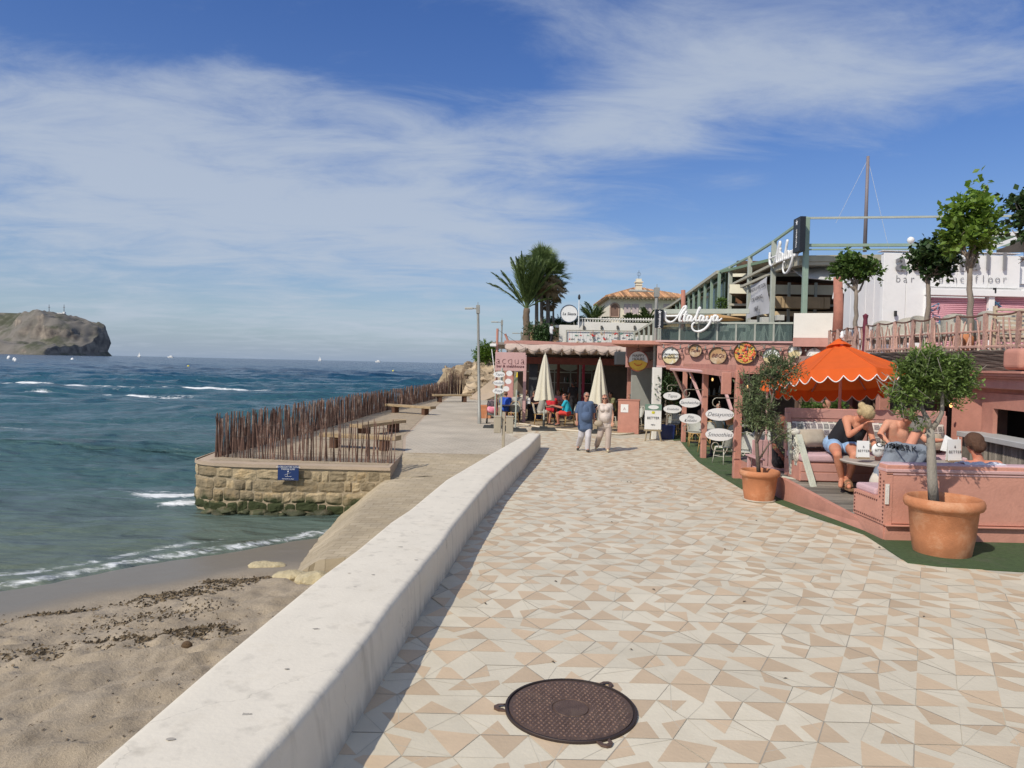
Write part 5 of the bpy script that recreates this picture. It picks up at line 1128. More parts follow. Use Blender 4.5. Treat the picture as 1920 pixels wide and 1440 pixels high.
# stepped white terrace wall
tw = thing('white_terrace_wall', 'white stepped terrace wall with pierced balustrade and hanging ornaments behind the bar', 'wall', (P(1130, 650, 46).x, 46, 3))
def rectpx(px0, py0, px1, py1, Y, name, mat, par, t=.3):
    a, b = P(px0, py0, Y), P(px1, py1, Y); mb = MB(); mb.box(((a.x+b.x)/2, Y+t/2, (a.z+b.z)/2), (abs(b.x-a.x), t, abs(a.z-b.z))); return mb.build(name, mat, par, world=True, bevel=.01)
rectpx(1049, 609, 1085, 666, 47.4, 'wall', whiteW, tw); rectpx(1082, 603, 1230, 666, 48, 'wall', whiteW, tw)
rectpx(1062, 618, 1196, 668, 46, 'wall', M('white_bright', (.76, .75, .72), .8, .05), tw)
for k in range(5): rectpx(1030+k*4.5, 646-k*2.2, 1056, 668, 46.6+k*.3, 'step', whiteW, tw)
for k in range(30):   # pierced balustrade
    a = P(1087+k*5.0, 603, 47.95); mb = MB(); mb.box((a.x, 48.1, a.z+.12), (.06, .2, .24)); mb.build('baluster', whiteW, tw, world=True)
a, b = P(1085, 597.5, 47.95), P(1236, 597.5, 47.95); mb = MB(); mb.box(((a.x+b.x)/2, 48.1, a.z+.02), (b.x-a.x, .26, .07)); mb.build('coping', whiteW, tw, world=True)
for px in (1095, 1128, 1158, 1190): 
    a = P(px, 614, 47.9); mb = MB(); mb.box((a.x, 47.92, a.z), (.14, .1, .26)); mb.build('wall_light', M('wall_light', (.10, .095, .08), .6), tw, world=True, bevel=.03)
mb = MB(); a, b = P(1062, 619, 45.9), P(1196, 621, 45.9); mb.tube([a, b], .03, 5); [mb.tube([P(px, 619, 45.9), P(px, 660, 45.9)], .03, 5) for px in (1062, 1112, 1160)]; mb.build('rail', iron2, tw, world=True)
ro = random.Random(12); cols = [M('orn_red', (.55, .06, .05), .7), M('orn_grey', (.20, .21, .19), .7), M('orn_green', (.12, .25, .2), .7), M('orn_sand', (.45, .36, .25), .7)]
for k in range(24):
    px = 1068+k*5.4+ro.uniform(-2, 2); py = ro.choice((626, 629, 636, 641)); a = P(px, py, 45.8); mb = MB(); l = ro.uniform(.06, .12); mb.ell(a, (l, .03, l*.55), 8, mat=Matrix.Rotation(ro.uniform(-1, 1), 3, 'Y')); mb.add([a+V((l*.8, 0, 0)), a+V((l*1.5, 0, .08)), a+V((l*1.5, 0, -.08))], [(0, 1, 2)]); mb.tube([a, (a.x, a.y, P(px, 620, 45.8).z)], .006, 3)
    tag(mb.build('hanging_fish', cols[k % 4]), ('red', 'grey', 'green', 'sand coloured')[k % 4]+' fish ornament hung on the white terrace wall, number %s from the left' % ('one two three four five six seven eight nine ten eleven twelve thirteen fourteen fifteen sixteen seventeen eighteen nineteen twenty twenty-one twenty-two twenty-three twenty-four'.split()[k]), 'ornament', 'fish ornaments on the white terrace wall')
# round sign
def disc_sign(name, label, c, r, face, rim, parts, yaw=0, group=None, th=.06):
    t = thing(name, label, 'sign', c, group); t.rotation_euler[2] = yaw; mt = Matrix.Rotation(pi/2, 3, 'X')
    mb = MB(); mb.lathe([(r*.93, .0), (r, .0), (r, th), (r*.93, th)], n=40); mb.v = [mt @ v for v in mb.v]; mb.build('rim', rim, t, smooth=True, sangle=40)
    mb = MB(); mb.lathe([(.001, th*.5), (r*.935, th*.5), (r*.935, 0), (.001, 0)], n=40); mb.v = [mt @ v for v in mb.v]; mb.build('face', face, t); return t
q = P(1067, 588, 47.7); t = disc_sign('round_sign', 'round white sign with a dark rim raised on the terrace behind the bar', q, .59, whiteP, M('navy_rim', (.06, .08, .13), .5), None)
text('La Siesta', .26, (0, -.045, -.02), inkM, t, shear=.3); mb = MB(); mb.cone((.3, .1, -.4), (.5, .1, -1.5), .04, .04, 6); mb.build('stand', iron2, t)
t = thing('terrace_lamp', 'white pole with a small black lantern on the terrace beside the round sign', 'lamp', P(1085, 600, 47.6)); mb = MB(); mb.cone((0, 0, -.4), (0, 0, 1.35), .035, .03, 8); mb.build('pole', whiteP, t); mb = MB(); mb.lathe([(.05, 1.35), (.09, 1.45), (.07, 1.62), (.01, 1.7)], n=8); mb.build('lantern', black, t)
# villa
VY = 74.0; vl = thing('villa', 'cream villa with arched window and hipped terracotta tile roof behind the palms', 'house', (P(1200, 600, VY).x, VY, 7.4))
xa, xb_ = P(1144, 560, VY).x, P(1300, 560, VY).x; zr = P(1200, 557, VY).z; zbm = 5.5; creamW = M('villa_wall', (.72, .66, .52), .9, .06, 1)
mb = MB(); mb.box(((xa+xb_)/2, VY+5, (zr+zbm)/2), (xb_-xa, 10, zr-zbm)); wv = mb.build('wall', creamW, vl, world=True)
xe0, xe1 = P(1136, 556, VY-.8).x, xb_+.8; zrg = P(1200, 541, VY+5).z
rp0, rp1 = V(((xa+P(1205, 550, VY).x)/2+1.5, VY+5, zrg)), V((xb_-4, VY+5, zrg)); roofM = M('roof_tile', (.42, .22, .11), .9, .3, 4, tint=.5, col2=(.55, .36, .18), c2scale=2)
rf = MB(); y0_, y1_ = VY-.8, VY+10.8
def tiles(A, B, Cc, D, n):   # eave A-B, ridge D-C ; half round tile ribs
    rf.add([A, B, Cc, D], [(0, 1, 2, 3)], tint=.4)
    for k in range(n):
        u = (k+.5)/n; p = A.lerp(B, u)
        # run straight up the slope to the ridge or hip
        ed = (B-A).normalized(); upv = ((D-A)-ed*(D-A).dot(ed)).normalized(); H = ((D-A)-ed*(D-A).dot(ed)).length
        d0 = (D-A).dot(ed); d1 = (B-Cc).dot(ed); s = u*(B-A).length; e = (B-A).length-s
        h = H*min(1, s/d0 if d0 > 0 else 1, e/d1 if d1 > 0 else 1); rf.tube([p, p+upv*h], .085, 6, tint=rnd.random())
ev = [V((xe0, y0_, zr-.05)), V((xe1, y0_, zr-.05)), V((xe1, y1_, zr-.05)), V((xe0, y1_, zr-.05))]
tiles(ev[0], ev[1], rp1, rp0, 58); tiles(ev[3], ev[0], rp0, rp0+V((0, .01, 0)), 40)
rf.add([ev[1], ev[2], rp1], [(0, 1, 2)]); rf.add([ev[2], ev[3], rp0, rp1], [(0, 1, 2, 3)]); rf.tube([ev[0], rp0], .11, 6); rf.tube([rp0, rp1], .12, 6); rf.build('roof', roofM, vl, world=True, smooth=True, sangle=50)
mb = MB(); mb.box(((xe0+xe1)/2, (y0_+y1_)/2, zr-.12), (xe1-xe0-.1, y1_-y0_-.1, .12)); [mb.box((xe0+.4+k*.42, y0_+.25, zr-.22), (.12, .5, .12)) for k in range(int((xe1-xe0-.8)/.42))]; mb.build('eaves', M('eaves', (.30, .22, .15), .9), vl, world=True)
ch = P(1197, 548, VY+2.2); mb = MB(); mb.box((ch.x, VY+2.2, ch.z+.2), (.62, .62, 1.6)); mb.box((ch.x, VY+2.2, ch.z+1.05), (.82, .82, .12)); mb.box((ch.x, VY+2.2, ch.z+.75), (.74, .74, .08)); mb.box((ch.x, VY+2.2, ch.z+1.25), (.55, .55, .3)); cm = mb.build('chimney', creamW, vl, world=True)
mb = MB(); mb.cone((ch.x, VY+2.2, ch.z+1.3), (ch.x, VY+2.2, ch.z+2.3), .02, .02, 4); mb.tube([(ch.x+.2*cos(a), VY+2.2, ch.z+1.9+.2*sin(a)) for a in [2*pi*k/8 for k in range(8)]], .015, 4, closed=True); mb.build('weather_vane', black, vl, world=True)
aw0, aw1 = P(1144, 594, VY), P(1161, 569, VY); mb = MB(); cxw, rw_ = (aw0.x+aw1.x)/2, (aw1.x-aw0.x)/2; n = 16; arch = [(cxw-rw_, VY-.03, aw0.z), (cxw+rw_, VY-.03, aw0.z)]+[(cxw+rw_*cos(pi*k/n), VY-.03, aw1.z-rw_+rw_*sin(pi*k/n)) for k in range(n+1)]
mb.slab(arch, .05); wa = mb.build('arched_window', M('arch_shade', (.20, .12, .09), .8, .2), vl, world=True); mb = MB(); mb.tube(arch, .09, 5, closed=True); mb.build('window_surround', M('surround', (.40, .28, .22), .9), vl, world=True)
for px in (1176, 1191, 1216, 1250):
    a, b = P(px-6, 570, VY), P(px+6, 589, VY); c = ((a.x+b.x)/2, VY-.02, (a.z+b.z)/2); mb = MB(); mb.box(c, (b.x-a.x, .06, a.z-b.z)); wn = mb.build('window', M('villa_shutter', (.48, .40, .40), .8), vl, world=True, bevel=.005)
    mb = MB(); mb.box((c[0], VY-.06, b.z-.06), (b.x-a.x+.2, .2, .1)); mb.build('sill', creamW, vl, world=True)
# ================================================================ RIGHT RESTAURANT (lower floor, pink)
rs = thing('restaurant', 'pink restaurant with a long fascia of framed pans and an open shaded dining room', 'restaurant', (8, 26, 0))
def rbx(name, mat, c, d, rz=0, par=rs, bev=.012, **k):
    mb = MB(); mb.box(c, d, rz, **k); return mb.build(name, mat, par, world=True, bevel=bev)
FA, FB = V((P(1232, 660, 25.2).x, 25.2, 0)), V((P(1583, 660, 23.2).x, 23.2, 0))
fz1, fz0 = P(1232, 641, 25.2).z, P(1232, 685, 25.2).z
fd = (FB-FA).normalized(); fn = V((fd.y, -fd.x, 0)); fyaw = atan2(fd.y, fd.x)
def fas(px, py, off=0.0):
    """point on the fascia plane under a pixel, pushed out by off"""
    d = ray(px, py); o = V((0, 0, CAMZ)); q = FA-o; t = (q.x*fn.x+q.y*fn.y)/(d.x*fn.x+d.y*fn.y); return o+d*t+fn*off
mb = MB(); c = (FA+FB)/2+V((0, 0, (fz0+fz1)/2)); mb.box(c-fn*.12, ((FB-FA).length, .24, fz1-fz0), fyaw); mb.build('fascia', pinkF, rs, world=True, bevel=.01)
mb = MB(); mb.box(c+V((0, 0, (fz1-fz0)/2+.03))-fn*.1, ((FB-FA).length+.1, .34, .06), fyaw); mb.box(c-V((0, 0, (fz1-fz0)/2+.03))-fn*.08, ((FB-FA).length, .28, .06), fyaw); mb.build('fascia_trim', palepink, rs, world=True)
rbx('wall', pinkF, (P(1215, 660, 29).x, 29.2, 2.95), (1.7, .2, .95))
rbx('beam', salmon, (P(1215, 648, 27.5).x-.1, 27.2, P(1215, 646, 27.5).z), (2.2, 4.0, .14), rz=-.25)
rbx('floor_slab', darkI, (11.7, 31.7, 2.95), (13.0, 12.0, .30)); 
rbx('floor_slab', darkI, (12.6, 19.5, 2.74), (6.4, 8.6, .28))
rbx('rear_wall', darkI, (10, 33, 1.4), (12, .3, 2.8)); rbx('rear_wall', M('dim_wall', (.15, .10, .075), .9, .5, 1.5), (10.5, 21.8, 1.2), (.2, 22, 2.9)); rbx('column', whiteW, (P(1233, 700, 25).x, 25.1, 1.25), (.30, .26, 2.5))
rbx('door', M('grey_door', (.32, .33, .30), .7, .1), (P(1213, 720, 29).x, 29.4, 1.55), (1.15, .12, 1.9)); rbx('window_pane', M('dark_glass', (.02, .02, .02), .1), (P(1213, 720, 29).x, 29.32, .45), (1.15, .05, .5))
# hanging dim things inside, shelves and bottles
for k, (px, py) in enumerate(((1268, 738), (1292, 730), (1335, 742), (1365, 738))):
    a = P(px, py, 30.5); rbx('shelf', M('shelf_wood', (.22, .15, .09), .7), (a.x, 30.5, a.z), (1.0, .25, .05)); 
    for q in range(4): mb = MB(); mb.lathe([(.05, 0), (.05, .18), (.02, .24), (.02, .3)], c=(a.x-.35+q*.22, 30.5, a.z+.03), n=8); mb.build('jar', MATS['bottle_clear'], rs, world=True)
# front pergola posts and beams
PA, PB, PC = G(1380, 897), G(1319, 859), G(1280, 829); PA = P(1383, 800, PA.y); PB = P(1320, 800, PB.y); PC = P(1282, 800, PC.y)
zp = 2.47
pe = thing('pergola', 'salmon timber pergola with slim posts and narrow awning by the green carpet', 'pergola', (PB.x, PB.y, 0))
for p in (PA, PB, PC): rbx('post', salmon, (p.x, p.y, zp/2), ({0: .16, 1: .15, 2: .14}[(PA, PB, PC).index(p)], .14, zp), par=pe)
mb = MB(); mb.bar((PA.x, PA.y, zp+.05), (PC.x, PC.y, zp+.10), .14, .16); mb.bar((PA.x, PA.y, zp+.02), (PA.x+1.6, PA.y+.1, zp+.02), .14, .18); mb.bar((PA.x-.05, PA.y-.02, zp-.1), (PA.x+.1, PA.y+8, zp+.05), .12, .14); mb.build('beam', salmon, pe, world=True)
mb = MB(); mb.box((PA.x-.28, PA.y+.03, zp-.30), (.22, .08, .50)); mb.build('bracket_panel', salmon, pe, world=True, bevel=.01)
mb = MB(); mb.box((PA.x+.02, PA.y-.14, zp-.26), (.09, .04, .3)); mb.build('lantern', M('lantern_dark', (.10, .02, .02), .4), pe, world=True)
aw = [P(1258, 690, 22.2), P(1352, 696, 18.2)]; mb = MB(); mb.slab([aw[0], aw[1], aw[1]+V((.55, .5, .02)), aw[0]+V((.8, .4, .02))], .06); mb.tube([aw[0]-V((0, 0, .04)), aw[1]-V((0, 0, .04))], .045, 6); mb.build('narrow_awning', palepink, pe, world=True)
for px0, py0, Y0, px1, py1, Y1 in ((1262, 692, 22, 1286, 745, 23), (1292, 693, 21, 1319, 760, 20), (1348, 697, 18.4, 1372, 770, 17)): mb = MB(); mb.bar(P(px0, py0, Y0), P(px1, py1, Y1), .06, .06); mb.build('strut', palepink, pe, world=True)
for p, z_, s in ((PA, 2.1, .05), (PB, 2.2, .045), (PC, 2.2, .045)): mb = MB(); mb.ell((p.x+.17, p.y-.1, z_), (s*.6, s*.6, s), 8); mb.build('bulb', M('warm_bulb', (1, .55, .2), .3, 0, emit=1.5), pe, world=True)
# pans on the fascia
panb = M('pan_rim', (.06, .03, .025), .5, .1)
sky_p = M('pan_white', (.74, .76, .74), .5, .08, 3, col2=(.62, .52, .28), c2scale=1.2, c2lo=.5, c2hi=.55); tan_p = M('pan_tan', (.45, .27, .13), .5, .15, 4, col2=(.60, .50, .38), c2scale=1.6)
paella = M('pan_rice', (.62, .36, .08), .6, .2, 12)
for px, py, r_, f_, wd, lab in ((1258, 667, 16.5, 0, 'Desayunos\nBreakfast', 'white breakfast pan at the left end of the fascia'), (1304, 657.5, 12.5, 1, 'Tapas', 'small tan pan lettered Tapas, second on the fascia'), (1346, 667, 16.5, 1, 'BBQs', 'brown pan lettered BBQs left of the paella pan'), (1397, 662, 21, 2, '', 'largest pan on the fascia filled with painted paella'), (1446, 668, 16, 0, 'Pizzas', 'pale pan half hidden by the olive branches right of the paella'), (1490, 659, 13, 0, '', 'small pale landscape pan between the olive tree and the orange parasol'), (1526, 667, 15, 0, '', 'pan at the right end of the fascia cut off by the orange parasol')):
    c = fas(px, py, .04); r = r_*c.y/1350; t = disc_sign('pan_sign', lab, c, r, (sky_p, tan_p, paella)[f_], panb, None, fyaw, 'framed paella pans on the pink fascia', th=.11)
    for s_ in (-1, 1): mb = MB(); mb.tube([(s_*r*1.0, 0, -.08), (s_*(r+.11), 0, -.10), (s_*(r+.13), 0, 0), (s_*(r+.11), 0, .08), (s_*r*1.0, 0, .06)], .010, 5); h = mb.build('handle', panb, t)
    if wd: text(wd, r*(.42 if '\n' in wd else .6), (0, -.065, 0), maroon if f_ else inkM, t, shear=.3, lines=.85)
    if f_ == 2:
        ra = random.Random(2)
        for nm, col, n, s in (('shrimp', (.65, .13, .05), 22, .075), ('pepper', (.55, .05, .03), 12, .06), ('mussel', (.05, .035, .05), 7, .075), ('lemon', (.72, .58, .10), 6, .07), ('pea', (.12, .3, .05), 14, .025)):
            mb = MB()
            for k in range(n):
                a = ra.uniform(0, 2*pi); q = r*.80*sqrt(ra.random()); mb.ell((q*cos(a), -.055, q*sin(a)), (s*ra.uniform(.6, 1.2), .02, s*ra.uniform(.35, .7)), 8, mat=Matrix.Rotation(ra.uniform(0, 3), 3, 'Y'))
            mb.build(nm, M('paella_'+nm, col, .5, .1), t, smooth=True)
for px, py, sz, lab in ((1215, 667, .42, 'acqua'), (1250, 666, .4, ''), (1408, 661, .40, 'acqua'), (1578, 660, .42, 'acqua')):
    if lab and px == 1215: text(lab, sz, P(1217, 666, 29.05)+V((0, .0, 0)), maroon, rs, world=True, ext=.01)
    elif lab: text(lab, sz, fas(px+22, py, .01) if px == 1408 else fas(px, py, .01), maroon, rs, world=True, yaw=fyaw, ext=.01)
# festoon bulbs drooping from the fascia top
t = thing('festoon_lights', 'dark cable with small festoon bulbs along the top of the pink fascia', 'string lights', fas(1380, 641, .1)); o_ = ORG[t.name]; pts = []
for k in range(97): u = k/96; p = fas(1236+300*u, 643+4*u, .12); p = p-V((0, 0, .10*abs(sin(u*pi*6)))); pts.append(p)
mb = MB(); mb.tube(pts, .009, 4); mb.build('cable', black, t, world=True)
for k in range(3, 96, 5): mb = MB(); mb.lathe([(.012, 0), (.018, -.04), (.035, -.09), (.03, -.12), (.002, -.14)], c=pts[k], n=8); mb.build('bulb', M('bulb_off', (.25, .25, .22), .2), t, world=True, smooth=True)
# happy hours disc
hp = P(1196, 677, 26.2); t = disc_sign('happy_hour_sign', 'round Happy Hours sign with a yellow smile hanging by the lamp post', hp, .375, M('disc_white', (.74, .76, .74), .6, .05), M('disc_rim', (.30, .05, .03), .5), None)
mb = MB(); n = 24; z0 = -.06; vs = [(.345*cos(a), -.045, .345*sin(a)) for a in [pi+.18+(pi-.36)*k/n for k in range(n+1)]]; mb.add(vs+[(0.12, -.045, .04), (-.12, -.045, .04)], [tuple(range(n+3))]); mb.build('beer', M('beer_yellow', (.75, .48, .06), .6), t)
mb = MB(); mb.tube([(.14*cos(a), -.06, -.06+.10*sin(a)) for a in [pi+.2+(pi-.4)*k/12 for k in range(13)]], .012, 5); mb.build('smile', M('smile_red', (.6, .06, .02), .6), t)
text('HAPPY', .145, (0, -.055, .19), inkM, t, shear=.15); text('HOURS', .135, (0, -.055, .07), inkM, t, shear=.1); mb = MB(); mb.tube([(0, 0, .36), (0, 0, .62)], .01, 4); mb.tube([(.05*cos(a), 0, .42+.05*sin(a)) for a in [2*pi*k/10 for k in range(10)]], .008, 4, closed=True); mb.build('hanger', black, t)
# oval signs on scroll brackets
def scroll(par, x, z, s=1, up=1):   # scroll bracket from the post to the sign, local coordinates
    mb = MB(); pts = [(x, 0, z), (-.05, 0, z)]+[(-.08+.10*cos(a)*(1-k*.035), 0, z-up*.11+up*.11*sin(a)*(1-k*.035)) for k, a in enumerate([pi/2+pi*q/6 for q in range(11)])]
    mb.tube(pts, .011, 5); mb.build('scroll_bracket', iron2, par, smooth=True)
for px, py, w, h, p_, wd, up, lab, sz in ((1260, 742.5, 33, 15, PC, 'Tapas', 1, 'oval Tapas sign, upper of the two at the farthest pergola post', .17), (1261, 767, 34, 15.5, PC, 'Ensaladas', -1, 'oval Ensaladas sign, lower of the two at the farthest pergola post', .13), (1293.5, 755, 39, 18, PB, 'Sandwiches', 1, 'oval Sandwiches sign, upper one at the middle pergola post', .14), (1294, 785, 41, 18.5, PB, 'Pita\nKebabs', -1, 'oval Pita Kebabs sign, lower one at the middle pergola post', .14), (1349.5, 777, 53, 23.5, PA, 'Desayunos', 1, 'oval Desayunos sign, upper one at the nearest pergola post', .16), (1349, 815, 52.5, 23.5, PA, 'Smoothies', -1, 'oval Smoothies sign, lower one at the nearest pergola post', .16)):
    Y_ = p_.y-.22; s = Y_/1350; c = P(px, py, Y_); t = oval_sign(c, w*s, h*s, wd, lab, sz*.82); z_ = up*(h*s/2+.23); scroll(t, p_.x-c.x-.1, z_, up=up)
# easel board, blue pot with a standard tree
t = thing('easel_menu', 'white menu board with green header on a wooden easel near the lamp post', 'menu board', (P(1224, 800, 24.4).x, 24.4, 0))
mb = MB(); mb.box((0, 0, .82), (.56, .03, .86)); mb.build('board', whiteP, t, bevel=.005); mb = MB(); mb.box((0, -.01, 1.15), (.56, .035, .2)); mb.build('header', M('header_green', (.16, .26, .20), .7), t)
mb = MB(); mb.box((0, -.004, .36), (.6, .06, .05)); [mb.bar((s*.2, 0, .4), (s*.27, -.12, 0), .04, .04) for s in (-1, 1)]; mb.bar((0, .05, .9), (0, .45, 0), .04, .04); mb.build('easel', M('easel_wood', (.30, .24, .15), .8), t)
mb = MB(); mb.add([(.18*cos(2*pi*k/20), -.03, 1.15+.07*sin(2*pi*k/20)) for k in range(20)], [tuple(range(20))]); mb.build('header_label', whiteP, t); text('BETTER', .115, (0, -.022, .78), inkM, t, spacing=1.1); text('MENU', .05, (0, -.022, .55), inkM, t); mb = MB(); mb.ell((0, -.02, .97), (.06, .006, .05), 10); mb.build('logo', M('logo_yellow', (.6, .55, .05), .6), t)
t = thing('planter', 'dark blue square planter holding a slim leafy tree beside the easel', 'planter', (P(1250, 800, 25.2).x, 25.2, 0)); mb = MB(); mb.box((0, 0, .25), (.46, .46, .5), taper=1.12); mb.build('pot', M('pot_blue', (.012, .025, .11), .35, .1), t, bevel=.02)
rt = random.Random(31); tt = thing('potted_tree', 'slim leafy tree growing in the dark blue planter', 'tree', (P(1250, 800, 25.2).x, 25.2, .45)); mb = MB(); limb(mb, (0, 0, 0), (-.05, 0, 1.2), .045, .025, rt); mb.build('trunk', bark, tt); mb = MB(); crown(mb, [((-.1, 0, 1.35), (.38, .3, .6), .4), ((.15, .1, .9), (.25, .25, .35), .5)], 1500, .11, .05, rt); mb.build('crown', leafD, tt)
# chairs and tables of the shaded room
GR = 'woven bistro chairs of the shaded dining room'; TR = 'round tables of the shaded dining room'
for k, (px, y, z_, lab) in enumerate(((1335, 20.5, .01, 'round table behind the Desayunos sign'), (1305, 24, .01, 'round table behind the Pita Kebabs sign'), (1385, 22.5, .01, 'round table with a flower pot behind the nearest pergola post'), (1425, 19.5, .01, 'round table right of the nearest pergola post'), (1265, 27, .01, 'farthest round table behind the Tapas sign'))): table(tabB, P(px, 800, y).x, y, lab, TR, z_)
for k, (pr, px, y, rz, lab) in enumerate(((chairW, 1358, 18.9, .5, 'white cane chair with crossed legs just below the Smoothies sign'), (chairW, 1402, 17.9, 2.9, 'white woven chair right of the nearest pergola post'), (chairW, 1398, 19.4, 1.2, 'second white woven chair behind the olive pot'), (chairA, 1325, 21.4, 2.6, 'cane chair left of the Smoothies sign'), (chairA, 1303, 22.8, 3.0, 'cane chair beside the middle pergola post'), (chairA, 1290, 24.6, 2.8, 'cane chair behind the lower Pita Kebabs sign'), (chairA, 1262, 26, 2.7, 'cane chair behind the blue planter'), (chairA, 1345, 23.2, -.4, 'cane chair on the far side of the middle tables'), (chairA, 1376, 21.2, -.2, 'shadowed cane chair behind the nearest pergola post'), (chairW, 1437, 18.4, 2.5, 'white woven chair between the olive pot and the armchair'), (chairA, 1450, 20.6, .3, 'shadowed chair behind the olive tree'))): chair(pr, P(px, 800, y).x, y, rz, lab, GR, .01)
a = P(1368, 795, 22.4); t = thing('flower_pot', 'terracotta pot with yellow flowers standing on the round table', 'flower pot', (a.x, 22.4, .76)); mb = MB(); mb.lathe([(.10, 0), (.15, .22), (.16, .22)], n=14, close=True); mb.build('pot', terra, t, smooth=True, sangle=40); mb = MB(); crown(mb, [((0, 0, .3), (.16, .16, .12), .5)], 300, .05, .03, rt); mb.build('plant', leafB, t)

# ================================================================ UPPER LEVEL: steel framed terrace restaurant
at_ = thing('terrace_restaurant', 'green steel framed terrace restaurant with glass balustrade on top of the pink building', 'restaurant', (10.5, 30, 3.1))
def ubx(name, mat, c, d, rz=0, bev=0, **k):
    mb = MB(); mb.box(c, d, rz, **k); return mb.build(name, mat, at_, world=True, bevel=bev)
beigeS = M('beige_steel', (.42, .40, .31), .6, .1, 4)
line = [(1507, 26, 408), (1447, 29, 452), (1403, 32, 481), (1367, 35, 500)]
tops = []
for px, Y, py in line:
    p = P(px, py, Y); x = P(px, 600, Y).x; tops.append(V((x, Y, p.z))); mb = MB(); mb.box((x, Y, (3.0+p.z)/2), (.17, .17, p.z-3.0)); mb.build('post', greyG if Y > 26 else greenS, at_, world=True, bevel=.01)
mb = MB(); [mb.bar(a, b, .09, .09) for a, b in zip(tops, tops[1:])]; mb.bar(tops[-1], P(1347, 510, 36.8), .09, .09); mb.build('top_rail', greenS, at_, world=True)
# slanting canopy rods
for (px0, py0, Y0), (px1, py1, Y1) in (((1368, 536, 34.9), (1447, 497, 28.9)), ((1390, 538, 32.5), (1480, 498, 27.8)), ((1447, 498, 28.8), (1500, 470, 26.4))): mb = MB(); mb.bar(P(px0, py0, Y0), P(px1, py1, Y1), .12, .10); mb.build('rail', beigeS, at_, world=True)
# front beams to the right of the corner post
a = tops[0]
for py0, py1, w, mt_ in ((409, 405, .07, greyG), (460, 459, .10, greenS), (468, 467, .05, greenS)):
    p0, p1 = P(1508, py0, 26), P(1900, py1, 25.0); mb = MB(); mb.bar(p0, p1, w, w); mb.build('beam', mt_, at_, world=True)
p0, p1 = P(1498, 479, 26.3), P(1660, 477, 26.2); mb = MB(); mb.slab([p0, p1, p1+V((0, 2.5, .1)), p0+V((0, 2.5, .1))], .35); mb.bar(p0-V((0, .02, .12)), p1-V((0, .02, .12)), .06, .2); mb.build('roof_edge', beigeS, at_, world=True)
# roofs and decks seen edge-on
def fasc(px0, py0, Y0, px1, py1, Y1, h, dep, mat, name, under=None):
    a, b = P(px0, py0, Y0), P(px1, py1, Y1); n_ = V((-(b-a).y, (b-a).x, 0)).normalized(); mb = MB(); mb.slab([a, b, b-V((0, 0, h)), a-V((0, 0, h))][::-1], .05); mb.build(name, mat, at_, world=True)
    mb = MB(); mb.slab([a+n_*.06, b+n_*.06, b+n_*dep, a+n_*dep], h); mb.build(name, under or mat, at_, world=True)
greenR = M('green_roof', (.17, .25, .16), .8, .1)
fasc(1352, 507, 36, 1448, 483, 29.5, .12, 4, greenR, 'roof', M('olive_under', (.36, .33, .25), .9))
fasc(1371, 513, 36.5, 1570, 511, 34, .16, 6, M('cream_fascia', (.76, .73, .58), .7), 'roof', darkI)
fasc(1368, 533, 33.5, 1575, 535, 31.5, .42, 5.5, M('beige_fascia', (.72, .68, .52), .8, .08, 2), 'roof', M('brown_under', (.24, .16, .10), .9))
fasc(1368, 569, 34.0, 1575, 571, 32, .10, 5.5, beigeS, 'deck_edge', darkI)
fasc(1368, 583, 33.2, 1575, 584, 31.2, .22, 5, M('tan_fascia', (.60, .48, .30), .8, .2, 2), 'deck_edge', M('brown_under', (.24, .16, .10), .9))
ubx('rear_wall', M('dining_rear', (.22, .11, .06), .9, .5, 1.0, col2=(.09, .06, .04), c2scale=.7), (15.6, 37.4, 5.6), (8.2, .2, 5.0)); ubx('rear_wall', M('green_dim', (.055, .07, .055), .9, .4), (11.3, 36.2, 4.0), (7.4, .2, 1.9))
for k in range(9): a = P(1450+k*13, 563, 31.0); mb = MB(); mb.box((a.x, 31.0+k*.05, a.z-.1), (.27 if k % 3 else .5, .5, .5)); mb.build('crate_table', M('tan_table', (.45, .33, .19), .8, .15, 2), at_, world=True, bevel=.02)
for k in range(16):
    a = P(rb.uniform(1440, 1565), rb.uniform(545, 556), 34); mb = MB(); mb.ell(a, .055, 8); mb.build('lamp_globe', M('globe', (1, .8, .5), .3, 0, emit=2.5), at_, world=True)
for px in (1424, 1480, 1530): a = P(px, 530, 31.6); b = P(px, 640, 31.6); mb = MB(); mb.bar(a, (a.x, a.y, 3.1), .10, .10); mb.build('post', greyG, at_, world=True)
# white awnings
for q in (((1478, 498, 28.4), (1572, 494, 27.4), (1590, 528, 26.2), (1505, 520, 26.6)), ((1490, 497, 29.5), (1525, 500, 29), (1520, 512, 28), (1475, 509, 28.5)), ((1568, 520, 26), (1605, 516, 26), (1600, 540, 25.0), (1560, 560, 25.5))): 
    mb = MB(); mb.slab([P(*a) for a in q[:4]][::-1], .03); mb.build('white_awning', M('awning_white', (.66, .67, .66), .8, .06, trans=.2), at_, world=True)
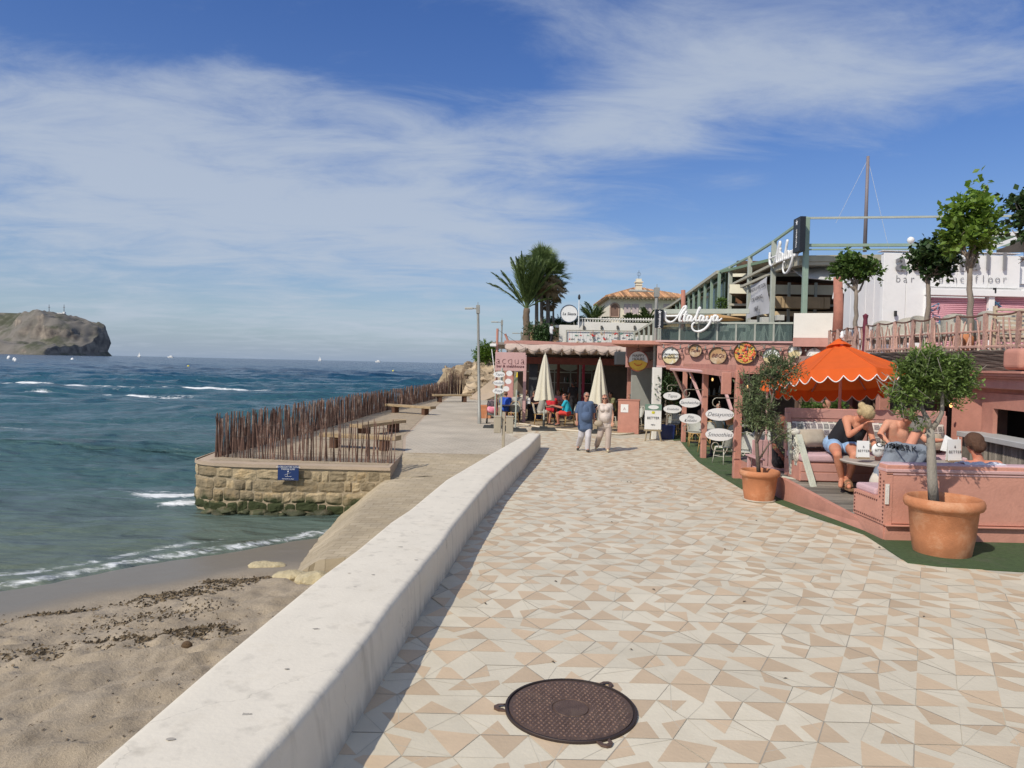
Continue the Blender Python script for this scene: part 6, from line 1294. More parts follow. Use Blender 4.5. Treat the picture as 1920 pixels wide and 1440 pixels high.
# conservatory wing receding to the left
ca, cb, cc = P(1349, 510, 36.6), P(1262, 572, 56), P(1196, 607, 70)
def wing(a, b, n, z0, nm):
    mb = MB(); mb.bar(a, b, .3, .16); mb.bar(a+V((.2, .2, -.35)), b+V((.2, .2, -.35)), .10, .06); mb.build('eave', beigeS, at_, world=True)
    mb = MB(); mb.slab([a, b, b+V((9, 3, .9)), a+V((9, 3, .9))], .08); mb.build('roof', greenR, at_, world=True)
    for k in range(n+1): p = a.lerp(b, k/n); mb = MB(); mb.bar(p, (p.x, p.y, z0), .16, .12); mb.build('post', greenS, at_, world=True)
    mb = MB(); mb.slab([a+V((.3, 0, 0)), b+V((.3, 0, 0)), (b.x+.3, b.y, z0), (a.x+.3, a.y, z0)], .03); mb.build('glazing', glass, at_, world=True)
wing(ca, cb, 9, 3.4, 'a'); wing(cb, cc, 6, 4.2, 'b')
ubx('parapet', M('olive_box', (.28, .28, .20), .9), (10.1, 39, 4.9), (.3, 9, .7), rz=-.08)
tpH = thing('box_hedge', 'square clipped green hedge box on the upper terrace above the lettering', 'hedge', P(1353, 582, 33)); mb = MB(); crown(mb, [((0, 0, .3), (.26, .2, .3), .6)], 900, .07, .04, rt); mb.build('foliage', leafG, tpH)
# lower left canopy
fasc(1187, 624, 42, 1245, 588, 34, .12, 3.5, beigeS, 'canopy', M('olive_under', (.36, .33, .25), .9))
for k in range(6): p = P(1190+k*9, 622-k*5.3, 41.5-k*1.3); mb = MB(); mb.bar(p, (p.x, p.y, 3.1), .10, .10); mb.build('post', greyG, at_, world=True)
# glass balustrade along the fascia
for k in range(7):
    a, b = fas(1238+k*35.5, 605, -.15), fas(1238+(k+1)*35.5, 605, -.15); z1 = fas(1238, 605, -.15).z
    mb = MB(); mb.slab([(a.x, a.y, fz1), (b.x, b.y, fz1), (b.x, b.y, z1), (a.x, a.y, z1)], .012); mb.build('glass_panel', glass, at_, world=True); mb = MB(); mb.box((a.x, a.y, (fz1+z1)/2), (.05, .05, z1-fz1)); mb.build('baluster', greyG, at_, world=True)
a, b = fas(1236, 605, -.15), fas(1488, 605, -.15); mb = MB(); mb.bar((a.x, a.y, z1), (b.x, b.y, z1), .07, .06); mb.build('handrail', greyG, at_, world=True)
a, b = fas(1240, 582, -.3), fas(1405, 584, -.3); zz = fas(1240, 583, -.3).z; mb = MB(); mb.bar((a.x, a.y, zz), (b.x, b.y, zz), .14, .16); mb.build('sign_beam', greyG, at_, world=True)
q0, q1 = fas(1492, 590, .06), fas(1570, 634, .06); mb = MB(); mb.box(((q0.x+q1.x)/2, (q0.y+q1.y)/2, (q0.z+q1.z)/2+.02), ((q1-q0).length-.1, .12, q0.z-q1.z+.04), fyaw); mb.build('white_panel', whiteW, at_, world=True)
q0, q1 = fas(1487, 634, .10), fas(1572, 645, .10); mb = MB(); mb.box(((q0.x+q1.x)/2, (q0.y+q1.y)/2, (q0.z+q1.z)/2-.05), ((q1-q0).length, .3, .28), fyaw); mb.build('pink_base', pinkF, at_, world=True)
# things behind the balustrade
for k, (px, py) in enumerate(((1358, 617), (1372, 611), (1391, 610), (1411, 605), (1433, 600), (1462, 596))):
    t = thing('plinth_table', 'pale square topped stand on the upper terrace, number %s from the left' % ('one', 'two', 'three', 'four', 'five', 'six')[k], 'table', P(px, py, 26.5), 'pale square stands on the upper terrace'); mb = MB(); mb.box((0, 0, 0), (.26, .26, .2)); mb.build('table_top', M('pale_top', (.48, .48, .43), .7), t, bevel=.01); mb = MB(); mb.bar((0, 0, -.1), (0, 0, -.9), .06, .06); [mb.bar((0, 0, -.2), (s*.25, 0, -1), .03, .03) for s in (-1, 1)]; mb.build('leg', M('leg_pale', (.38, .41, .37), .7), t)
t = thing('terrace_parasol', 'flat faded orange parasol behind the white script letters', 'umbrella', (P(1342, 600, 29).x, 29, 3.2)); zt_ = P(1342, 589, 29).z-3.2; zb_ = P(1342, 599, 29).z-3.2; mb = MB(); mb.lathe([(1.15, zb_), (.1, zt_)], n=8); mb.build('canopy', M('faded_orange', (.58, .34, .13), .9, .1, trans=.2), t); mb = MB(); mb.cone((0, 0, 0), (0, 0, zt_), .03, .03); mb.build('pole', whiteP, t)
t = thing('terrace_parasol', 'second faded orange parasol edge left of the script letters', 'umbrella', (P(1285, 600, 30).x, 30, 3.2)); mb = MB(); mb.lathe([(1.2, .95), (.1, 1.25)], n=8); mb.build('canopy', M('faded_orange', (.58, .34, .13), .9, .1), t); mb = MB(); mb.cone((0, 0, 0), (0, 0, 1.2), .03, .03); mb.build('pole', whiteP, t)
mb = MB(); rq = random.Random(77)
for k in range(14): 
    px = rq.uniform(1395, 1560); a = P(px, 640, 30.5); c0 = V((a.x, 30.5+rq.uniform(-1, 1), 3.1)); s = MB(); s.box((0, 0, .45), (.45, .45, .08)); s.box((0, .2, .75), (.42, .05, .55)); [s.box((i*.18, j*.18, .22), (.04, .04, .44)) for i in (-1, 1) for j in (-1, 1)]
    s.xf(Matrix.Translation(c0) @ Matrix.Rotation(rq.uniform(0, 6), 4, 'Z')); tag(s.build('terrace_chair', M('pale_green_chair', (.36, .40, .35), .7, .1)), 'pale chair number %s on the upper terrace behind the glass balustrade' % ('one two three four five six seven eight nine ten eleven twelve thirteen fourteen'.split()[k]), 'chair', 'pale chairs on the upper terrace')
# script lettering as bent tubes
def script(name, label, origin, ex, ez, S_, r, parent=None):
    """hand-drawn script word in tube strokes; (x, z) in letter heights"""
    st = [[(-.1, 1.55), (-.12, 1.0), (-.02, .45), (.3, .15), (.75, .1), (1.2, .35), (1.7, 1.0), (2.1, 1.7), (2.35, 2.15), (2.62, 2.2), (2.62, 1.9), (2.3, 1.5), (2.0, .95), (1.85, .45), (1.95, .2), (2.2, .25)], [(.0, .9), (1.0, .92), (1.75, .95)],
          [(2.75, 1.6), (2.55, .9), (2.45, .4), (2.6, .2), (2.85, .35)], [(2.3, 1.05), (2.9, 1.1)], [(3.35, .9), (3.1, .95), (2.9, .6), (2.95, .25), (3.2, .3), (3.42, .9), (3.4, .3), (3.6, .25), (3.85, .7), (4.35, 1.5), (4.55, 1.95), (4.45, 2.0), (4.2, 1.3), (4.0, .5), (4.15, .22), (4.4, .4)],
          [(4.95, .9), (4.7, .95), (4.5, .6), (4.55, .25), (4.8, .3), (5.02, .9), (5.0, .3), (5.2, .25), (5.45, .5), (5.55, .92)], [(5.5, .9), (5.45, .4), (5.65, .25), (5.9, .45), (6.1, .92), (5.85, .0), (5.3, -.75), (4.6, -1.15), (3.9, -1.1), (3.55, -.7), (3.6, -.2), (3.9, .05)],
          [(6.0, .5), (6.35, .9), (6.75, .9), (6.45, .95), (6.28, .6), (6.35, .25), (6.6, .3), (6.82, .9), (6.8, .35), (7.0, .25), (7.4, .6)]]
    t = thing(name, label, 'sign', origin); ex, ez = V(ex).normalized(), V(ez)
    mb = MB()
    for s in st:
        P_ = [V((x*S_*ex.x, x*S_*ex.y, z*S_)) for x, z in s]; out = []
        for i in range(len(P_)-1):
            p0, p1, p2, p3 = P_[max(0, i-1)], P_[i], P_[i+1], P_[min(len(P_)-1, i+2)]
            for q in range(4): u = q/4; out.append(.5*((2*p1)+(p2-p0)*u+(2*p0-5*p1+4*p2-p3)*u*u+(3*p1-p0-3*p2+p3)*u**3))
        out.append(P_[-1]); mb.tube(out, [r*(1.15 if (out[min(i+1, len(out)-1)]-out[max(0, i-1)]).z < 0 else .8) for i in range(len(out))], 6)
    mb.build('lettering', M('letter_white', (.78, .79, .78), .5, .03), t, smooth=True); return t
o1 = fas(1249, 605.5, .12); e1 = (fas(1354, 605, .12)-o1); script('script_sign', 'large white script word Atalaya mounted above the pink fascia', o1, (e1.x, e1.y, 0), (0, 0, 1), e1.length/7.4, .043)
o2 = P(1449, 497, 29.0); e2 = P(1500, 470, 26.4)-o2; e2.z = 0; script('script_sign', 'white script word Atalaya seen obliquely high on the steel frame', o2-V((.15, .1, .1)), e2, (0, 0, 1), e2.length/7.4*1.08, .045)
def star(mb, c, r, ex, ez):
    mb.add([V(c)+V(ex)*(r*(1 if k % 2 == 0 else .42)*cos(pi/2+pi*k/5))+V(ez)*(r*(1 if k % 2 == 0 else .42)*sin(pi/2+pi*k/5)) for k in range(10)], [tuple(range(10))])
blk = M('beer_sign_black', (.012, .014, .018), .4)
for nm, lab, c, w, h, d, yw, sz in (('vertical_sign', 'black vertical beer sign with a white star beside the lamp post', fas(1238, 598.5, .25), .28, .64, .12, 0, .145), ('vertical_sign', 'tall black beer sign on the corner post of the steel frame', P(1505, 441, 25.8)-V((.12, 0, 0)), .30, 1.22, .5, R(-72), .17)):
    t = thing(nm, lab, 'sign', c, 'black vertical beer signs'); 
    if yw == 0:
        mb = MB(); mb.box((0, 0, 0), (w, d, h)); mb.build('panel', blk, t, bevel=.005)
        mb = MB(); star(mb, (0, -d/2-.004, h*.35), .07, (1, 0, 0), (0, 0, 1)); mb.build('star', whiteL, t); text('Heineken', sz*.85, (.0, -d/2-.006, -.08), whiteL, t, mtx=FONT_FACE @ Matrix.Rotation(pi/2, 3, 'Z'), off=.002)
    else:
        t.rotation_euler[2] = 0; mb = MB(); mb.box((0, 0, 0), (.2, .62, h)); mb.build('panel', blk, t, bevel=.005); Mx = Matrix.Rotation(-pi/2, 3, 'Z') @ FONT_FACE
        mb = MB(); star(mb, (-.105, 0, h*.36), .12, (0, -1, 0), (0, 0, 1)); mb.build('star', whiteL, t); text('Heineken', sz, (-.106, 0, -.12), whiteL, t, mtx=Mx @ Matrix.Rotation(pi/2, 3, 'Z'))
# banner
bA, bB, bC, bD = P(1407, 535, 31.6), P(1441, 518, 29.3), P(1441, 588, 29.3), P(1403, 598, 31.6)
t = thing('cloth_banner', 'white cloth banner dated 1968 hanging from the slanting rail of the steel frame', 'banner', bD); mb = MB()
mb.grid(14, 14, lambda u, v: bA.lerp(bB, u).lerp(bD.lerp(bC, u), v)+V((.06*sin(v*5+u*4), .06*sin(u*7+v*2), (.06*sin(u*pi) if v > .95 else 0)))); mb.build('cloth', M('banner_white', (.66, .66, .67), .9, .05, trans=.25), t, world=True, smooth=True)
bx_ = (bB-bA); bl = bx_.length; bx_.normalize(); bz_ = (bA-bD).normalized(); bm = Matrix((bx_, bz_, bx_.cross(bz_))).transposed(); bn = (bx_.cross(bz_)).normalized()
for wd, v, s in (('PRUNDA & VERTUDA', .22, .23), ('TOBÍ VERANO', .50, .23), ('1968', .80, .30)): text(wd, s, bA.lerp(bB, .5).lerp(bD.lerp(bC, .5), v)+bn*.10, inkM, t, world=True, mtx=bm, ext=.002)
# red-brown round posts
for px, py, pyb, Y, r, lab in ((1281, 544, 642, 25.4, .09, 'slim salmon pole standing in front of the script word'), (1571, 520, 640, 22.3, .16, 'thick salmon trunk-like pole at the corner of the white building')):
    a, b = P(px, py, Y), P(px-2, pyb, Y); t = thing('salmon_pole', lab, 'pole', (b.x, Y, b.z), 'salmon poles of the terrace'); mb = MB(); mb.tube([(0, 0, 0), (.02, 0, (a.z-b.z)/2), (a.x-b.x, 0, a.z-b.z)], [r, r*.95, r*.85], 8); mb.build('pole', M('pole_brown', (.40, .17, .12), .85, .2, 5, bump=.5), t, smooth=True)
# mast with stays
mp_ = V((P(1622, 452, 27).x, 27, P(1622, 452, 27).z)); mt = P(1628, 293, 27); t = thing('flag_mast', 'tall bare grey mast with thin stays rising above the roofs', 'mast', mp_); mb = MB(); mb.cone((0, 0, -.4), V((.0, 0, mt.z-mp_.z)), .075, .055, 8); mb.build('pole', M('mast_grey', (.20, .17, .18), .6), t, smooth=True)
for px, py in ((1567, 388), (1670, 452)): mb = MB(); mb.tube([V((0, 0, mt.z-mp_.z-.1)), P(px, py+30, 27)-mp_], .009, 3); mb.build('stay', M('stay', (.6, .65, .72), .5), t)

# ================================================================ WHITE DANCE BAR
db = thing('dance_bar', 'white clad bar with pink roller shutters and grey lettering above the railing', 'bar building', (P(1745, 600, 21).x, 21, 3))
wclad = M('white_cladding', (.80, .80, .785), .7, .05, 1.5, bump=.1, bscale=8, col2=(.68, .69, .67), c2scale=1.4, c2lo=.55, c2hi=.8); Yd = 20.8
def dpx(px0, py0, px1, py1, Y, name, mat, t=.2, bev=.008, par=None):
    a, b = P(px0, py0, Y), P(px1, py1, Y); mb = MB(); mb.box(((a.x+b.x)/2, Y+t/2, (a.z+b.z)/2), (abs(b.x-a.x), t, abs(a.z-b.z))); return mb.build(name, mat, par or db, world=True, bevel=bev)
def panels(px0, px1, py0, py1, Y, w, name='cladding_panel', t=.18):
    a, b = P(px0, py0, Y), P(px1, py1, Y); n = max(1, int(round((b.x-a.x)/w))); 
    for k in range(n): x = a.x+(b.x-a.x)*(k+.5)/n; mb = MB(); mb.box((x, Y+t/2+.004*(k % 2), (a.z+b.z)/2), ((b.x-a.x)/n-.012, t, a.z-b.z)); mb.build(name, wclad, db, world=True, bevel=.008)
panels(1658, 1738, 474, 655, Yd, .62); panels(1738, 1912, 476, 541, Yd+.02, .85); dpx(1655, 469, 1914, 476, Yd-.03, 'parapet', wclad, .3)
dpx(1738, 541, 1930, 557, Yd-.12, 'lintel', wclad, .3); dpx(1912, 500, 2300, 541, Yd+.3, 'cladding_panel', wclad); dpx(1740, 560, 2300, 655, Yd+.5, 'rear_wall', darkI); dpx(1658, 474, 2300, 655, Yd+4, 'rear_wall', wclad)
dpx(1926, 541, 2300, 557, Yd-.1, 'lintel', wclad, .3); dpx(1855, 556, 1862, 655, Yd-.05, 'jamb', wclad, .2); dpx(1735, 556, 1741, 655, Yd-.05, 'jamb', wclad, .2)
shM = M('shutter_pink', (.64, .33, .38), .55, .06, 2)
gr1 = M('graffiti_blue', (.06, .20, .32), .6)
for px0, px1 in ((1741, 1855), (1862, 2010)):
    a, b = P(px0, 557, Yd+.06), P(px1, 656, Yd+.06); mb = MB(); n = 26
    for k in range(n): z = a.z-(a.z-b.z)*(k+.5)/n; mb.tube([(a.x, Yd+.08, z), (b.x, Yd+.08, z)], (a.z-b.z)/n*.52, 6)
    mb.build('roller_shutter', shM, db, world=True, smooth=True)
rg = random.Random(4); mb = MB()
for cxp, cyp in ((1752, 575), (1755, 600), (1757, 610), (1853, 572), (1872, 566), (1856, 606), (1800, 612), (1785, 616)):
    p = P(cxp, cyp, Yd-.02); pts = [p+V((rg.uniform(-.16, .16), 0, rg.uniform(-.16, .16))) for _ in range(5)]; mb.tube(pts, .018, 4)
mb.build('graffiti', gr1, db, world=True)
# left side wall, receding
mb = MB(); a0, a1 = P(1583, 532, 24.6), P(1657, 514, Yd+.1); n = 5
for k in range(n):
    u0, u1 = (k+.02)/n, (k+.98)/n; p, q = a0.lerp(a1, u0), a0.lerp(a1, u1); mb = MB(); mb.slab([(p.x, p.y, 2.95), (q.x, q.y, 2.95), (q.x, q.y, a0.z+(a1.z-a0.z)*0+.12), (p.x, p.y, a0.z+.12)], .1); mb.build('side_panel', wclad, db, world=True, bevel=.006)
gL = M('letter_grey', (.22, .22, .23), .5, .05)
c1, c2 = P(1690, 492, Yd), P(1790, 492, Yd)
for ch, px, sz in (('a', 1689, .78), ('u', 1720, .78), ('s', 1748, .7), ('t', 1778, .78), ('r', 1806, .7), ('a', 1828, .7), ('l', 1852, .72), ('l', 1883, .72)):
    text(ch, sz, P(px, 492, Yd-.03)+V((0, -.02, 0)), gL, db, world=True, ext=.03, off=.004)
for k, chh in enumerate('bar & dancefloor'):
    if chh != ' ': text(chh, .30, P(1684+k*13.3, 523.5, Yd-.0)+V((0, -.008, 0)), gL, db, world=True, ext=.002, off=-.003)
for px, py in ((1679, 588), (1687, 613), (1865, 545), (1742, 545)): a = P(px, py, Yd-.08); mb = MB(); mb.box(a, (.05, .08, .16)); mb.build('wall_fixture', black, db, world=True)
t = thing('globe_lamp', 'small white globe lamp on the roof of the dance bar', 'lamp', P(1707, 470, Yd+.1)); mb = MB(); mb.cone((0, 0, 0), (0, 0, .2), .02, .02, 6); mb.build('stem', greyG, t); mb = MB(); mb.ell((0, 0, .3), .1, 12); mb.build('globe', whiteP, t, smooth=True)
# far right greenish gable roof
t = thing('gabled_canopy', 'greenish glazed canopy roof rising behind the dance bar at the right edge', 'canopy', P(1880, 470, 27)); 
mb = MB(); mb.slab([P(1840, 468, 25), P(1960, 420, 25), P(2100, 440, 29), P(1860, 445, 31)][::-1], .08); mb.build('roof', greenR, t, world=True); mb = MB(); mb.slab([P(1872, 468, 24), P(1990, 425, 24), P(1990, 470, 24), P(1872, 474, 24)][::-1], .1); mb.build('gable', darkI, t, world=True)
mb = MB(); [mb.bar(P(a, b, 24.2), P(c, d, 24.2), .09, .12) for a, b, c, d in ((1850, 468, 1990, 415), (1880, 474, 1990, 440), (1868, 430, 1856, 470), (1840, 440, 1990, 436))]; mb.build('frame', whiteP, t, world=True)
t = thing('floor_deck', 'upper terrace deck carrying the railing and the dance bar', 'terrace', (13, 19, 2.6)); mb = MB(); mb.slab([(9.35, 25, 2.97), (9.30, 12.2, 2.97), (30, 12.2, 2.97), (30, 34, 2.97), (9.35, 34, 2.97)], .36); mb.build('deck', M('deck_pink', (.42, .27, .23), .9), t, world=True)

# ================================================================ UPPER RAILING, woven band, trees, chairs
rl = [P(1556, 640, 20.9), P(1640, 640, 17.6), P(1740, 640, 15.5), P(1830, 640, 14.2), P(1930, 640, 13.1), P(2060, 640, 12.2)]
rl = [V((p.x, p.y, 2.98)) for p in rl]; RL = [0]
for a, b in zip(rl, rl[1:]): RL.append(RL[-1]+(b-a).length)
def rat(s):
    for i in range(len(rl)-1):
        if s <= RL[i+1]+1e-6: return rl[i].lerp(rl[i+1], (s-RL[i])/(RL[i+1]-RL[i]))
    return rl[-1]
rr_ = thing('driftwood_railing', 'rustic pale pink driftwood railing with a sagging rope top along the upper terrace', 'railing', rl[2]); drift = M('driftwood', (.46, .29, .235), .9, .25, 5, bump=.7, bscale=30, tint=.3)
rg = random.Random(14); ntot = 78; tops_ = []
for k in range(ntot):
    s = RL[-1]*k/(ntot-1); p = rat(s); big = (k % 6 == 0); h = .70 if big else rg.uniform(.52, .64); mb = MB()
    if big: mb.bar(p, p+V((rg.uniform(-.02, .02), 0, h)), .075, .06, tint=rg.random()); tops_.append(p+V((0, 0, h)))
    else:
        q = p+V((rg.uniform(-.09, .09), rg.uniform(-.02, .02), h)); m_ = p.lerp(q, .5)+V((rg.uniform(-.05, .05), 0, 0)); mb.tube([p, m_, q], [.022, .02, .015], 5, tint=rg.random())
    mb.build('picket' if not big else 'post', drift, rr_, world=True)
mb = MB(); pts = []
for a, b in zip(tops_, tops_[1:]): pts += [a.lerp(b, q/6)-V((0, 0, .045*sin(pi*q/6))) for q in range(6)]
mb.tube(pts+[tops_[-1]], .02, 5); mb.build('rope_top', M('rope_dark', (.14, .08, .06), .9), rr_, world=True)
mb = MB(); mb.tube([p+V((0, 0, .36)) for p in rl], .022, 5); mb.tube([p+V((0, 0, .06)) for p in rl], .03, 5); mb.build('rail', drift, rr_, world=True)
t = thing('candle_post', 'dark carved post with red wrapping in the driftwood railing above the orange parasol', 'post', rat(RL[-1]*.30)); mb = MB(); mb.lathe([(.06, 0), (.05, .5), (.065, .6), (.05, .85), (.07, .95), (.001, 1.0)], n=10); mb.build('post', M('plum', (.14, .02, .04), .7, .2), t)
bd = thing('woven_screen', 'dark brown woven brushwood band below the driftwood railing', 'screen', rl[2]-V((0, 0, .45))); brM = M('brushwood', (.12, .09, .075), .95, .4, 20, bump=1, bscale=50, stretch=(1, 1, 8), tint=.5)
mb = MB(); 
for j in range(15):
    z = 2.56+.40*(j+.5)/15; pts = [rat(RL[-1]*k/60)+V((-.12+.012*sin(k*1.9+j*2.1), -.02, z-2.98+.006*sin(k*3+j))) for k in range(56)]; mb.tube(pts, .017, 5, tint=rg.random())
mb.build('weaving', brM, bd, world=True); mb = MB(); [mb.bar(rl[i]+V((-.07, 0, -.22)), rl[i+1]+V((-.07, 0, -.22)), .05, .40) for i in range(len(rl)-1)]; mb.build('backing', M('screen_back', (.06, .045, .04), .9), bd, world=True)
t = thing('pink_drum', 'smooth pink rounded wall piece at the right end of the woven band', 'wall', P(1935, 690, 12.8)); mb = MB(); mb.box(P(1975, 675, 12.7), (1.5, .5, .38)); mb.build('body', salmon, t, world=True, bevel=.09, seg=4)
# salmon cornices and bar of the lower right corner
sb = thing('bar_counter_building', 'salmon bar with stepped cornice, dark serving hatch and grey counter at the right edge', 'bar building', (9, 13, 0))
c0, c1, c2 = P(1812, 700, 14.3), P(1925, 700, 12.4), P(2300, 700, 11.2)
def corn(py, pyb, out, mat=salmon):
    za, zb2 = P(1815, py, 14.3).z, P(1815, pyb, 14.3).z; o = V((-out, -out*.6, 0)); a, b, c = [V((q.x, q.y, 0))+o for q in (c0, c1, c2)]
    mb = MB(); mb.prism([a, b, c, V((16, 16, 0)), V((a.x+.2, a.y+2.2, 0))], zb2, za); mb.build('cornice', mat, sb, world=True, bevel=.01)
corn(695, 699.5, .16); corn(699.8, 704, .10, pinkF); corn(704.3, 708, .05); corn(708.3, 726, -.05, pinkF); corn(726.3, 747, -.25)
pl = P(1808, 800, 14.6); mb = MB(); mb.slab([P(1786, 744, 14.9), P(1842, 742, 14.2), V((P(1842, 742, 14.2).x, 14.2, 0)), V((P(1786, 744, 14.9).x, 14.9, 0))][::-1], .4); mb.build('pillar', salmon, sb, world=True)
mb = MB(); a, b = P(1842, 745, 14.1), P(1990, 800, 11.6); mb.slab([V((a.x, a.y, 2.0)), V((b.x, b.y, 2.0)), V((b.x, b.y, 0)), V((a.x, a.y, 0))][::-1], .06); 
hA, hB = P(1868, 770, 13.7), P(1985, 780, 11.5)
mb = MB(); q = lambda p, z: V((p.x, p.y, z)); e0, e1 = V((a.x, a.y, 0)), V((b.x, b.y, 0)); d_ = (e1-e0).normalized(); h0 = e0+d_*.42
for A_1, B_1, za, zb2 in ((e0, h0, 2.15, .0), (h0, e1, 2.15, 1.86), (h0, e1, 1.30, .0)): mb.slab([q(A_1, za), q(B_1, za), q(B_1, zb2), q(A_1, zb2)][::-1], .08)
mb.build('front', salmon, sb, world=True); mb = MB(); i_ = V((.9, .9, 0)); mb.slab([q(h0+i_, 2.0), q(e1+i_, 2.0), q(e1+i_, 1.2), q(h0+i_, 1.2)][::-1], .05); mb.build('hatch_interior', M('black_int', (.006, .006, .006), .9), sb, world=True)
mb = MB(); n_ = V((d_.y, -d_.x, 0)); mb.slab([q(e0+n_*.45, 1.38), q(e1+n_*.45, 1.38), q(e1-n_*.1, 1.38), q(e0-n_*.1, 1.38)], .10); mb.build('counter', M('counter_grey', (.42, .43, .42), .6, .1, 2), sb, world=True, bevel=.01)
mb = MB(); 
for k in range(40): p = e0.lerp(e1, k/39)+n_*.30; mb.cone(q(p, .2), q(p, 1.27), .035, .035, 6, tint=rg.random())
mb.build('reed_cladding', M('reed', (.20, .18, .15), .9, .3, 10, tint=.5), sb, world=True)
mb = MB(); mb.ell(P(1783, 760, 14.5), (.03, .03, .05), 8); mb.build('hatch_lamp', MATS['warm_bulb'], sb, world=True)
# terrace trees
def tree(name, label, base, top, blobs, n, mat, seed, l=.16, w=.12, r0=.07, group=None, fork=.55, limbs=7, cat='tree', droop=.2):
    r = random.Random(seed); base = V(base); top = V(top); t = thing(name, label, cat, base, group); h = top-base; mb = MB()
    tr = limb(mb, (0, 0, -.05), h*fork, r0, r0*.65, r, .025, 9, 8); f = h*fork
    for k in range(limbs):
        bl = blobs[k % len(blobs)]; c = V(bl[0])+V((rdir(r).x*bl[1][0]*.4, rdir(r).y*bl[1][1]*.4, rdir(r).z*bl[1][2]*.3)); pts = limb(mb, f*r.uniform(.9, 1), c, r0*.5, r0*.12, r, .08, 6, 5)
        for _ in range(3): q = pts[r.randint(2, 4)]; limb(mb, q, q+rdir(r)*bl[1][0]*.8, r0*.2, r0*.06, r, .08, 5, 3)
    mb.build('trunk', bark, t, smooth=True); mb = MB(); crown(mb, blobs, n, l, w, r, droop); mb.build('crown', mat, t); return t
def pb(base, lst, Y):   # blobs from picture positions
    out = []
    for px, py, rx, rz, tone in lst: p = P(px, py, Y)-V(base); s = Y/1350; out.append((tuple(p), (rx*s, rx*s*.9, rz*s), tone))
    return out
b = P(1603, 645, 19.2); b.z = 2.97; tree('terrace_tree', 'leftmost terrace tree with a flat crown before the white side wall', b, P(1605, 530, 19.2), pb(b, [(1590, 498, 14.586, 13.26, .5), (1618, 505, 15.912, 10.608, .45), (1638, 510, 10.608, 5.967, .55), (1575, 515, 9.282, 6.63, .35), (1600, 522, 9.282, 6.63, .3), (1600, 485, 9.282, 5.304, .6)], 19.2), 1150, leafG, 41, l=.13, w=.11, group='young trees on the upper terrace', fork=.9)
b = P(1733, 640, 16.4); b.z = 2.97; tree('terrace_tree', 'middle terrace tree with a dense dark round crown before the bar lettering', b, P(1742, 500, 16.4), pb(b, [(1748, 480, 25.432, 16.456, .4), (1723, 492, 10.472, 10.472, .4), (1773, 497, 14.96, 13.464, .35), (1750, 502, 16.456, 10.472, .3), (1790, 492, 7.48, 5.984, .4)], 16.4), 1200, leafD, 42, l=.14, w=.12, group='young trees on the upper terrace', fork=.88, r0=.065)
b = P(1822, 635, 15.3); b.z = 2.97; tree('terrace_tree', 'tallest terrace tree with bright green leaves against the sky', b, P(1818, 478, 15.3), pb(b, [(1820, 400, 28.56, 25.2, .6), (1800, 425, 25.2, 21.84, .5), (1843, 425, 25.2, 20.16, .55), (1815, 455, 33.6, 18.48, .4), (1788, 410, 15.12, 13.44, .5), (1848, 350, 10.08, 10.08, .7), (1838, 372, 13.44, 13.44, .65), (1815, 360, 10.08, 10.08, .6), (1862, 395, 10.08, 10.08, .45), (1790, 455, 11.76, 11.76, .4), (1855, 450, 11.76, 10.08, .4)], 15.3), 1500, M('leaf_lime', (.17, .27, .04), .5, .12, 8, tint=.55, trans=.4), 43, l=.145, w=.12, group='young trees on the upper terrace', fork=.86, r0=.075)
b = P(2010, 640, 14); b.z = 2.97; tree('terrace_tree', 'dark leafed tree reaching in at the right edge of the view', b, P(1985, 480, 14), pb(b, [(1905, 378, 18, 12, .4), (1925, 395, 22, 20, .35), (1905, 432, 16, 8, .4), (1950, 400, 40, 40, .4), (1930, 425, 14, 10, .35), (1980, 440, 40, 30, .4)], 14), 1500, leafD, 44, l=.13, w=.11, group='young trees on the upper terrace')
# round backed chairs and table on the upper terrace
whR = M('wicker_white', (.55, .52, .45), .8, .12, 25, bump=.8, bscale=100)
def tub(px, Y, rz, label):
    t = thing('wicker_armchair', label, 'armchair', (P(px, 640, Y).x, Y, 2.98), 'round backed wicker armchairs behind the driftwood railing'); t.rotation_euler[2] = rz; mb = MB(); mb.grid(18, 8, lambda u, v: V((.36*cos(pi*1.0*u+0)*(1+.08*v), -.32*sin(pi*u)*(1+.1*v), .25+(.32+.30*sin(pi*u))*v))); mb.build('back', whR, t, smooth=True); mb = MB(); mb.box((0, .05, .38), (.6, .6, .12)); mb.build('seat', whR, t, bevel=.03)
    for sx_ in (-1, 1):
        for sy_ in (-1, 1): mb = MB(); mb.cone((sx_*.25, sy_*.22, 0), (sx_*.27, sy_*.22, .34), .02, .02, 6); mb.build('leg', MATS['white_cane'], t)
for px, Y, rz, lab in ((1705, 17.2, 2.6, 'wicker armchair left of the middle terrace tree'), (1740, 16.6, 3.3, 'wicker armchair right behind the middle tree trunk'), (1800, 15.8, 2.9, 'wicker armchair left of the tallest tree trunk'), (1870, 14.9, 3.1, 'wicker armchair right of the tallest tree trunk'), (1665, 18.5, 3.0, 'wicker armchair farthest left behind the railing'), (1905, 15.6, 2.7, 'wicker armchair near the right edge of the terrace')): tub(px, Y, rz, lab)
t = thing('orange_pot', 'orange pot on the upper terrace behind the railing pickets', 'pot', (P(1805, 650, 15.2).x, 15.2, 2.98)); mb = MB(); mb.lathe([(.12, 0), (.2, .15), (.2, .3), (.13, .36)], n=14, close=True); mb.build('pot', terra, t, smooth=True)
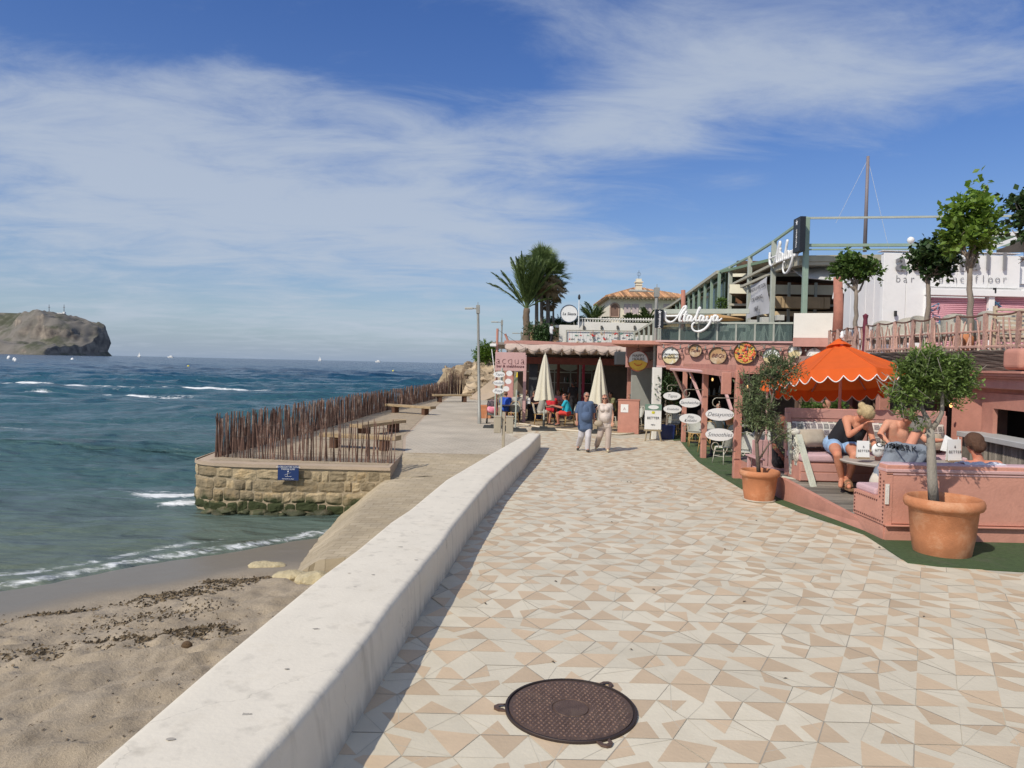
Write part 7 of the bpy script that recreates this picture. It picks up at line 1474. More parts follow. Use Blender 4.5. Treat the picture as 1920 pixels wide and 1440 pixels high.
t = thing('slatted_lounger', 'cream slatted wooden chair at the far right end of the railing', 'chair', (P(1900, 655, 13.9).x, 13.9, 2.98)); mb = MB(); [mb.box((0, 0, .1+k*.085), (.75, .05, .045)) for k in range(9)]; [mb.box((s*.36, .03, .42), (.06, .05, .85)) for s in (-1, 1)]; mb.build('slats', M('slat_cream', (.55, .45, .32), .8), t)
# ================================================================ SEATING DECK
DL, DR = G(1465, 895, .43), G(1630, 983, .12)
gl, gr = G(1465, 937), G(1632, 1001)
def deck_z(x, y):
    t_ = (y-DR.y)/(DL.y-DR.y); return .12+.31*max(0, min(1, t_))
dk = thing('seating_deck', 'weathered grey plank deck with a pink edge sloping down towards the promenade', 'deck', (6.5, 14, 0))
plank = M('deck_plank', (.20, .175, .145), .85, .3, 6, bump=.6, bscale=30, tint=.45, stretch=(.4, 5, 1), col2=(.28, .25, .21), c2scale=2)
mb = MB(); y = 10.95; k = 0; rk = random.Random(9)
while y < 17.2:
    y2 = y+.125; xl0 = DL.x+(DR.x-DL.x)*max(0, min(1.1, (DL.y-y)/(DL.y-DR.y))); 
    za, zb2 = deck_z(0, y), deck_z(0, y2-.008); mb.add([(xl0-.0, y, za), (9.6, y, za), (9.6, y2-.008, zb2), (xl0-.0, y2-.008, zb2), (xl0, y, za-.03), (9.6, y, za-.03)], [(0, 1, 2, 3), (5, 1, 0, 4)], tint=rk.random()); y = y2
mb.build('planks', plank, dk, world=True)
mb = MB(); e0, e1 = V((DL.x, DL.y, 0)), V((DR.x, DR.y, 0)); g0, g1 = V((gl.x, gl.y, 0)), V((gr.x, gr.y, 0))
mb.add([(g0.x, g0.y, -.01), (g1.x, g1.y, -.01), (DR.x-.03, DR.y, .128), (DL.x-.03, DL.y, .438), (DL.x+.06, DL.y, .438), (DR.x+.06, DR.y, .128)], [(0, 1, 2, 3), (3, 2, 5, 4)])
mb.add([(g0.x, g0.y, -.01), (DL.x-.03, DL.y, .438), (DL.x, DL.y+3, .438), (g0.x, g0.y+3, -.01)], [(0, 1, 2, 3)]); mb.build('edge_board', salmon, dk, world=True)
mb = MB(); mb.add([(DR.x+.1, 10.95, .0), (9.6, 10.95, .0), (9.6, 10.95, .1), (DR.x+.1, 10.95, .1)], [(0, 1, 2, 3)]); mb.build('joist', salmon, dk, world=True)
# patterned cushion material
def mat_pattern():
    m = bpy.data.materials.new('patterned_fabric'); m.use_nodes = True; t = m.node_tree; N = t.nodes; K = t.links.new; b = N['Principled BSDF']; b.inputs['Roughness'].default_value = .9
    co = N.new('ShaderNodeTexCoord'); mp = N.new('ShaderNodeMapping'); mp.inputs['Scale'].default_value = (8, 0, 8); K(co.outputs['Object'], mp.inputs[0])
    v = N.new('ShaderNodeTexVoronoi'); v.distance = 'CHEBYCHEV'; v.inputs['Randomness'].default_value = .12; v.inputs['Scale'].default_value = 1; K(mp.outputs[0], v.inputs['Vector'])
    cr = N.new('ShaderNodeValToRGB'); cr.color_ramp.interpolation = 'CONSTANT'; e = cr.color_ramp.elements; e[0].position = 0; e[0].color = (.12, .11, .10, 1); e[1].position = .41; e[1].color = (.60, .57, .50, 1)
    for p_, c_ in ((.10, (.30, .27, .25)), (.20, (.14, .13, .12)), (.28, (.26, .23, .22))): q = e.new(p_); q.color = c_+(1,)
    K(v.outputs['Distance'], cr.inputs[0]); mx = N.new('ShaderNodeMix'); mx.data_type = 'RGBA'; mx.blend_type = 'SOFT_LIGHT'; mx.inputs[0].default_value = .10; K(cr.outputs[0], mx.inputs[6]); K(v.outputs['Color'], mx.inputs[7]); K(mx.outputs[2], b.inputs['Base Color']); return m
patt = mat_pattern(); pinkCu = M('pink_cushion', (.56, .38, .40), .9, .08, 5, bump=.3, bscale=120); beigeCu = M('beige_cushion', (.42, .36, .28), .9, .1, 12, bump=.3, bscale=80); paintW = M('weathered_mint', (.56, .58, .48), .8, .15, 6, bump=.4, bscale=30)
def pad(mb, c, d, rz=0, n=9, puff=.35, tilt=0):
    vs = []; M_ = Matrix.Rotation(rz, 3, 'Z') @ Matrix.Rotation(tilt, 3, 'X')
    for sgn in (-1, 1):
        for j in range(n):
            for i in range(n):
                u, v = i/(n-1)*2-1, j/(n-1)*2-1; k = (1-abs(u)**4)*(1-abs(v)**4); r = 1-.03*(abs(u*v))**3
                vs.append(M_ @ V((u*d[0]/2*r, sgn*d[1]/2*(1-puff+puff*k)*(k**.35 if k > 0 else 0), v*d[2]/2*r))+V(c))
    N = n*n; fs = [(j*n+i, j*n+i+1, (j+1)*n+i+1, (j+1)*n+i) for j in range(n-1) for i in range(n-1)]; mb.add(vs, fs+[tuple(N+q for q in f[::-1]) for f in fs])
def banquette(x0, x1, yb, name, label, ncush, zf):
    t = thing(name, label, 'sofa', ((x0+x1)/2, yb-.4, zf), 'pink painted banquettes with patterned cushions'); w = x1-x0
    mb = MB(); mb.box((0, 0, .19), (w, .78, .36)); mb.box((0, -.30, .005), (w-.1, .05, .02)); mb.build('base', salmon, t, bevel=.015); mb = MB(); [mb.box((0, -.3935, z), (w-.04, .012, .15)) for z in (.10, .27)]; mb.build('base_boards', pinkF, t, bevel=.006)
    mb = MB(); [mb.box((0, .42, .62+k*.21), (w, .07, .20)) for k in range(4)]; [mb.box((s*(w/2-.05), .36, .62), (.09, .06, 1.28)) for s in (-1, 1)]; mb.build('backrest', pinkF, t, bevel=.01)
    mb = MB(); mb.box((0, -.02, .45), (w-.04, .82, .15)); c = mb.build('seat_cushion', pinkCu, t, bevel=.05, seg=3)
    for k in range(ncush):
        cw = (w-.14)/ncush; mb = MB(); pad(mb, (-w/2+.07+cw*(k+.5), .27, .84), (cw-.02, .22, .52), tilt=R(-8)); mb.build('back_cushion', patt, t, smooth=True)
    return t
s1 = banquette(5.47, 6.93, 14.35, 'banquette', 'left pink banquette whose near end carries the blonde woman', 1, .40)
s2 = banquette(6.99, 8.66, 14.35, 'banquette', 'right pink banquette behind the round table under the foliage', 2, .40)
for c, d, rz, lab in (((5.85, 13.98, 1.03), (.62, .26, .36), .25, 'beige scatter cushion at the left end of the left banquette'), ((8.05, 13.95, 1.02), (.6, .25, .34), -.2, 'beige scatter cushion on the right banquette behind the menu cards')):
    mb = MB(); pad(mb, (0, 0, .0), d, rz, tilt=R(-25)); o = mb.build('scatter_cushion', beigeCu, smooth=True); o.location = V(c); tag(o, lab, 'cushion', 'scatter cushions')
# white painted barrier
br_ = thing('deck_barrier', 'weathered white slanting posts with a rope strand at the left corner of the deck', 'barrier', P(1500, 900, 13.8)); 
mb = MB(); mb.bar(P(1484, 889, 14.0), P(1479, 792, 14.0), .09, .05); mb.build('post', paintW, br_, world=True); mb = MB(); mb.bar(P(1527, 918, 13.25), P(1497, 815, 13.7), .12, .04); mb.build('slanted_post', paintW, br_, world=True)
mb = MB(); mb.bar(P(1494, 872, 13.75), P(1492, 812, 13.75), .11, .05); mb.build('centre_post', paintW, br_, world=True); mb = MB(); mb.bar(P(1466, 895, 13.9), P(1502, 902, 13.75), .14, .05); mb.build('foot_rail', paintW, br_, world=True)
mb = MB(); rp = random.Random(3); [mb.tube([P(1493+rp.uniform(-4, 6), 820, 13.7)]+[P(1493+rp.uniform(-7, 9), 835+q*10, 13.68) for q in range(4)], .012, 4) for _ in range(9)]; mb.ell(P(1491, 810, 13.72), (.10, .05, .07), 10); mb.build('rope', M('rope_white', (.62, .60, .52), .9, .2, 20), br_, world=True, smooth=True)
ac = thing('adirondack_chair', 'low pink slatted armchair left of the banquette behind the olive pot', 'armchair', (P(1452, 870, 15.1).x, 15.1, .0)); pk_ = M('pink_chair', (.50, .30, .29), .8, .12, 5)
mb = MB(); [mb.box((-.3+k*.12, .0, .42), (.10, .62, .03)) for k in range(6)]; mb.build('seat', pk_, ac, bevel=.008); mb = MB(); [mb.box((-.3+k*.12, .38, .68), (.10, .04, .62)) for k in range(6)]; mb.build('backrest', pk_, ac, bevel=.008)
for s in (-1, 1):
    mb = MB(); mb.box((s*.42, -.02, .66), (.14, .85, .035)); mb.build('armrest', pk_, ac, bevel=.01); mb = MB(); mb.box((s*.42, -.36, .33), (.07, .07, .64)); mb.box((s*.42, .34, .33), (.07, .07, .64)); mb.build('leg', pk_, ac, bevel=.008)
# round table with cards
tb = thing('round_table', 'round grey pedestal table between the blonde woman and the man in the grey shirt', 'table', (P(1645, 870, 12.75).x+.12, 12.75, .30)); zt_ = P(1640, 863, 12.75).z-.30
mb = MB(); mb.lathe([(.001, zt_), (.72, zt_), (.74, zt_-.02), (.72, zt_-.05), (.001, zt_-.05)], n=40); mb.build('table_top', M('table_top_grey', (.42, .38, .33), .5, .1, 6, col2=(.35, .31, .27), c2scale=3), tb, smooth=True, sangle=40)
mb = MB(); mb.lathe([(.05, .0), (.04, .3), (.05, zt_-.06)], n=12); [mb.tube([(.06*cos(a), .06*sin(a), zt_-.1), (.22*cos(a), .22*sin(a), zt_*.62), (.10*cos(a), .10*sin(a), zt_*.35), (.34*cos(a), .34*sin(a), .01)], .02, 6) for a in (R(20), R(110), R(200), R(290))]; mb.tube([(.15*cos(2*pi*k/16), .15*sin(2*pi*k/16), zt_*.48) for k in range(16)], .012, 5, closed=True); mb.build('pedestal', M('iron_black', (.035, .025, .02), .5, .1, metal=.5), tb, smooth=True)
def card(px, py, Y, w, h, yaw, lab, nm='menu_card', tilt=0.0):
    c = P(px, py, Y); t = thing(nm, lab, 'menu card', c, 'white menu cards', yaw); mb = MB(); mb.slab([(-w/2, -.03, .02), (w/2, -.03, .02), (w/2, .0, h), (-w/2, .0, h)], .006); mb.slab([(w/2, .04, .02), (-w/2, .04, .02), (-w/2, .008, h), (w/2, .008, h)], .006); mb.build('card', whiteP, t)
    mb = MB(); mb.box((0, 0, .015), (w*.9, .12, .03)); mb.build('base', M('card_base', (.30, .22, .14), .7), t); text('BETTER', w*.26, (0, -.030, h*.45), inkM, t, ext=.001, spacing=1.15); text('&', w*.22, (0, -.022, h*.68), inkM, t, ext=.001); return t
card(1617.5, 860, 12.45, .205, .31, R(-4), 'white menu card standing on the round table in front of the seated woman')
zc = P(1798, 868, 11.9)
t = thing('corner_table', 'small table mostly hidden behind the pink bench wall carrying two menu cards', 'table', (zc.x, 11.9, .2)); mb = MB(); mb.box((0, 0, zc.z-.22), (.9, .7, .04)); mb.build('table_top', M('table_top_grey', (.42, .38, .33), .5), t, bevel=.01); mb = MB(); mb.cone((0, 0, 0), (0, 0, zc.z-.24), .05, .05, 10); mb.build('pedestal', black, t)
card(1788, 866, 11.8, .24, .37, R(8), 'white menu card standing on the corner table beside the bare backed girl'); card(1796, 858, 12.0, .22, .34, R(60), 'second menu card behind the first one, turned away')
t = thing('open_menu', 'open white folded menu leaning above the menu card near the pillar', 'menu', P(1779, 838, 12.2)); mb = MB(); mb.slab([(-.14, 0, -.06), (.10, 0, -.10), (.14, .05, .10), (-.02, .08, .20)], .008); mb.build('sheet', whiteP, t)
t = thing('card_holder', 'round white card holder on the round table beside the menu card', 'card holder', P(1646, 850, 12.6)); mb = MB(); mb.ell((0, 0, .06), (.115, .05, .12), 18); mb.build('body', whiteP, t, smooth=True); text('BETTER', .05, (0, -.056, .06), inkM, t, ext=.001)
# pink bench wall, lower right
bw_ = thing('bench_wall', 'large pink painted bench with panelled high back and studded end facing the promenade', 'bench', (7, 10.7, 0))
yb = 10.62; xA = G(1668, 1019).x; xE = 13.5
zt1 = P(1668, 871, yb).z
body = M('bench_pink', (.55, .265, .195), .8, .10, 2, bump=.3, bscale=26, col2=(.47, .225, .165), c2scale=1.6)
mb = MB(); mb.box(((xA+xE)/2, yb+.13, (zt1+.0)/2+.12), (xE-xA, .22, zt1-.26)); mb.build('back_panel', body, bw_, world=True, bevel=.01)
mb = MB(); mb.box(((xA+xE)/2, yb+.115, .115), (xE-xA-.04, .20, .23)); mb.box(((xA+xE)/2, yb+.10, .235), (xE-xA, .30, .012)); mb.build('plinth', body, bw_, world=True)
mb = MB(); mb.box(((xA+xE)/2, yb+.13, zt1-.09), (xE-xA+.01, .27, .05)); mb.box(((xA+xE)/2, yb+.13, zt1-.145), (xE-xA, .24, .03)); mb.build('top_moulding', palepink, bw_, world=True, bevel=.008)
mb = MB(); mb.box(((xA+xE)/2, yb+.17, zt1-.03), (xE-xA-.06, .26, .08)); mb.build('top_cushion', pinkCu, bw_, world=True, bevel=.035, seg=3)
# end piece: high back end and low seat end with studs
mb = MB(); e = xA; zs = .62; prof_ = [(yb+.01, .24), (yb+.95, .24), (yb+.95, zs), (yb+.17, zs), (yb+.15, zt1-.12), (yb+.01, zt1-.12)]; mb.add([(e-.02, y, z) for y, z in prof_]+[(e+.10, y, z) for y, z in prof_], [tuple(range(6)), tuple(range(11, 5, -1))]+[(i, 6+i, 6+(i+1) % 6, (i+1) % 6) for i in range(6)]); mb.build('end_panel', body, bw_, world=True)
mb = MB(); mb.box((e+.05, yb+.5, .12), (.10, .9, .22)); mb.build('end_plinth', body, bw_, world=True)
mb = MB(); mb.box((e+1.6, yb+.66, .44), (3.2, .66, .34)); mb.build('seat_box', body, bw_, world=True); mb = MB(); mb.box((e+1.62, yb+.68, .665), (3.2, .62, .12)); mb.build('seat_cushion', pinkCu, bw_, world=True, bevel=.04, seg=3)
mb = MB(); stud = [(yb+.03, .28+.055*k) for k in range(int((zt1-.45)/.055))]+[(yb+.13, zs+.02+.055*k) for k in range(7)]+[(yb+.10+.06*k, .28) for k in range(14)]+[(yb+.22+.06*k, zs-.05) for k in range(12)]+[(yb+.91, .28+.055*k) for k in range(6)]
[mb.box((e-.024, y, z), (.012, .022, .022)) for y, z in stud]; mb.build('studs', M('stud_dark', (.12, .05, .04), .5), bw_, world=True)
mb = MB(); mb.box((e+.015, yb-.004, .70), (.05, .02, .30)); mb.build('worn_patch', M('worn_white', (.66, .62, .56), .9, .3, 40), bw_, world=True)
# sandal/shoe left at the end of the bench
mb = MB(); q = G(1614, 962, .16); mb.box(q+V((0, 0, .04)), (.22, .12, .09), .4); mb.box(q+V((-.05, .0, .10)), (.10, .10, .05), .4); tag(mb.build('shoe', M('shoe_white', (.6, .58, .55), .7, .3, 30), bevel=.02, seg=2), 'white trainer left on the deck beside the studded bench end', 'shoe')

# ---- terracotta pots and olives
def pot(name, label, c, rim, h, par=None):
    t = thing(name, label, 'plant pot', c, 'terracotta pots on the green carpet'); r = rim; mb = MB()
    pr = [(.001, .02), (r*.70, .0), (r*.72, .02), (r*.80, h*.35), (r*.86, h*.78), (r*.90, h*.80), (r*.96, h*.82), (r*1.0, h*.87), (r*1.0, h*.93), (r*.97, h*.98), (r*.92, h), (r*.88, h*.985), (r*.86, h*.93), (r*.80, h*.80)]
    mb.lathe(pr, n=64); mb.build('pot', terra, t, smooth=True, sangle=60); mb = MB(); mb.lathe([(.001, h*.84), (r*.5, h*.83), (r*.84, h*.80)], n=32); mb.build('soil', M('pot_soil', (.07, .05, .035), .95, .3, 20, bump=1, bscale=60), t, smooth=True); return t
p1c = V((P(1767, 1000, 9.98).x, 9.98, 0)); pot('terracotta_pot', 'largest terracotta pot standing on the carpet in front of the pink bench', p1c, .50, .785)
p2c = V((P(1424, 900, 13.72).x, 13.72, 0)); pot('terracotta_pot', 'smaller terracotta pot at the corner of the deck beside the pergola post', p2c, .375, .585)
mb = MB(); mb.lathe([(.26, 0), (.30, .012), (.30, .03), (.26, .03)], c=p2c, n=40, close=True); tag(mb.build('pot_saucer', M('saucer', (.5, .45, .36), .8), smooth=True, sangle=40), 'pale saucer under the smaller terracotta pot', 'saucer')
def olive(name, label, base, trunk, branches, blobs, Y, n, seed, mat, l, w, r0, barkm):
    r = random.Random(seed); t = thing(name, label, 'tree', base); mb = MB(); B = V(base)
    pts = [P(*a)-B for a in trunk]; mb.tube(pts, [r0*(1-.35*i/(len(pts)-1)) for i in range(len(pts))], 12)
    for bpts, rb_ in branches: q = [P(*a)-B for a in bpts]; mb.tube(q, [rb_*(1-.6*i/(len(q)-1)) for i in range(len(q))], 8); [limb(mb, q[-1], q[-1]+V((r.uniform(-.3, .3), r.uniform(-.25, .25), r.uniform(.1, .35))), rb_*.4, rb_*.12, r, .1, 5, 4) for _ in range(6)]
    mb.build('trunk', barkm, t, smooth=True); mb = MB(); bl = []
    for px, py, rx, rz, tone in blobs: s = Y/1350*.86; c = P(px, py, Y+r.uniform(-.25, .25)*rx*s*2)-B; bl.append((tuple(c), (rx*s, rx*s*.95, rz*s), tone))
    crown(mb, bl, n, l, w, r, -.1); mb.build('crown', mat, t); mb = MB()
    for c, rad, _ in bl:
        for _k in range(5): p = V(c)+V((r.uniform(-1, 1)*rad[0], r.uniform(-1, 1)*rad[1], r.uniform(-1, 1)*rad[2]))*.8; mb.tube([p, p+(rdir(r)+V((0, 0, .8)))*.12, p+(rdir(r)+V((0, 0, 1)))*.22], .004, 4)
    mb.build('twigs', barkm, t); return t
bk2 = M('bark_grey', (.27, .245, .205), .9, .25, 10, bump=.7, bscale=50, stretch=(1, 1, .3)); oliveL = M('olive_leaf', (.165, .25, .055), .5, .12, 8, tint=.7, trans=.28, spec=.4, col2=(.17, .24, .08), c2scale=3)
b1 = V((p1c.x-.06, 9.98, .62)); Yo = 9.98
olive('standard_tree', 'standard tree with a smooth grey trunk and round leafy crown growing in the largest pot', b1, [(1751, 945, Yo), (1748, 900, Yo), (1746, 850, Yo), (1745, 820, Yo), (1744, 802, Yo)], [([(1744, 804, Yo), (1738, 785, Yo), (1728, 765, Yo+.1), (1730, 735, Yo+.1)], .048), ([(1745, 806, Yo), (1757, 792, Yo-.05), (1766, 775, Yo-.1), (1767, 745, Yo-.1), (1768, 715, Yo-.1)], .042), ([(1738, 785, Yo), (1722, 780, Yo+.2), (1706, 786, Yo+.25)], .018)],
      [(1715, 695, 32.3, 20.9, .35), (1752, 680, 34.2, 17.1, .55), (1790, 695, 28.5, 20.9, .35), (1745, 715, 39.9, 20.9, .3), (1785, 725, 28.5, 19, .45), (1700, 727, 24.7, 17.1, .5), (1812, 717, 15.2, 15.2, .45), (1685, 745, 20.9, 9.5, .45), (1720, 750, 20.9, 9.5, .4), (1770, 750, 22.8, 8.55, .4), (1808, 743, 13.3, 8.55, .45), (1735, 670, 19, 11.4, .6), (1700, 780, 20.9, 4.75, .4), (1725, 795, 15.2, 4.75, .35), (1668, 743, 9.5, 4.75, .5)], Yo, 7800, 51, oliveL, .074, .027, .072, bk2)
b2 = V((p2c.x, 13.72, .46)); Yo = 13.72; oliveS = M('olive_leaf_silver', (.155, .20, .09), .55, .12, 8, tint=.55, trans=.25, spec=.4)
olive('olive_tree', 'open branched olive tree growing in the smaller pot in front of the orange parasol', b2, [(1423, 892, Yo), (1420, 850, Yo), (1418, 815, Yo), (1422, 780, Yo)], [([(1418, 830, Yo), (1432, 800, Yo), (1445, 760, Yo-.1), (1455, 715, Yo-.1)], .035), ([(1420, 800, Yo), (1408, 765, Yo), (1405, 735, Yo)], .03), ([(1424, 860, Yo), (1440, 835, Yo-.1), (1462, 815, Yo-.15)], .022)],
      [(1455, 690, 20, 22, .4), (1440, 710, 22, 18, .35), (1475, 695, 20, 16, .5), (1462, 722, 22, 12, .3), (1412, 740, 18, 20, .5), (1402, 765, 16, 20, .45), (1430, 765, 20, 18, .4), (1415, 790, 20, 14, .5), (1440, 790, 16, 14, .45), (1452, 808, 16, 12, .5), (1462, 825, 14, 10, .6), (1400, 720, 12, 14, .5), (1488, 708, 12, 10, .5), (1496, 690, 8, 6, .5), (1440, 668, 10, 8, .6)], Yo, 4200, 52, oliveS, .085, .022, .04, M('bark_dark', (.15, .12, .09), .9, .25, 10, bump=.7, bscale=50))

# ---- orange parasol
ob = V((P(1573, 800, 15.3).x, 15.3, .43)); op = thing('orange_parasol', 'large orange parasol with scalloped white edged valance over the banquettes', 'umbrella', ob)
orange = M('orange_cloth', (.84, .145, .02), .85, .06, 4, bump=.2, bscale=90, trans=.30); apex = P(1577, 641, 15.3).z-ob.z; rimz = 2.31-ob.z; RR = 1.5; tl = Matrix.Rotation(R(-11), 3, 'X')
def can(a, f):   # canopy point: panel-straight edges with slight sag
    k = 8; seg = 2*pi/k; aa = (a % seg)-seg/2; rr = RR*f*(cos(seg/2)/cos(aa)); z = (apex-rimz)*(1-f)**1.0-.05*sin(pi*f)*(1-abs(aa)/(seg/2))*.8
    return tl @ V((rr*cos(a), rr*sin(a), z))+V((0, 0, rimz))
mb = MB(); n = 96; rows = 14; vs = [can(2*pi*(i/n), j/rows if j else .02) for j in range(rows+1) for i in range(n)]; mb.add(vs, [(j*n+i, j*n+(i+1) % n, (j+1)*n+(i+1) % n, (j+1)*n+i) for j in range(rows) for i in range(n)]); cn = mb.build('canopy', orange, op, smooth=True, sangle=20)
sc = 4; N_ = 8*sc*10; top_, bot_ = [], []
for i in range(N_): a = 2*pi*i/N_; p = can(a, 1); u = (a/(2*pi/8)*sc) % 1; d = tl @ V((cos(a)*.02, sin(a)*.02, -(.14+.12*sin(pi*u)))); top_.append(p); bot_.append(p+d)
mb = MB(); mb.add(top_+bot_, [(i, (i+1) % N_, N_+(i+1) % N_, N_+i) for i in range(N_)]); mb.build('valance', orange, op, smooth=True)
mb = MB(); [mb.tube([can(2*pi*k/8, .17+.83*q/8)+V((0, 0, .004)) for q in range(9)], .009, 4) for k in range(8)]; mb.build('seams', M('orange_seam', (.62, .11, .012), .85), op)
mb = MB(); mb.tube(bot_, .011, 5, closed=True); mb.build('white_piping', whiteP, op, smooth=True)
mb = MB(); vs = [can(2*pi*i/48, .17)*1+V((0, 0, -.015)) for i in range(48)]; vt2 = [can(2*pi*i/48, .02)+V((0, 0, .10)) for i in range(48)]; vs = [tl @ V((RR*.17*cos(2*pi*i/48), RR*.17*sin(2*pi*i/48), (apex-rimz)*.90))+V((0, 0, rimz+.0)) for i in range(48)]; mb.add(vs+vt2, [(i, (i+1) % 48, 48+(i+1) % 48, 48+i) for i in range(48)]); mb.build('vent_cap', orange, op, smooth=True)
mb = MB(); mb.lathe([(.03, apex+.08), (.05, apex+.12), (.03, apex+.15), (.04, apex+.19), (.001, apex+.24)], n=10); mb.build('finial', whiteP, op, smooth=True)
mb = MB(); mb.cone((0, 0, 0), (0, 0, apex), .035, .03, 10); mb.build('pole', palepink, op, smooth=True, sangle=40)
for k in range(8): mb = MB(); a = 2*pi*k/8; mb.bar(can(a, .05)-V((0, 0, .06)), can(a, .98)-V((0, 0, .025)), .02, .025); mb.bar((0, 0, apex-.75), can(a, .5)-V((0, 0, .05)), .015, .02); mb.build('rib', palepink, op)
t = thing('furled_parasol', 'furled orange parasol scrap tied at the left of the olive branches', 'umbrella', (P(1437, 800, 16.2).x, 16.2, .0)); mb = MB(); zz = P(1437, 705, 16.2).z; mb.grid(16, 8, lambda u, v: V(((.10+.05*v)*cos(2*pi*u)*(1+.3*cos(8*pi*u)), (.10+.05*v)*sin(2*pi*u), zz+.02-.36*v))); mb.build('canopy', orange, t, smooth=True); mb = MB(); mb.cone((0, 0, 0), (0, 0, zz+.1), .025, .025, 6); mb.build('pole', palepink, t)
# shaded back area behind the sofas: posts, plants, shelves
for px, Y, w, mt_, lab in ((1548, 18.5, .22, pinkF, 'pink timber post right behind the orange parasol pole'), (1655, 17.5, .26, salmon, 'salmon timber post behind the shirtless man'), (1765, 17, .2, redwood, 'dark red post in the shade left of the pillar'), (1600, 20.5, .16, redwood, 'slim dark red post deep in the shade behind the parasol')):
    t = thing('shade_post', lab, 'post', (P(px, 760, Y).x, Y, 0), 'timber posts in the shade behind the banquettes'); mb = MB(); mb.box((0, 0, 1.3), (w, .2, 2.6)); mb.build('post', mt_, t, bevel=.01)
for px, py, Y, r_, lab in ((1560, 768, 17.5, .34, 'leafy plant behind the left banquette beside the parasol pole'), (1530, 775, 18.6, .34, 'shadowed plant behind the white barrier posts'), (1668, 788, 16.5, .2, 'potted greenery between the two banquettes')):
    q = P(px, py, Y); bush('shade_plant', lab, V((q.x, q.y, q.z-.3)), r_, 800, leafG, cat='plant', l=.12, w=.05, seed=int(px), trunk=True, group='plants in the shade')
for k, px in enumerate((1500, 1525, 1620, 1640, 1690, 1712, 1730)): 
    Y = 19+k*.2; t = thing('slatted_screen', 'narrow dark timber screen in the shade, number %s from the left' % ('one', 'two', 'three', 'four', 'five', 'six', 'seven')[k], 'screen', (P(px, 760, Y).x, Y, 0), 'timber screens in the shade'); mb = MB(); [mb.box((q*.10-.1, 0, 1.15), (.07, .04, 2.3), tint=rk.random()) for q in range(3)]; mb.build('slats', M('slat_brown', (.22, .14, .10), .8, .3, 3, tint=.5), t)
# ================================================================ PEOPLE
skinM = {}
def skin(c): 
    k = 'skin_%d' % int(c[0]*100)
    m = M(k, c, .68, .10, 9, spec=.3, bump=.15, bscale=120, col2=(c[0]*1.03, c[1]*.80, c[2]*.75), c2scale=2.5); m.node_tree.nodes['Principled BSDF'].inputs['Subsurface Weight'].default_value = .08; m.node_tree.nodes['Principled BSDF'].inputs['Subsurface Radius'].default_value = (.02, .008, .004); return m
def fuse(mb, name, mat, parent, voxel, it=6, strand=0):
    """melt overlapping volumes into one continuous skin"""
    me = bpy.data.meshes.new('tmp'); me.from_pydata([tuple(v) for v in mb.v], [], mb.f); o = bpy.data.objects.new('tmp', me); C.objects.link(o)
    r = o.modifiers.new('r', 'REMESH'); r.mode = 'VOXEL'; r.voxel_size = voxel; s = o.modifiers.new('s', 'SMOOTH'); s.factor = .5; s.iterations = it
    dg = bpy.context.evaluated_depsgraph_get(); dg.update(); m2 = bpy.data.meshes.new_from_object(o.evaluated_get(dg)); bpy.data.objects.remove(o)
    off = ORG[parent.name]; m2.name = name; m2.transform(Matrix.Translation(-off)); m2.materials.clear(); m2.materials.append(mat); m2.polygons.foreach_set('use_smooth', [True]*len(m2.polygons))
    n = bpy.data.objects.new(name, m2); C.objects.link(n); n.parent = parent; ORG[n.name] = off; return n
def hand(mb, wr, d, side, s, curl=.5, nrm=None):
    """palm, four bent fingers and a thumb"""
    d = d.normalized(); nrm = (nrm or V((0, 0, 1))); x = d.cross(nrm); x = x.normalized() if x.length > .05 else d.orthogonal().normalized(); n_ = x.cross(d)
    pc = wr+d*.085*s; 
    for k in (-1, -.33, .33, 1): mb.cap(wr+x*.012*k*s, pc+x*.030*k*s, .014*s, .0125*s, 7)
    for k, l in ((-1, .062), (-.33, .078), (.33, .072), (1, .055)):
        a = pc+x*.030*k*s; b = a+(d*cos(curl*.6)-n_*sin(curl*.6))*l*.5*s; c = b+(d*cos(curl*1.6)-n_*sin(curl*1.6))*l*.5*s; mb.cap(a, b, .0105*s, .0095*s, 7); mb.cap(b, c, .0095*s, .0085*s, 7)
    t0 = wr+d*.03*s+x*side*.025*s; t1 = t0+(d*.6+x*side*.8).normalized()*.035*s; t2 = t1+(d*.9+x*side*.3-n_*.3).normalized()*.03*s; mb.cap(t0, t1, .013*s, .011*s, 7); mb.cap(t1, t2, .011*s, .009*s, 7)
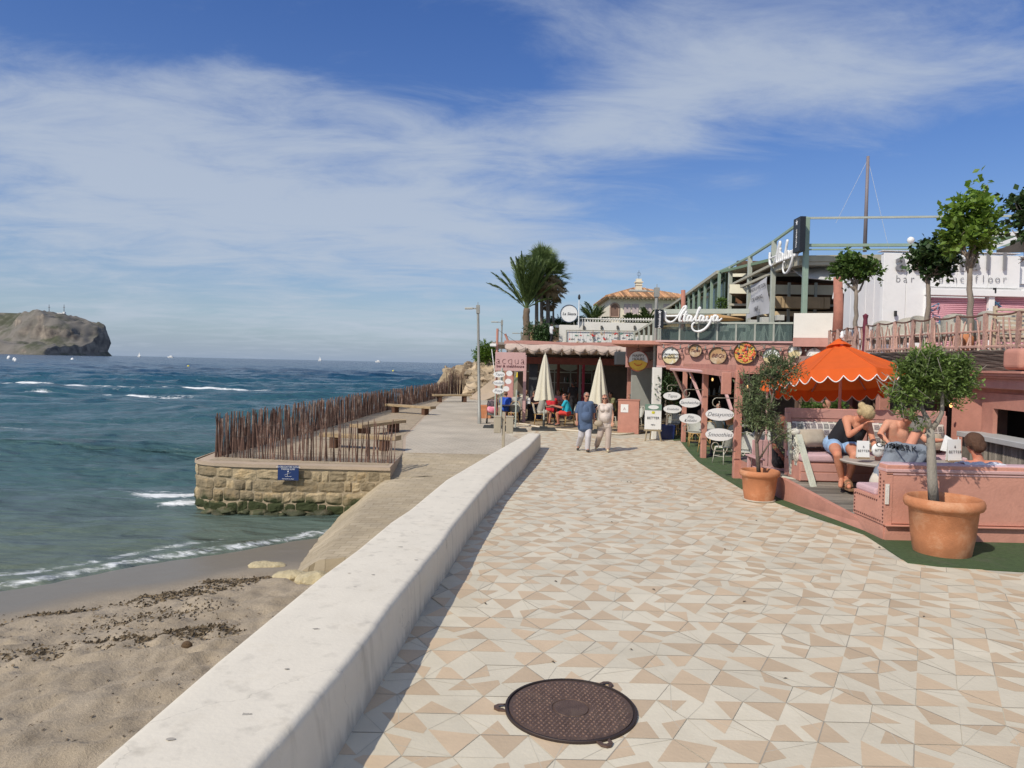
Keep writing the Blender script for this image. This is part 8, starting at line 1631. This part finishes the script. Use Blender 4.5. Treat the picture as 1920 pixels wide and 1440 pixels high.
def person(label, J, s=1.0, face=(0, -1, 0), sk=(.50, .27, .17), garments=(), hair=None, glasses=False, hat=None, shoes=None, voxel=.012, fem=False, group=None, hands=True, base=None, fat=1.0):
    J = {k: V(v) for k, v in J.items()}; b = base or min((J[k] for k in ('anL', 'anR', 'pel') if k in J), key=lambda v: v.z).copy(); 
    t = thing('person', label, 'person', b, group); B = MB(); f = V(face).normalized(); up = (J['head']-J['neck']).normalized(); f = (f-up*f.dot(up)).normalized(); rt_ = f.cross(up).normalized(); HM = Matrix((rt_, f, up)).transposed(); h = J['head']
    def tor(m, g=0.0, top=1.0, bot=1.0):
        pel, che, shl, shr, hl, hr = J['pel'], J['che'], J['shL'], J['shR'], J['hipL'], J['hipR']; up_ = (che-pel)
        for a, b_ in ((hl, shl.lerp(che, .35)), (hr, shr.lerp(che, .35))):
            a = a.lerp(b_, .05); m.cap(a, a.lerp(b_, top), (.088*fat+g)*s, (.088+g)*s, 14)
        m.cap(pel, pel.lerp(che, top), (.110*fat+g)*s, (.112+g)*s, 14); m.cap(hl, hr, (.098*fat+g)*s, (.098*fat+g)*s, 12)
        if top > .95: m.cap(shl, shr, (.058+g)*s, (.058+g)*s, 12)
        if fem and top > .8:
            for q in (shl, shr): m.ell(che.lerp(q, .40)+V((face[0], face[1], 0)).normalized()*.085*s-up_.normalized()*.03*s, (.068+g)*s, 12)
        if fat > 1.1: m.ell(pel.lerp(che, .4)+V((face[0], face[1], 0)).normalized()*.06*s, (.13*fat+g)*s, 14)
    tor(B); B.cap(J['che'].lerp(J['neck'], .5), J['head']-up*.03*s, .056*s, .052*s, 12)
    B.ell(h+up*.027*s-f*.012*s, (.082*s, .100*s, .100*s), 16, mat=HM); B.ell(h-up*.045*s+f*.022*s, (.056*s, .066*s, .066*s), 14, mat=HM); B.ell(h-up*.092*s+f*.058*s, .026*s, 10)
    B.cap(h+up*.012*s+f*.085*s, h-up*.022*s+f*.104*s, .010*s, .015*s, 8); B.cap(h-up*.058*s+f*.084*s-rt_*.016*s, h-up*.058*s+f*.084*s+rt_*.016*s, .009*s, .009*s, 8)
    for q in (-1, 1): B.ell(h+rt_*q*.079*s-up*.012*s, (.012*s, .020*s, .032*s), 10, mat=HM); B.ell(h+rt_*q*.032*s+f*.073*s+up*.022*s, (.024*s, .014*s, .012*s), 8, mat=HM)
    for q, sd_ in (('L', -1), ('R', 1)):
        sh, el, ha = J.get('sh'+q), J.get('el'+q), J.get('ha'+q)
        if el is not None:
            B.cap(sh, sh.lerp(el, .45), .052*s, .046*s, 12); B.cap(sh.lerp(el, .45), el, .046*s, .037*s, 12); B.cap(el, el.lerp(ha, .35), .037*s, .038*s, 12); B.cap(el.lerp(ha, .35), ha, .038*s, .024*s, 12)
            if hands: hand(B, ha, (ha-el), sd_*-1, s, .6)
            else: B.ell(ha+(ha-el).normalized()*.05*s, .035*s, 8)
        hp, kn, an, to = J['hip'+q], J.get('kn'+q), J.get('an'+q), J.get('to'+q)
        if kn is not None: B.cap(hp, hp.lerp(kn, .5), .088*s, .074*s, 14); B.cap(hp.lerp(kn, .5), kn, .074*s, .054*s, 14)
        if an is not None:
            B.cap(kn, kn.lerp(an, .35), .052*s, .054*s, 12); B.cap(kn.lerp(an, .35), an, .054*s, .034*s, 12)
            if to is not None: d = (to-an); B.cap(an, an+V((0, 0, -.03*s))-d*.15, .036*s, .034*s, 10); B.cap(an-V((0, 0, .03*s)), to, .036*s, .026*s, 10); B.cap(an.lerp(to, .5), to, .034*s, .030*s, 10)
    fuse(B, 'body', skin(sk), t, voxel*s)
    for g in garments:
        kind, mat = g[0], g[1]; G_ = MB()
        if kind in ('shirt', 'tank', 'jacket'):
            tor(G_, .020, 1.0 if kind != 'tank' else .80)
            fr = g[2] if len(g) > 2 else .62
            if kind != 'tank':
                for q in 'LR':
                    if J.get('el'+q) is None: continue
                    sh, el, ha = J['sh'+q], J['el'+q], J['ha'+q]
                    if fr <= 1: G_.cap(sh, sh.lerp(el, fr), .072*s, .066*s, 12)
                    else: G_.cap(sh, el, .070*s, .060*s, 12); G_.cap(el, el.lerp(ha, fr-1), .060*s, .052*s, 12)
            dn = (J['pel']-J['che']).normalized(); G_.cap(J['hipL']+dn*.075*s, J['hipR']+dn*.075*s, (.118*fat)*s, (.118*fat)*s, 12) if 'knL' in J and (J['hipL']-J['knL']).z > .3 else None
        else:
            fr = {'shorts': g[2] if len(g) > 2 else .5, 'trousers': 2.0}[kind]; wf = .118*fat if kind == 'shorts' else .108*fat; G_.cap(J['hipL'], J['hipR'], wf*s, wf*s, 14); G_.cap(J['pel'], J['pel'].lerp(J['che'], .15 if kind == 'trousers' else .22), wf*1.02*s, wf*s, 14)
            for q in 'LR':
                hp, kn, an = J['hip'+q], J.get('kn'+q), J.get('an'+q)
                if kn is None: continue
                if fr <= 1: G_.cap(hp, hp.lerp(kn, fr), .104*s, .096*s, 14)
                else: G_.cap(hp, kn, .108*s, .090*s, 14); G_.cap(kn, kn.lerp(an, .95), .088*s, .078*s, 14)
        for k in range(len(G_.v)): v = G_.v[k]; G_.v[k] = v+V((nz(v.x*9, v.y*9, v.z*6), nz(v.x*9+5, v.y*9, v.z*6), 0))*.018*s
        o = fuse(G_, {'shirt': 'shirt', 'tank': 'top', 'jacket': 'jacket', 'shorts': 'shorts', 'trousers': 'trousers'}[kind], mat, t, voxel*s*1.05, 4)
        if len(g) > 3: g[3].append(o)
    if hair:
        hm, blobs = hair; H = MB()
        for x, y, z, rx, ry, rz in blobs: H.ell(h+HM @ V((x, y, z))*s, (rx*s, ry*s, rz*s), 14, mat=HM)
        for k in range(len(H.v)): v = H.v[k]; H.v[k] = v+V((nz(v.x*25, v.y*25, v.z*9), nz(v.x*25+5, v.y*25, v.z*9), nz(v.x*20, v.y*20+9, v.z*20)))*.016*s
        fuse(H, 'hair', hm, t, voxel*s, 2)
    if glasses:
        g_ = MB(); [g_.ell(h+HM @ V((q*.034, .088, .012))*s, (.030*s, .010*s, .022*s), 12, mat=HM) for q in (-1, 1)]; g_.tube([h+HM @ V((-.08, .0, .02))*s, h+HM @ V((-.066, .075, .018))*s, h+HM @ V((0, .104, .018))*s, h+HM @ V((.066, .075, .018))*s, h+HM @ V((.08, .0, .02))*s], .004*s, 5); g_.build('sunglasses', black, t, world=True, smooth=True)
    else:
        g_ = MB(); [g_.ell(h+HM @ V((q*.032, .0865, .008))*s, .0085*s, 8) for q in (-1, 1)]; g_.build('eyes', inkM, t, world=True, smooth=True)
    if hat: H = MB(); H.ell(h+up*.055*s, (.092*s, .108*s, .075*s), 14, mat=HM); H.ell(h+up*.05*s+f*.09*s, (.07*s, .08*s, .012*s), 12, mat=HM); fuse(H, 'cap', hat, t, voxel*s, 2)
    if shoes:
        for q in 'LR':
            if J.get('to'+q) is None: continue
            an, to = J['an'+q], J['to'+q]; H = MB(); d = (to-an); H.cap(an-V((0, 0, .045*s))-d*.2, to, .042*s, .036*s, 10); H.cap(an-V((0, 0, .02*s)), an-V((0, 0, .05*s)), .044*s, .044*s, 10); fuse(H, 'shoe', shoes, t, voxel*s, 2)
    return t
def hairshort(m, back=0): return (m, [(0, -.022, .048, .083, .094, .078), (0, -.055, .0, .074, .058, .07)])
def hairlong(m): return (m, [(0, -.022, .048, .086, .098, .080), (0, -.060, -.02, .080, .062, .10), (-.05, -.05, -.10, .045, .05, .10), (.05, -.05, -.10, .045, .05, .10), (0, -.07, -.12, .06, .04, .10)])
hgrey = M('hair_grey', (.22, .20, .17), .8, .3, 60, bump=.8, bscale=200); hblond = M('hair_blonde', (.50, .38, .20), .7, .35, 50, bump=.8, bscale=160, stretch=(1, 1, .4)); hbrown = M('hair_brown', (.10, .045, .022), .65, .35, 50, bump=.8, bscale=160, stretch=(1, 1, .3)); hdark = M('hair_dark', (.025, .018, .014), .7, .3, 50, bump=.6, bscale=160); hred = M('hair_auburn', (.16, .06, .04), .7, .3, 50, bump=.6, bscale=160)
def cloth(n, c, **k): return M(n, c, .88, k.pop('var', .12), k.pop('scale', 5), bump=.4, bscale=90, **k)
# ---- walking couple (pixel joints at their own depth)
Yc = 20.95
def pj(d, Y): return {k: P(v[0], v[1], Y+(v[2] if len(v) > 2 else 0)) for k, v in d.items()}
J = pj(dict(pel=(1097.5, 793), che=(1097.5, 765), neck=(1098.5, 752), head=(1100, 743.5), shL=(1087, 757), shR=(1108.5, 756.5), elL=(1081.5, 773, .02), haL=(1081.5, 789, -.12), elR=(1113.5, 772, .1), haR=(1114, 786, .05), hipL=(1092, 797), hipR=(1103, 797), knL=(1090, 817, .05), knR=(1102.5, 818, -.1), anL=(1085, 835, .35), anR=(1101.5, 842, -.05), toL=(1083, 842.5, .20), toR=(1103.5, 845.5, -.25)), Yc)
jeans = cloth('polo_blue', (.075, .115, .20)); palet = cloth('trousers_pale', (.56, .54, .56), var=.08)
person('man in blue polo shirt, pale trousers and sunglasses walking arm in arm', J, 1.0, (.25, -1, 0), (.42, .22, .15), (('shirt', jeans, .95), ('trousers', palet)), hairshort(hgrey), True, None, M('shoe_dark', (.035, .03, .028), .6), .011, fat=1.18)
J = pj(dict(pel=(1134.5, 794), che=(1134.5, 768), neck=(1134.5, 756), head=(1134, 747.5), shL=(1125.5, 761), shR=(1144, 761), elL=(1118.5, 767, .15), haL=(1113, 777, .22), elR=(1149, 777, .0), haR=(1148.5, 791, -.08), hipL=(1129.5, 798), hipR=(1140.5, 798), knL=(1125, 817, .0), knR=(1140.5, 818, -.05), anL=(1119, 835, .40), anR=(1139.5, 841, -.05), toL=(1117, 841, .28), toR=(1140, 845, -.25)), Yc+.05)
beig = cloth('beige_linen', (.46, .38, .33)); top = cloth('cream_top', (.60, .52, .46))
w = person('woman in a cream top and beige trousers walking with sunglasses beside the man in blue', J, 1.0, (-.25, -1, 0), (.55, .30, .20), (('shirt', top, .25), ('trousers', beig)), hairlong(hred), True, None, M('shoe_cream', (.58, .52, .36), .6), .011, fem=True, fat=1.12)
mb = MB(); q = P(1122, 794, Yc-.12); mb.ell(q, (.13, .06, .09), 12); bag_ = mb.build('handbag', cloth('bag_tan', (.40, .33, .24)), smooth=True); tag(bag_, 'small beige handbag hanging between the walking couple', 'handbag'); mb = MB(); mb.tube([P(1120, 788, Yc-.1), P(1119, 770, Yc-.05), P(1124, 759, Yc-.03)], .008, 5); so_ = mb.build('strap', cloth('bag_tan', (.40, .33, .24)), None); 
so_.parent = bag_; so_.location = so_.location-bag_.location
# ---- blonde woman on the banquette
Yw = 13.6
J = pj(dict(pel=(1574, 826, .15), che=(1600, 796, -.1), neck=(1612, 782, -.25), head=(1624, 777, -.38), shL=(1587, 787, -.15), shR=(1626, 789, -.05), elL=(1592, 816, -.45), haL=(1618, 798, -.62), elR=(1635, 820, -.25), haR=(1644, 851, -.75), hipL=(1562, 832, .1), hipR=(1592, 832, .1), knL=(1570, 852, -.62), knR=(1602, 853, -.62), anL=(1578, 897, -.45), anR=(1590, 900, -.5), toL=(1576, 911, -.75), toR=(1592, 913, -.80)), Yw)
hb = (hblond, [(0, -.02, .045, .095, .105, .088), (0, -.06, .0, .085, .06, .08), (.0, -.135, .035, .045, .045, .045), (0, -.095, .03, .05, .05, .05)])
wm = person('blonde woman in a black top and light blue shorts sitting forward on the left banquette', J, 1.42, (.75, -.62, -.35), (.56, .25, .155), (('tank', cloth('black_top', (.012, .012, .016))), ('shorts', cloth('denim_light', (.28, .42, .62)), .34)), hb, False, None, None, .0095, fem=True, fat=1.12)
mb = MB(); an = J['anR']; to = J['toR']
for k in range(3): q = an.lerp(to, .30+.28*k)-V((0, 0, .01)); mb.tube([q+V((.062*cos(a), 0.0, .045*sin(a))) for a in [pi*i/8 for i in range(9)]], .018, 6)
mb.box(an.lerp(to, .55)-V((0, 0, .085)), (.14, .38, .04)); sa = mb.build('sandal', M('sandal_tan', (.28, .16, .09), .7, .3, 20), wm, world=True, smooth=True, sangle=40)
mb = MB(); q = P(1636, 846, Yw-.72); mb.tube([q+V((.04*cos(2*pi*i/12), .03*sin(2*pi*i/12), .01*cos(i))) for i in range(12)], .012, 5, closed=True); mb.build('watch', M('gold', (.6, .5, .3), .3, metal=.6), wm, world=True)
mb = MB(); q = P(1611, 803, Yw-.58); mb.tube([q+V((.02*cos(2*pi*i/12), .03*sin(2*pi*i/12), .035*sin(2*pi*i/12+.7))) for i in range(12)], .009, 5, closed=True); mb.build('bracelet', M('bracelet_red', (.25, .04, .03), .6), wm, world=True)
# ---- shirtless man behind the table
Ym = 13.9
J = pj(dict(pel=(1690, 848, 0), che=(1688, 812, -.1), neck=(1696, 789, -.25), head=(1706, 782, -.42), shL=(1664, 794, -.12), shR=(1712, 798, -.12), elL=(1650, 814, -.25), haL=(1664, 828, -.5), elR=(1736, 826, -.45), haR=(1768, 826, -.9), hipL=(1678, 852, 0), hipR=(1702, 852, 0), knL=(1672, 862, -.6), knR=(1712, 862, -.6), anL=(1672, 900, -.5), anR=(1712, 900, -.5)), Ym)
person('shirtless sunburnt man leaning over the table on the right banquette', J, 1.42, (.6, -.75, -.3), (.60, .30, .20), (('shorts', cloth('shorts_grey', (.12, .13, .15)), .6),), hairshort(hbrown), False, None, None, .011)
# ---- man in the grey printed shirt, seen from behind
Yg = 11.75
J = pj(dict(pel=(1662, 893, -.02), che=(1697, 852, .10), neck=(1710, 829, .2), head=(1721, 804, .25), shL=(1673, 841, .0), shR=(1737, 848, .2), elL=(1660, 880, .35), haL=(1680, 866, .75), elR=(1742, 880, .5), haR=(1720, 872, .85), hipL=(1652, 903, 0), hipR=(1678, 907, 0), knL=(1650, 915, .7), knR=(1700, 905, .75), anL=(1640, 930, 1.0), anR=(1700, 920, 1.1)), Yg)
greyT = M('shirt_grey_print', (.22, .25, .29), .9, .15, 5, bump=.3, bscale=90, col2=(.10, .12, .145), c2scale=3.6, c2lo=.60, c2hi=.64); keep = []
gm = person('man in a grey printed sports shirt seen from behind at the studded bench', J, 1.45, (.75, .6, -.25), (.58, .26, .17), (('shirt', greyT, .8, keep), ('shorts', cloth('shorts_cream', (.55, .50, .42)), .8)), hairshort(hgrey), True, None, None, .010, fat=1.12)
# lettering laid onto the back of the shirt
from mathutils.bvhtree import BVHTree
so2 = keep[0]; me2 = so2.data; off = ORG[gm.name]; bvh = BVHTree.FromPolygons([v.co+off for v in me2.vertices], [tuple(p.vertices) for p in me2.polygons])
a0, a1 = P(1664, 836, Yg-.6), P(1734, 848, Yg-.6); ex = (a1-a0).normalized(); mtx = Matrix((ex, ex.cross(V((0, -1, 0)))*-1, V((0, -1, 0)))).transposed()
tx = text('GYMSHARK', .125, a0.lerp(a1, .5), M('print_black', (.012, .014, .018), .8), gm, world=True, mtx=mtx, ext=.0, off=.001, shear=.12, spacing=1.1, sx=1.4)
bmx = bmesh.new(); bmx.from_mesh(tx.data); bmesh.ops.triangulate(bmx, faces=bmx.faces[:]); bmesh.ops.subdivide_edges(bmx, edges=bmx.edges[:], cuts=2, use_grid_fill=True); bmx.to_mesh(tx.data); bmx.free()
for v in tx.data.vertices:
    w_ = v.co+off; hit = bvh.ray_cast(w_, V((0, 1, 0)))
    if hit[0] is not None: v.co = hit[0]-off+V((0, -.022, .008))
# ---- girl with bare back at the right
Yk = 11.5
J = pj(dict(pel=(1842, 925, 0), che=(1842, 885, .05), neck=(1832, 855, .08), head=(1825, 832, .12), shL=(1812, 872, .05), shR=(1871, 872, .05), elL=(1806, 905, .2), haL=(1800, 890, .6), elR=(1880, 905, .2), haR=(1870, 890, .6), hipL=(1828, 928, 0), hipR=(1856, 928, 0), knL=(1822, 925, .7), knR=(1860, 925, .7), anL=(1822, 960, .8), anR=(1860, 960, .8)), Yk)
person('child with brown hair and bare back sitting behind the pink bench wall', J, 1.35, (-.25, 1, -.25), (.58, .34, .20), (('shorts', cloth('white_wrap', (.62, .60, .62)), .5),), (hbrown, [(0, -.02, .03, .105, .112, .108), (0, -.07, -.03, .09, .06, .09)]), False, None, None, .011)
t = thing('white_towel', 'white towel draped on the top cushion of the pink bench wall behind the child', 'towel', P(1845, 870, 10.85)); mb = MB(); a, b = P(1802, 873, 10.85), P(1880, 876, 10.85); mb.grid(24, 8, lambda u, v: V((a.x+(b.x-a.x)*u, 10.7+.35*v, a.z+.02+.03*sin(u*17)*v+.03*sin(v*4)+.02*nz(u*9, v*5)))); mb.build('towel', cloth('towel_white', (.68, .66, .70)), t, world=True, smooth=True)
# ---- person in the shade behind the olive
Yd_ = 15.2
J = pj(dict(pel=(1468, 862, 0), che=(1468, 828, 0), neck=(1468, 806, -.05), head=(1467, 792, -.1), shL=(1453, 813, 0), shR=(1484, 813, 0), elL=(1452, 838, -.1), haL=(1462, 850, -.3), elR=(1482, 840, -.1), haR=(1476, 858, -.35), hipL=(1460, 866, 0), hipR=(1476, 866, 0)), Yd_)
person('dark haired guest in black half hidden behind the olive tree', J, 1.3, (.4, -1, 0), (.22, .09, .055), (('shirt', cloth('black_shirt', (.02, .018, .02)), .6), ('trousers', cloth('black_trousers', (.02, .02, .025)))), hairshort(hdark), False, None, None, .013)
# ---- guests of the far bar
def seated(px, Y, yaw, label, gar, hr, hat=None, sk=(.42, .22, .14), lean=.12, fem=False, z=.045, group='guests seated at the bar terrace', s=1.0, fat=1.0, reach=.5):
    x = P(px, 740, Y).x; Rz = Matrix.Rotation(yaw, 3, 'Z'); o = V((x, Y, z)); q = lambda a, b, c: o+Rz @ V((a, b, c))*s
    J = dict(pel=q(0, -.02, .56), che=q(0, -.02+lean*.8, .88), neck=q(0, lean, 1.04), head=q(0, lean+.04, 1.18), shL=q(-.18, lean*.9, .98), shR=q(.18, lean*.9, .98), elL=q(-.23, lean+.12, .74), haL=q(-.14, lean+.12+reach*.6, .80), elR=q(.23, lean+.12, .74), haR=q(.14, lean+.12+reach*.6, .80), hipL=q(-.09, 0, .54), hipR=q(.09, 0, .54), knL=q(-.12, .43, .52), knR=q(.12, .43, .52), anL=q(-.12, .38, .08), anR=q(.12, .38, .08), toL=q(-.13, .54, .03), toR=q(.13, .54, .03))
    return person(label, J, s, Rz @ V((0, 1, 0)), sk, gar, hr, False, hat, M('shoe_dark', (.035, .03, .028), .6), .014, fem, group, hands=True, base=o, fat=fat)
seated(1066, 29.15, R(80), 'broad man in a turquoise shirt and red shorts seated on the red cushioned chair', (('shirt', cloth('turquoise', (.02, .40, .52)), .6), ('shorts', cloth('red_shorts', (.62, .05, .04)), .7)), hairshort(hdark), sk=(.45, .18, .12), fat=1.2)
seated(1013, 29.5, R(-80), 'guest in a grey shirt with bare legs seated left of the closed umbrella', (('shirt', cloth('grey_shirt', (.30, .28, .24)), .6), ('shorts', cloth('light_shorts', (.5, .48, .42)), .5)), hairshort(hblond))
seated(1033, 30.5, R(-20), 'guest in red clothes seated behind the closed umbrella', (('shirt', cloth('red_dress', (.55, .02, .03)), .5), ('shorts', cloth('red_dress', (.55, .02, .03)), .6)), hairlong(hdark), fem=True)
seated(949, 30.45, R(5), 'guest in a bright blue shirt seated with back to the camera by the pushchair', (('shirt', cloth('royal_blue', (.03, .10, .50)), .6), ('trousers', cloth('navy_t', (.03, .04, .08)))), hairshort(hbrown))
seated(972, 30.9, R(10), 'guest in a pale grey shirt seated behind the pale pink post', (('shirt', cloth('pale_grey', (.42, .40, .35)), .6), ('trousers', cloth('navy_t', (.03, .04, .08)))), hairshort(hgrey))
seated(996, 31.9, R(-120), 'guest wearing a brimmed cap facing the camera at the menu stand table', (('shirt', cloth('dark_red_shirt', (.10, .05, .05)), .6), ('trousers', cloth('navy_t', (.03, .04, .08)))), hairshort(hdark), hat=cloth('cap_tan', (.20, .14, .10)))
seated(1181, 30.5, R(170), 'dark haired guest seated just behind the walking woman', (('shirt', cloth('plum_shirt', (.06, .02, .03)), .6), ('trousers', cloth('navy_t', (.03, .04, .08)))), hairlong(hdark), fem=True)
seated(1350, 24.6, R(150), 'guest in a light blue shirt deep in the shaded dining room', (('shirt', cloth('light_blue', (.22, .32, .42)), .6), ('trousers', cloth('navy_t', (.03, .04, .08)))), hairshort(hbrown), z=.01, group='guests in the shaded dining room')
seated(1318, 25.2, R(200), 'guest in a brown shirt at the far table of the shaded dining room', (('shirt', cloth('brown_shirt', (.18, .10, .07)), .6), ('trousers', cloth('navy_t', (.03, .04, .08)))), hairshort(hdark), z=.01, group='guests in the shaded dining room')
seated(1545, 17.6, R(180), 'guest in a patterned dark shirt in the shade behind the left banquette', (('shirt', cloth('plum_shirt', (.06, .02, .03)), .6), ('trousers', cloth('navy_t', (.03, .04, .08)))), hairshort(hdark), z=.25, s=1.2, group='guests in the shaded dining room')
seated(985, 33.0, R(190), 'guest in a cream shirt facing the camera behind the menu stand', (('shirt', cloth('cream_shirt', (.55, .50, .40)), .6), ('trousers', cloth('navy_t', (.03, .04, .08)))), hairshort(hgrey))
seated(1124, 33.2, R(170), 'guest in a white shirt seated deep inside behind the right closed umbrella', (('shirt', cloth('white_shirt', (.62, .62, .64)), .6), ('trousers', cloth('navy_t', (.03, .04, .08)))), hairlong(hblond), fem=True)
seated(1150, 32.4, R(120), 'guest in an olive shirt seated between the walking woman and the podium', (('shirt', cloth('olive_shirt', (.20, .20, .10)), .6), ('trousers', cloth('navy_t', (.03, .04, .08)))), hairshort(hdark))
seated(1050, 33.4, R(150), 'guest in a pink shirt in the second row behind the red clothed guest', (('shirt', cloth('pink_shirt', (.55, .28, .28)), .6), ('trousers', cloth('navy_t', (.03, .04, .08)))), hairlong(hbrown), fem=True)
def standing(px, Y, yaw, label, gar, hr, sk=(.42, .22, .14), z=.045, s=1.0, shoes=True, arms=0.0, stride=.0):
    x = P(px, 740, Y).x; Rz = Matrix.Rotation(yaw, 3, 'Z'); o = V((x, Y, z)); q = lambda a, b, c: o+Rz @ V((a, b, c))*s
    J = dict(pel=q(0, 0, .98), che=q(0, .0, 1.30), neck=q(0, .01, 1.47), head=q(0, .03, 1.61), shL=q(-.18, 0, 1.42), shR=q(.18, 0, 1.42), elL=q(-.23, -.02+arms*.3, 1.14), haL=q(-.22, .08+arms, .92+arms*.5), elR=q(.23, -.02+arms*.3, 1.14), haR=q(.22, .08+arms, .92+arms*.5), hipL=q(-.09, 0, .94), hipR=q(.09, 0, .94), knL=q(-.10, stride, .50), knR=q(.10, -stride*.2, .50), anL=q(-.11, stride*.6, .08+stride*.4), anR=q(.11, -stride, .08), toL=q(-.12, stride*.6+.15, .03+stride*.4), toR=q(.12, .15-stride, .03))
    return person(label, J, s, Rz @ V((0, 1, 0)), sk, gar, hr, False, None, M('shoe_dark', (.035, .03, .028), .6), .014, base=o)
standing(1075, 32.2, R(30), 'waiter dressed in black standing behind the turquoise shirted man', (('shirt', cloth('black_shirt', (.02, .018, .02)), .6), ('trousers', cloth('black_trousers', (.02, .02, .025)))), hairshort(hdark), sk=(.2, .09, .055))
q = P(1031, 643.5, 46.2); standing(1031, 46.2, R(-60), 'distant man in a white shirt climbing the white steps beside the palms', (('shirt', cloth('white_shirt', (.62, .62, .64)), .6), ('trousers', cloth('black_trousers', (.02, .02, .025)))), hairshort(hdark), z=q.z, s=.62 if False else .72, arms=.25, stride=.18, sk=(.2, .09, .055))
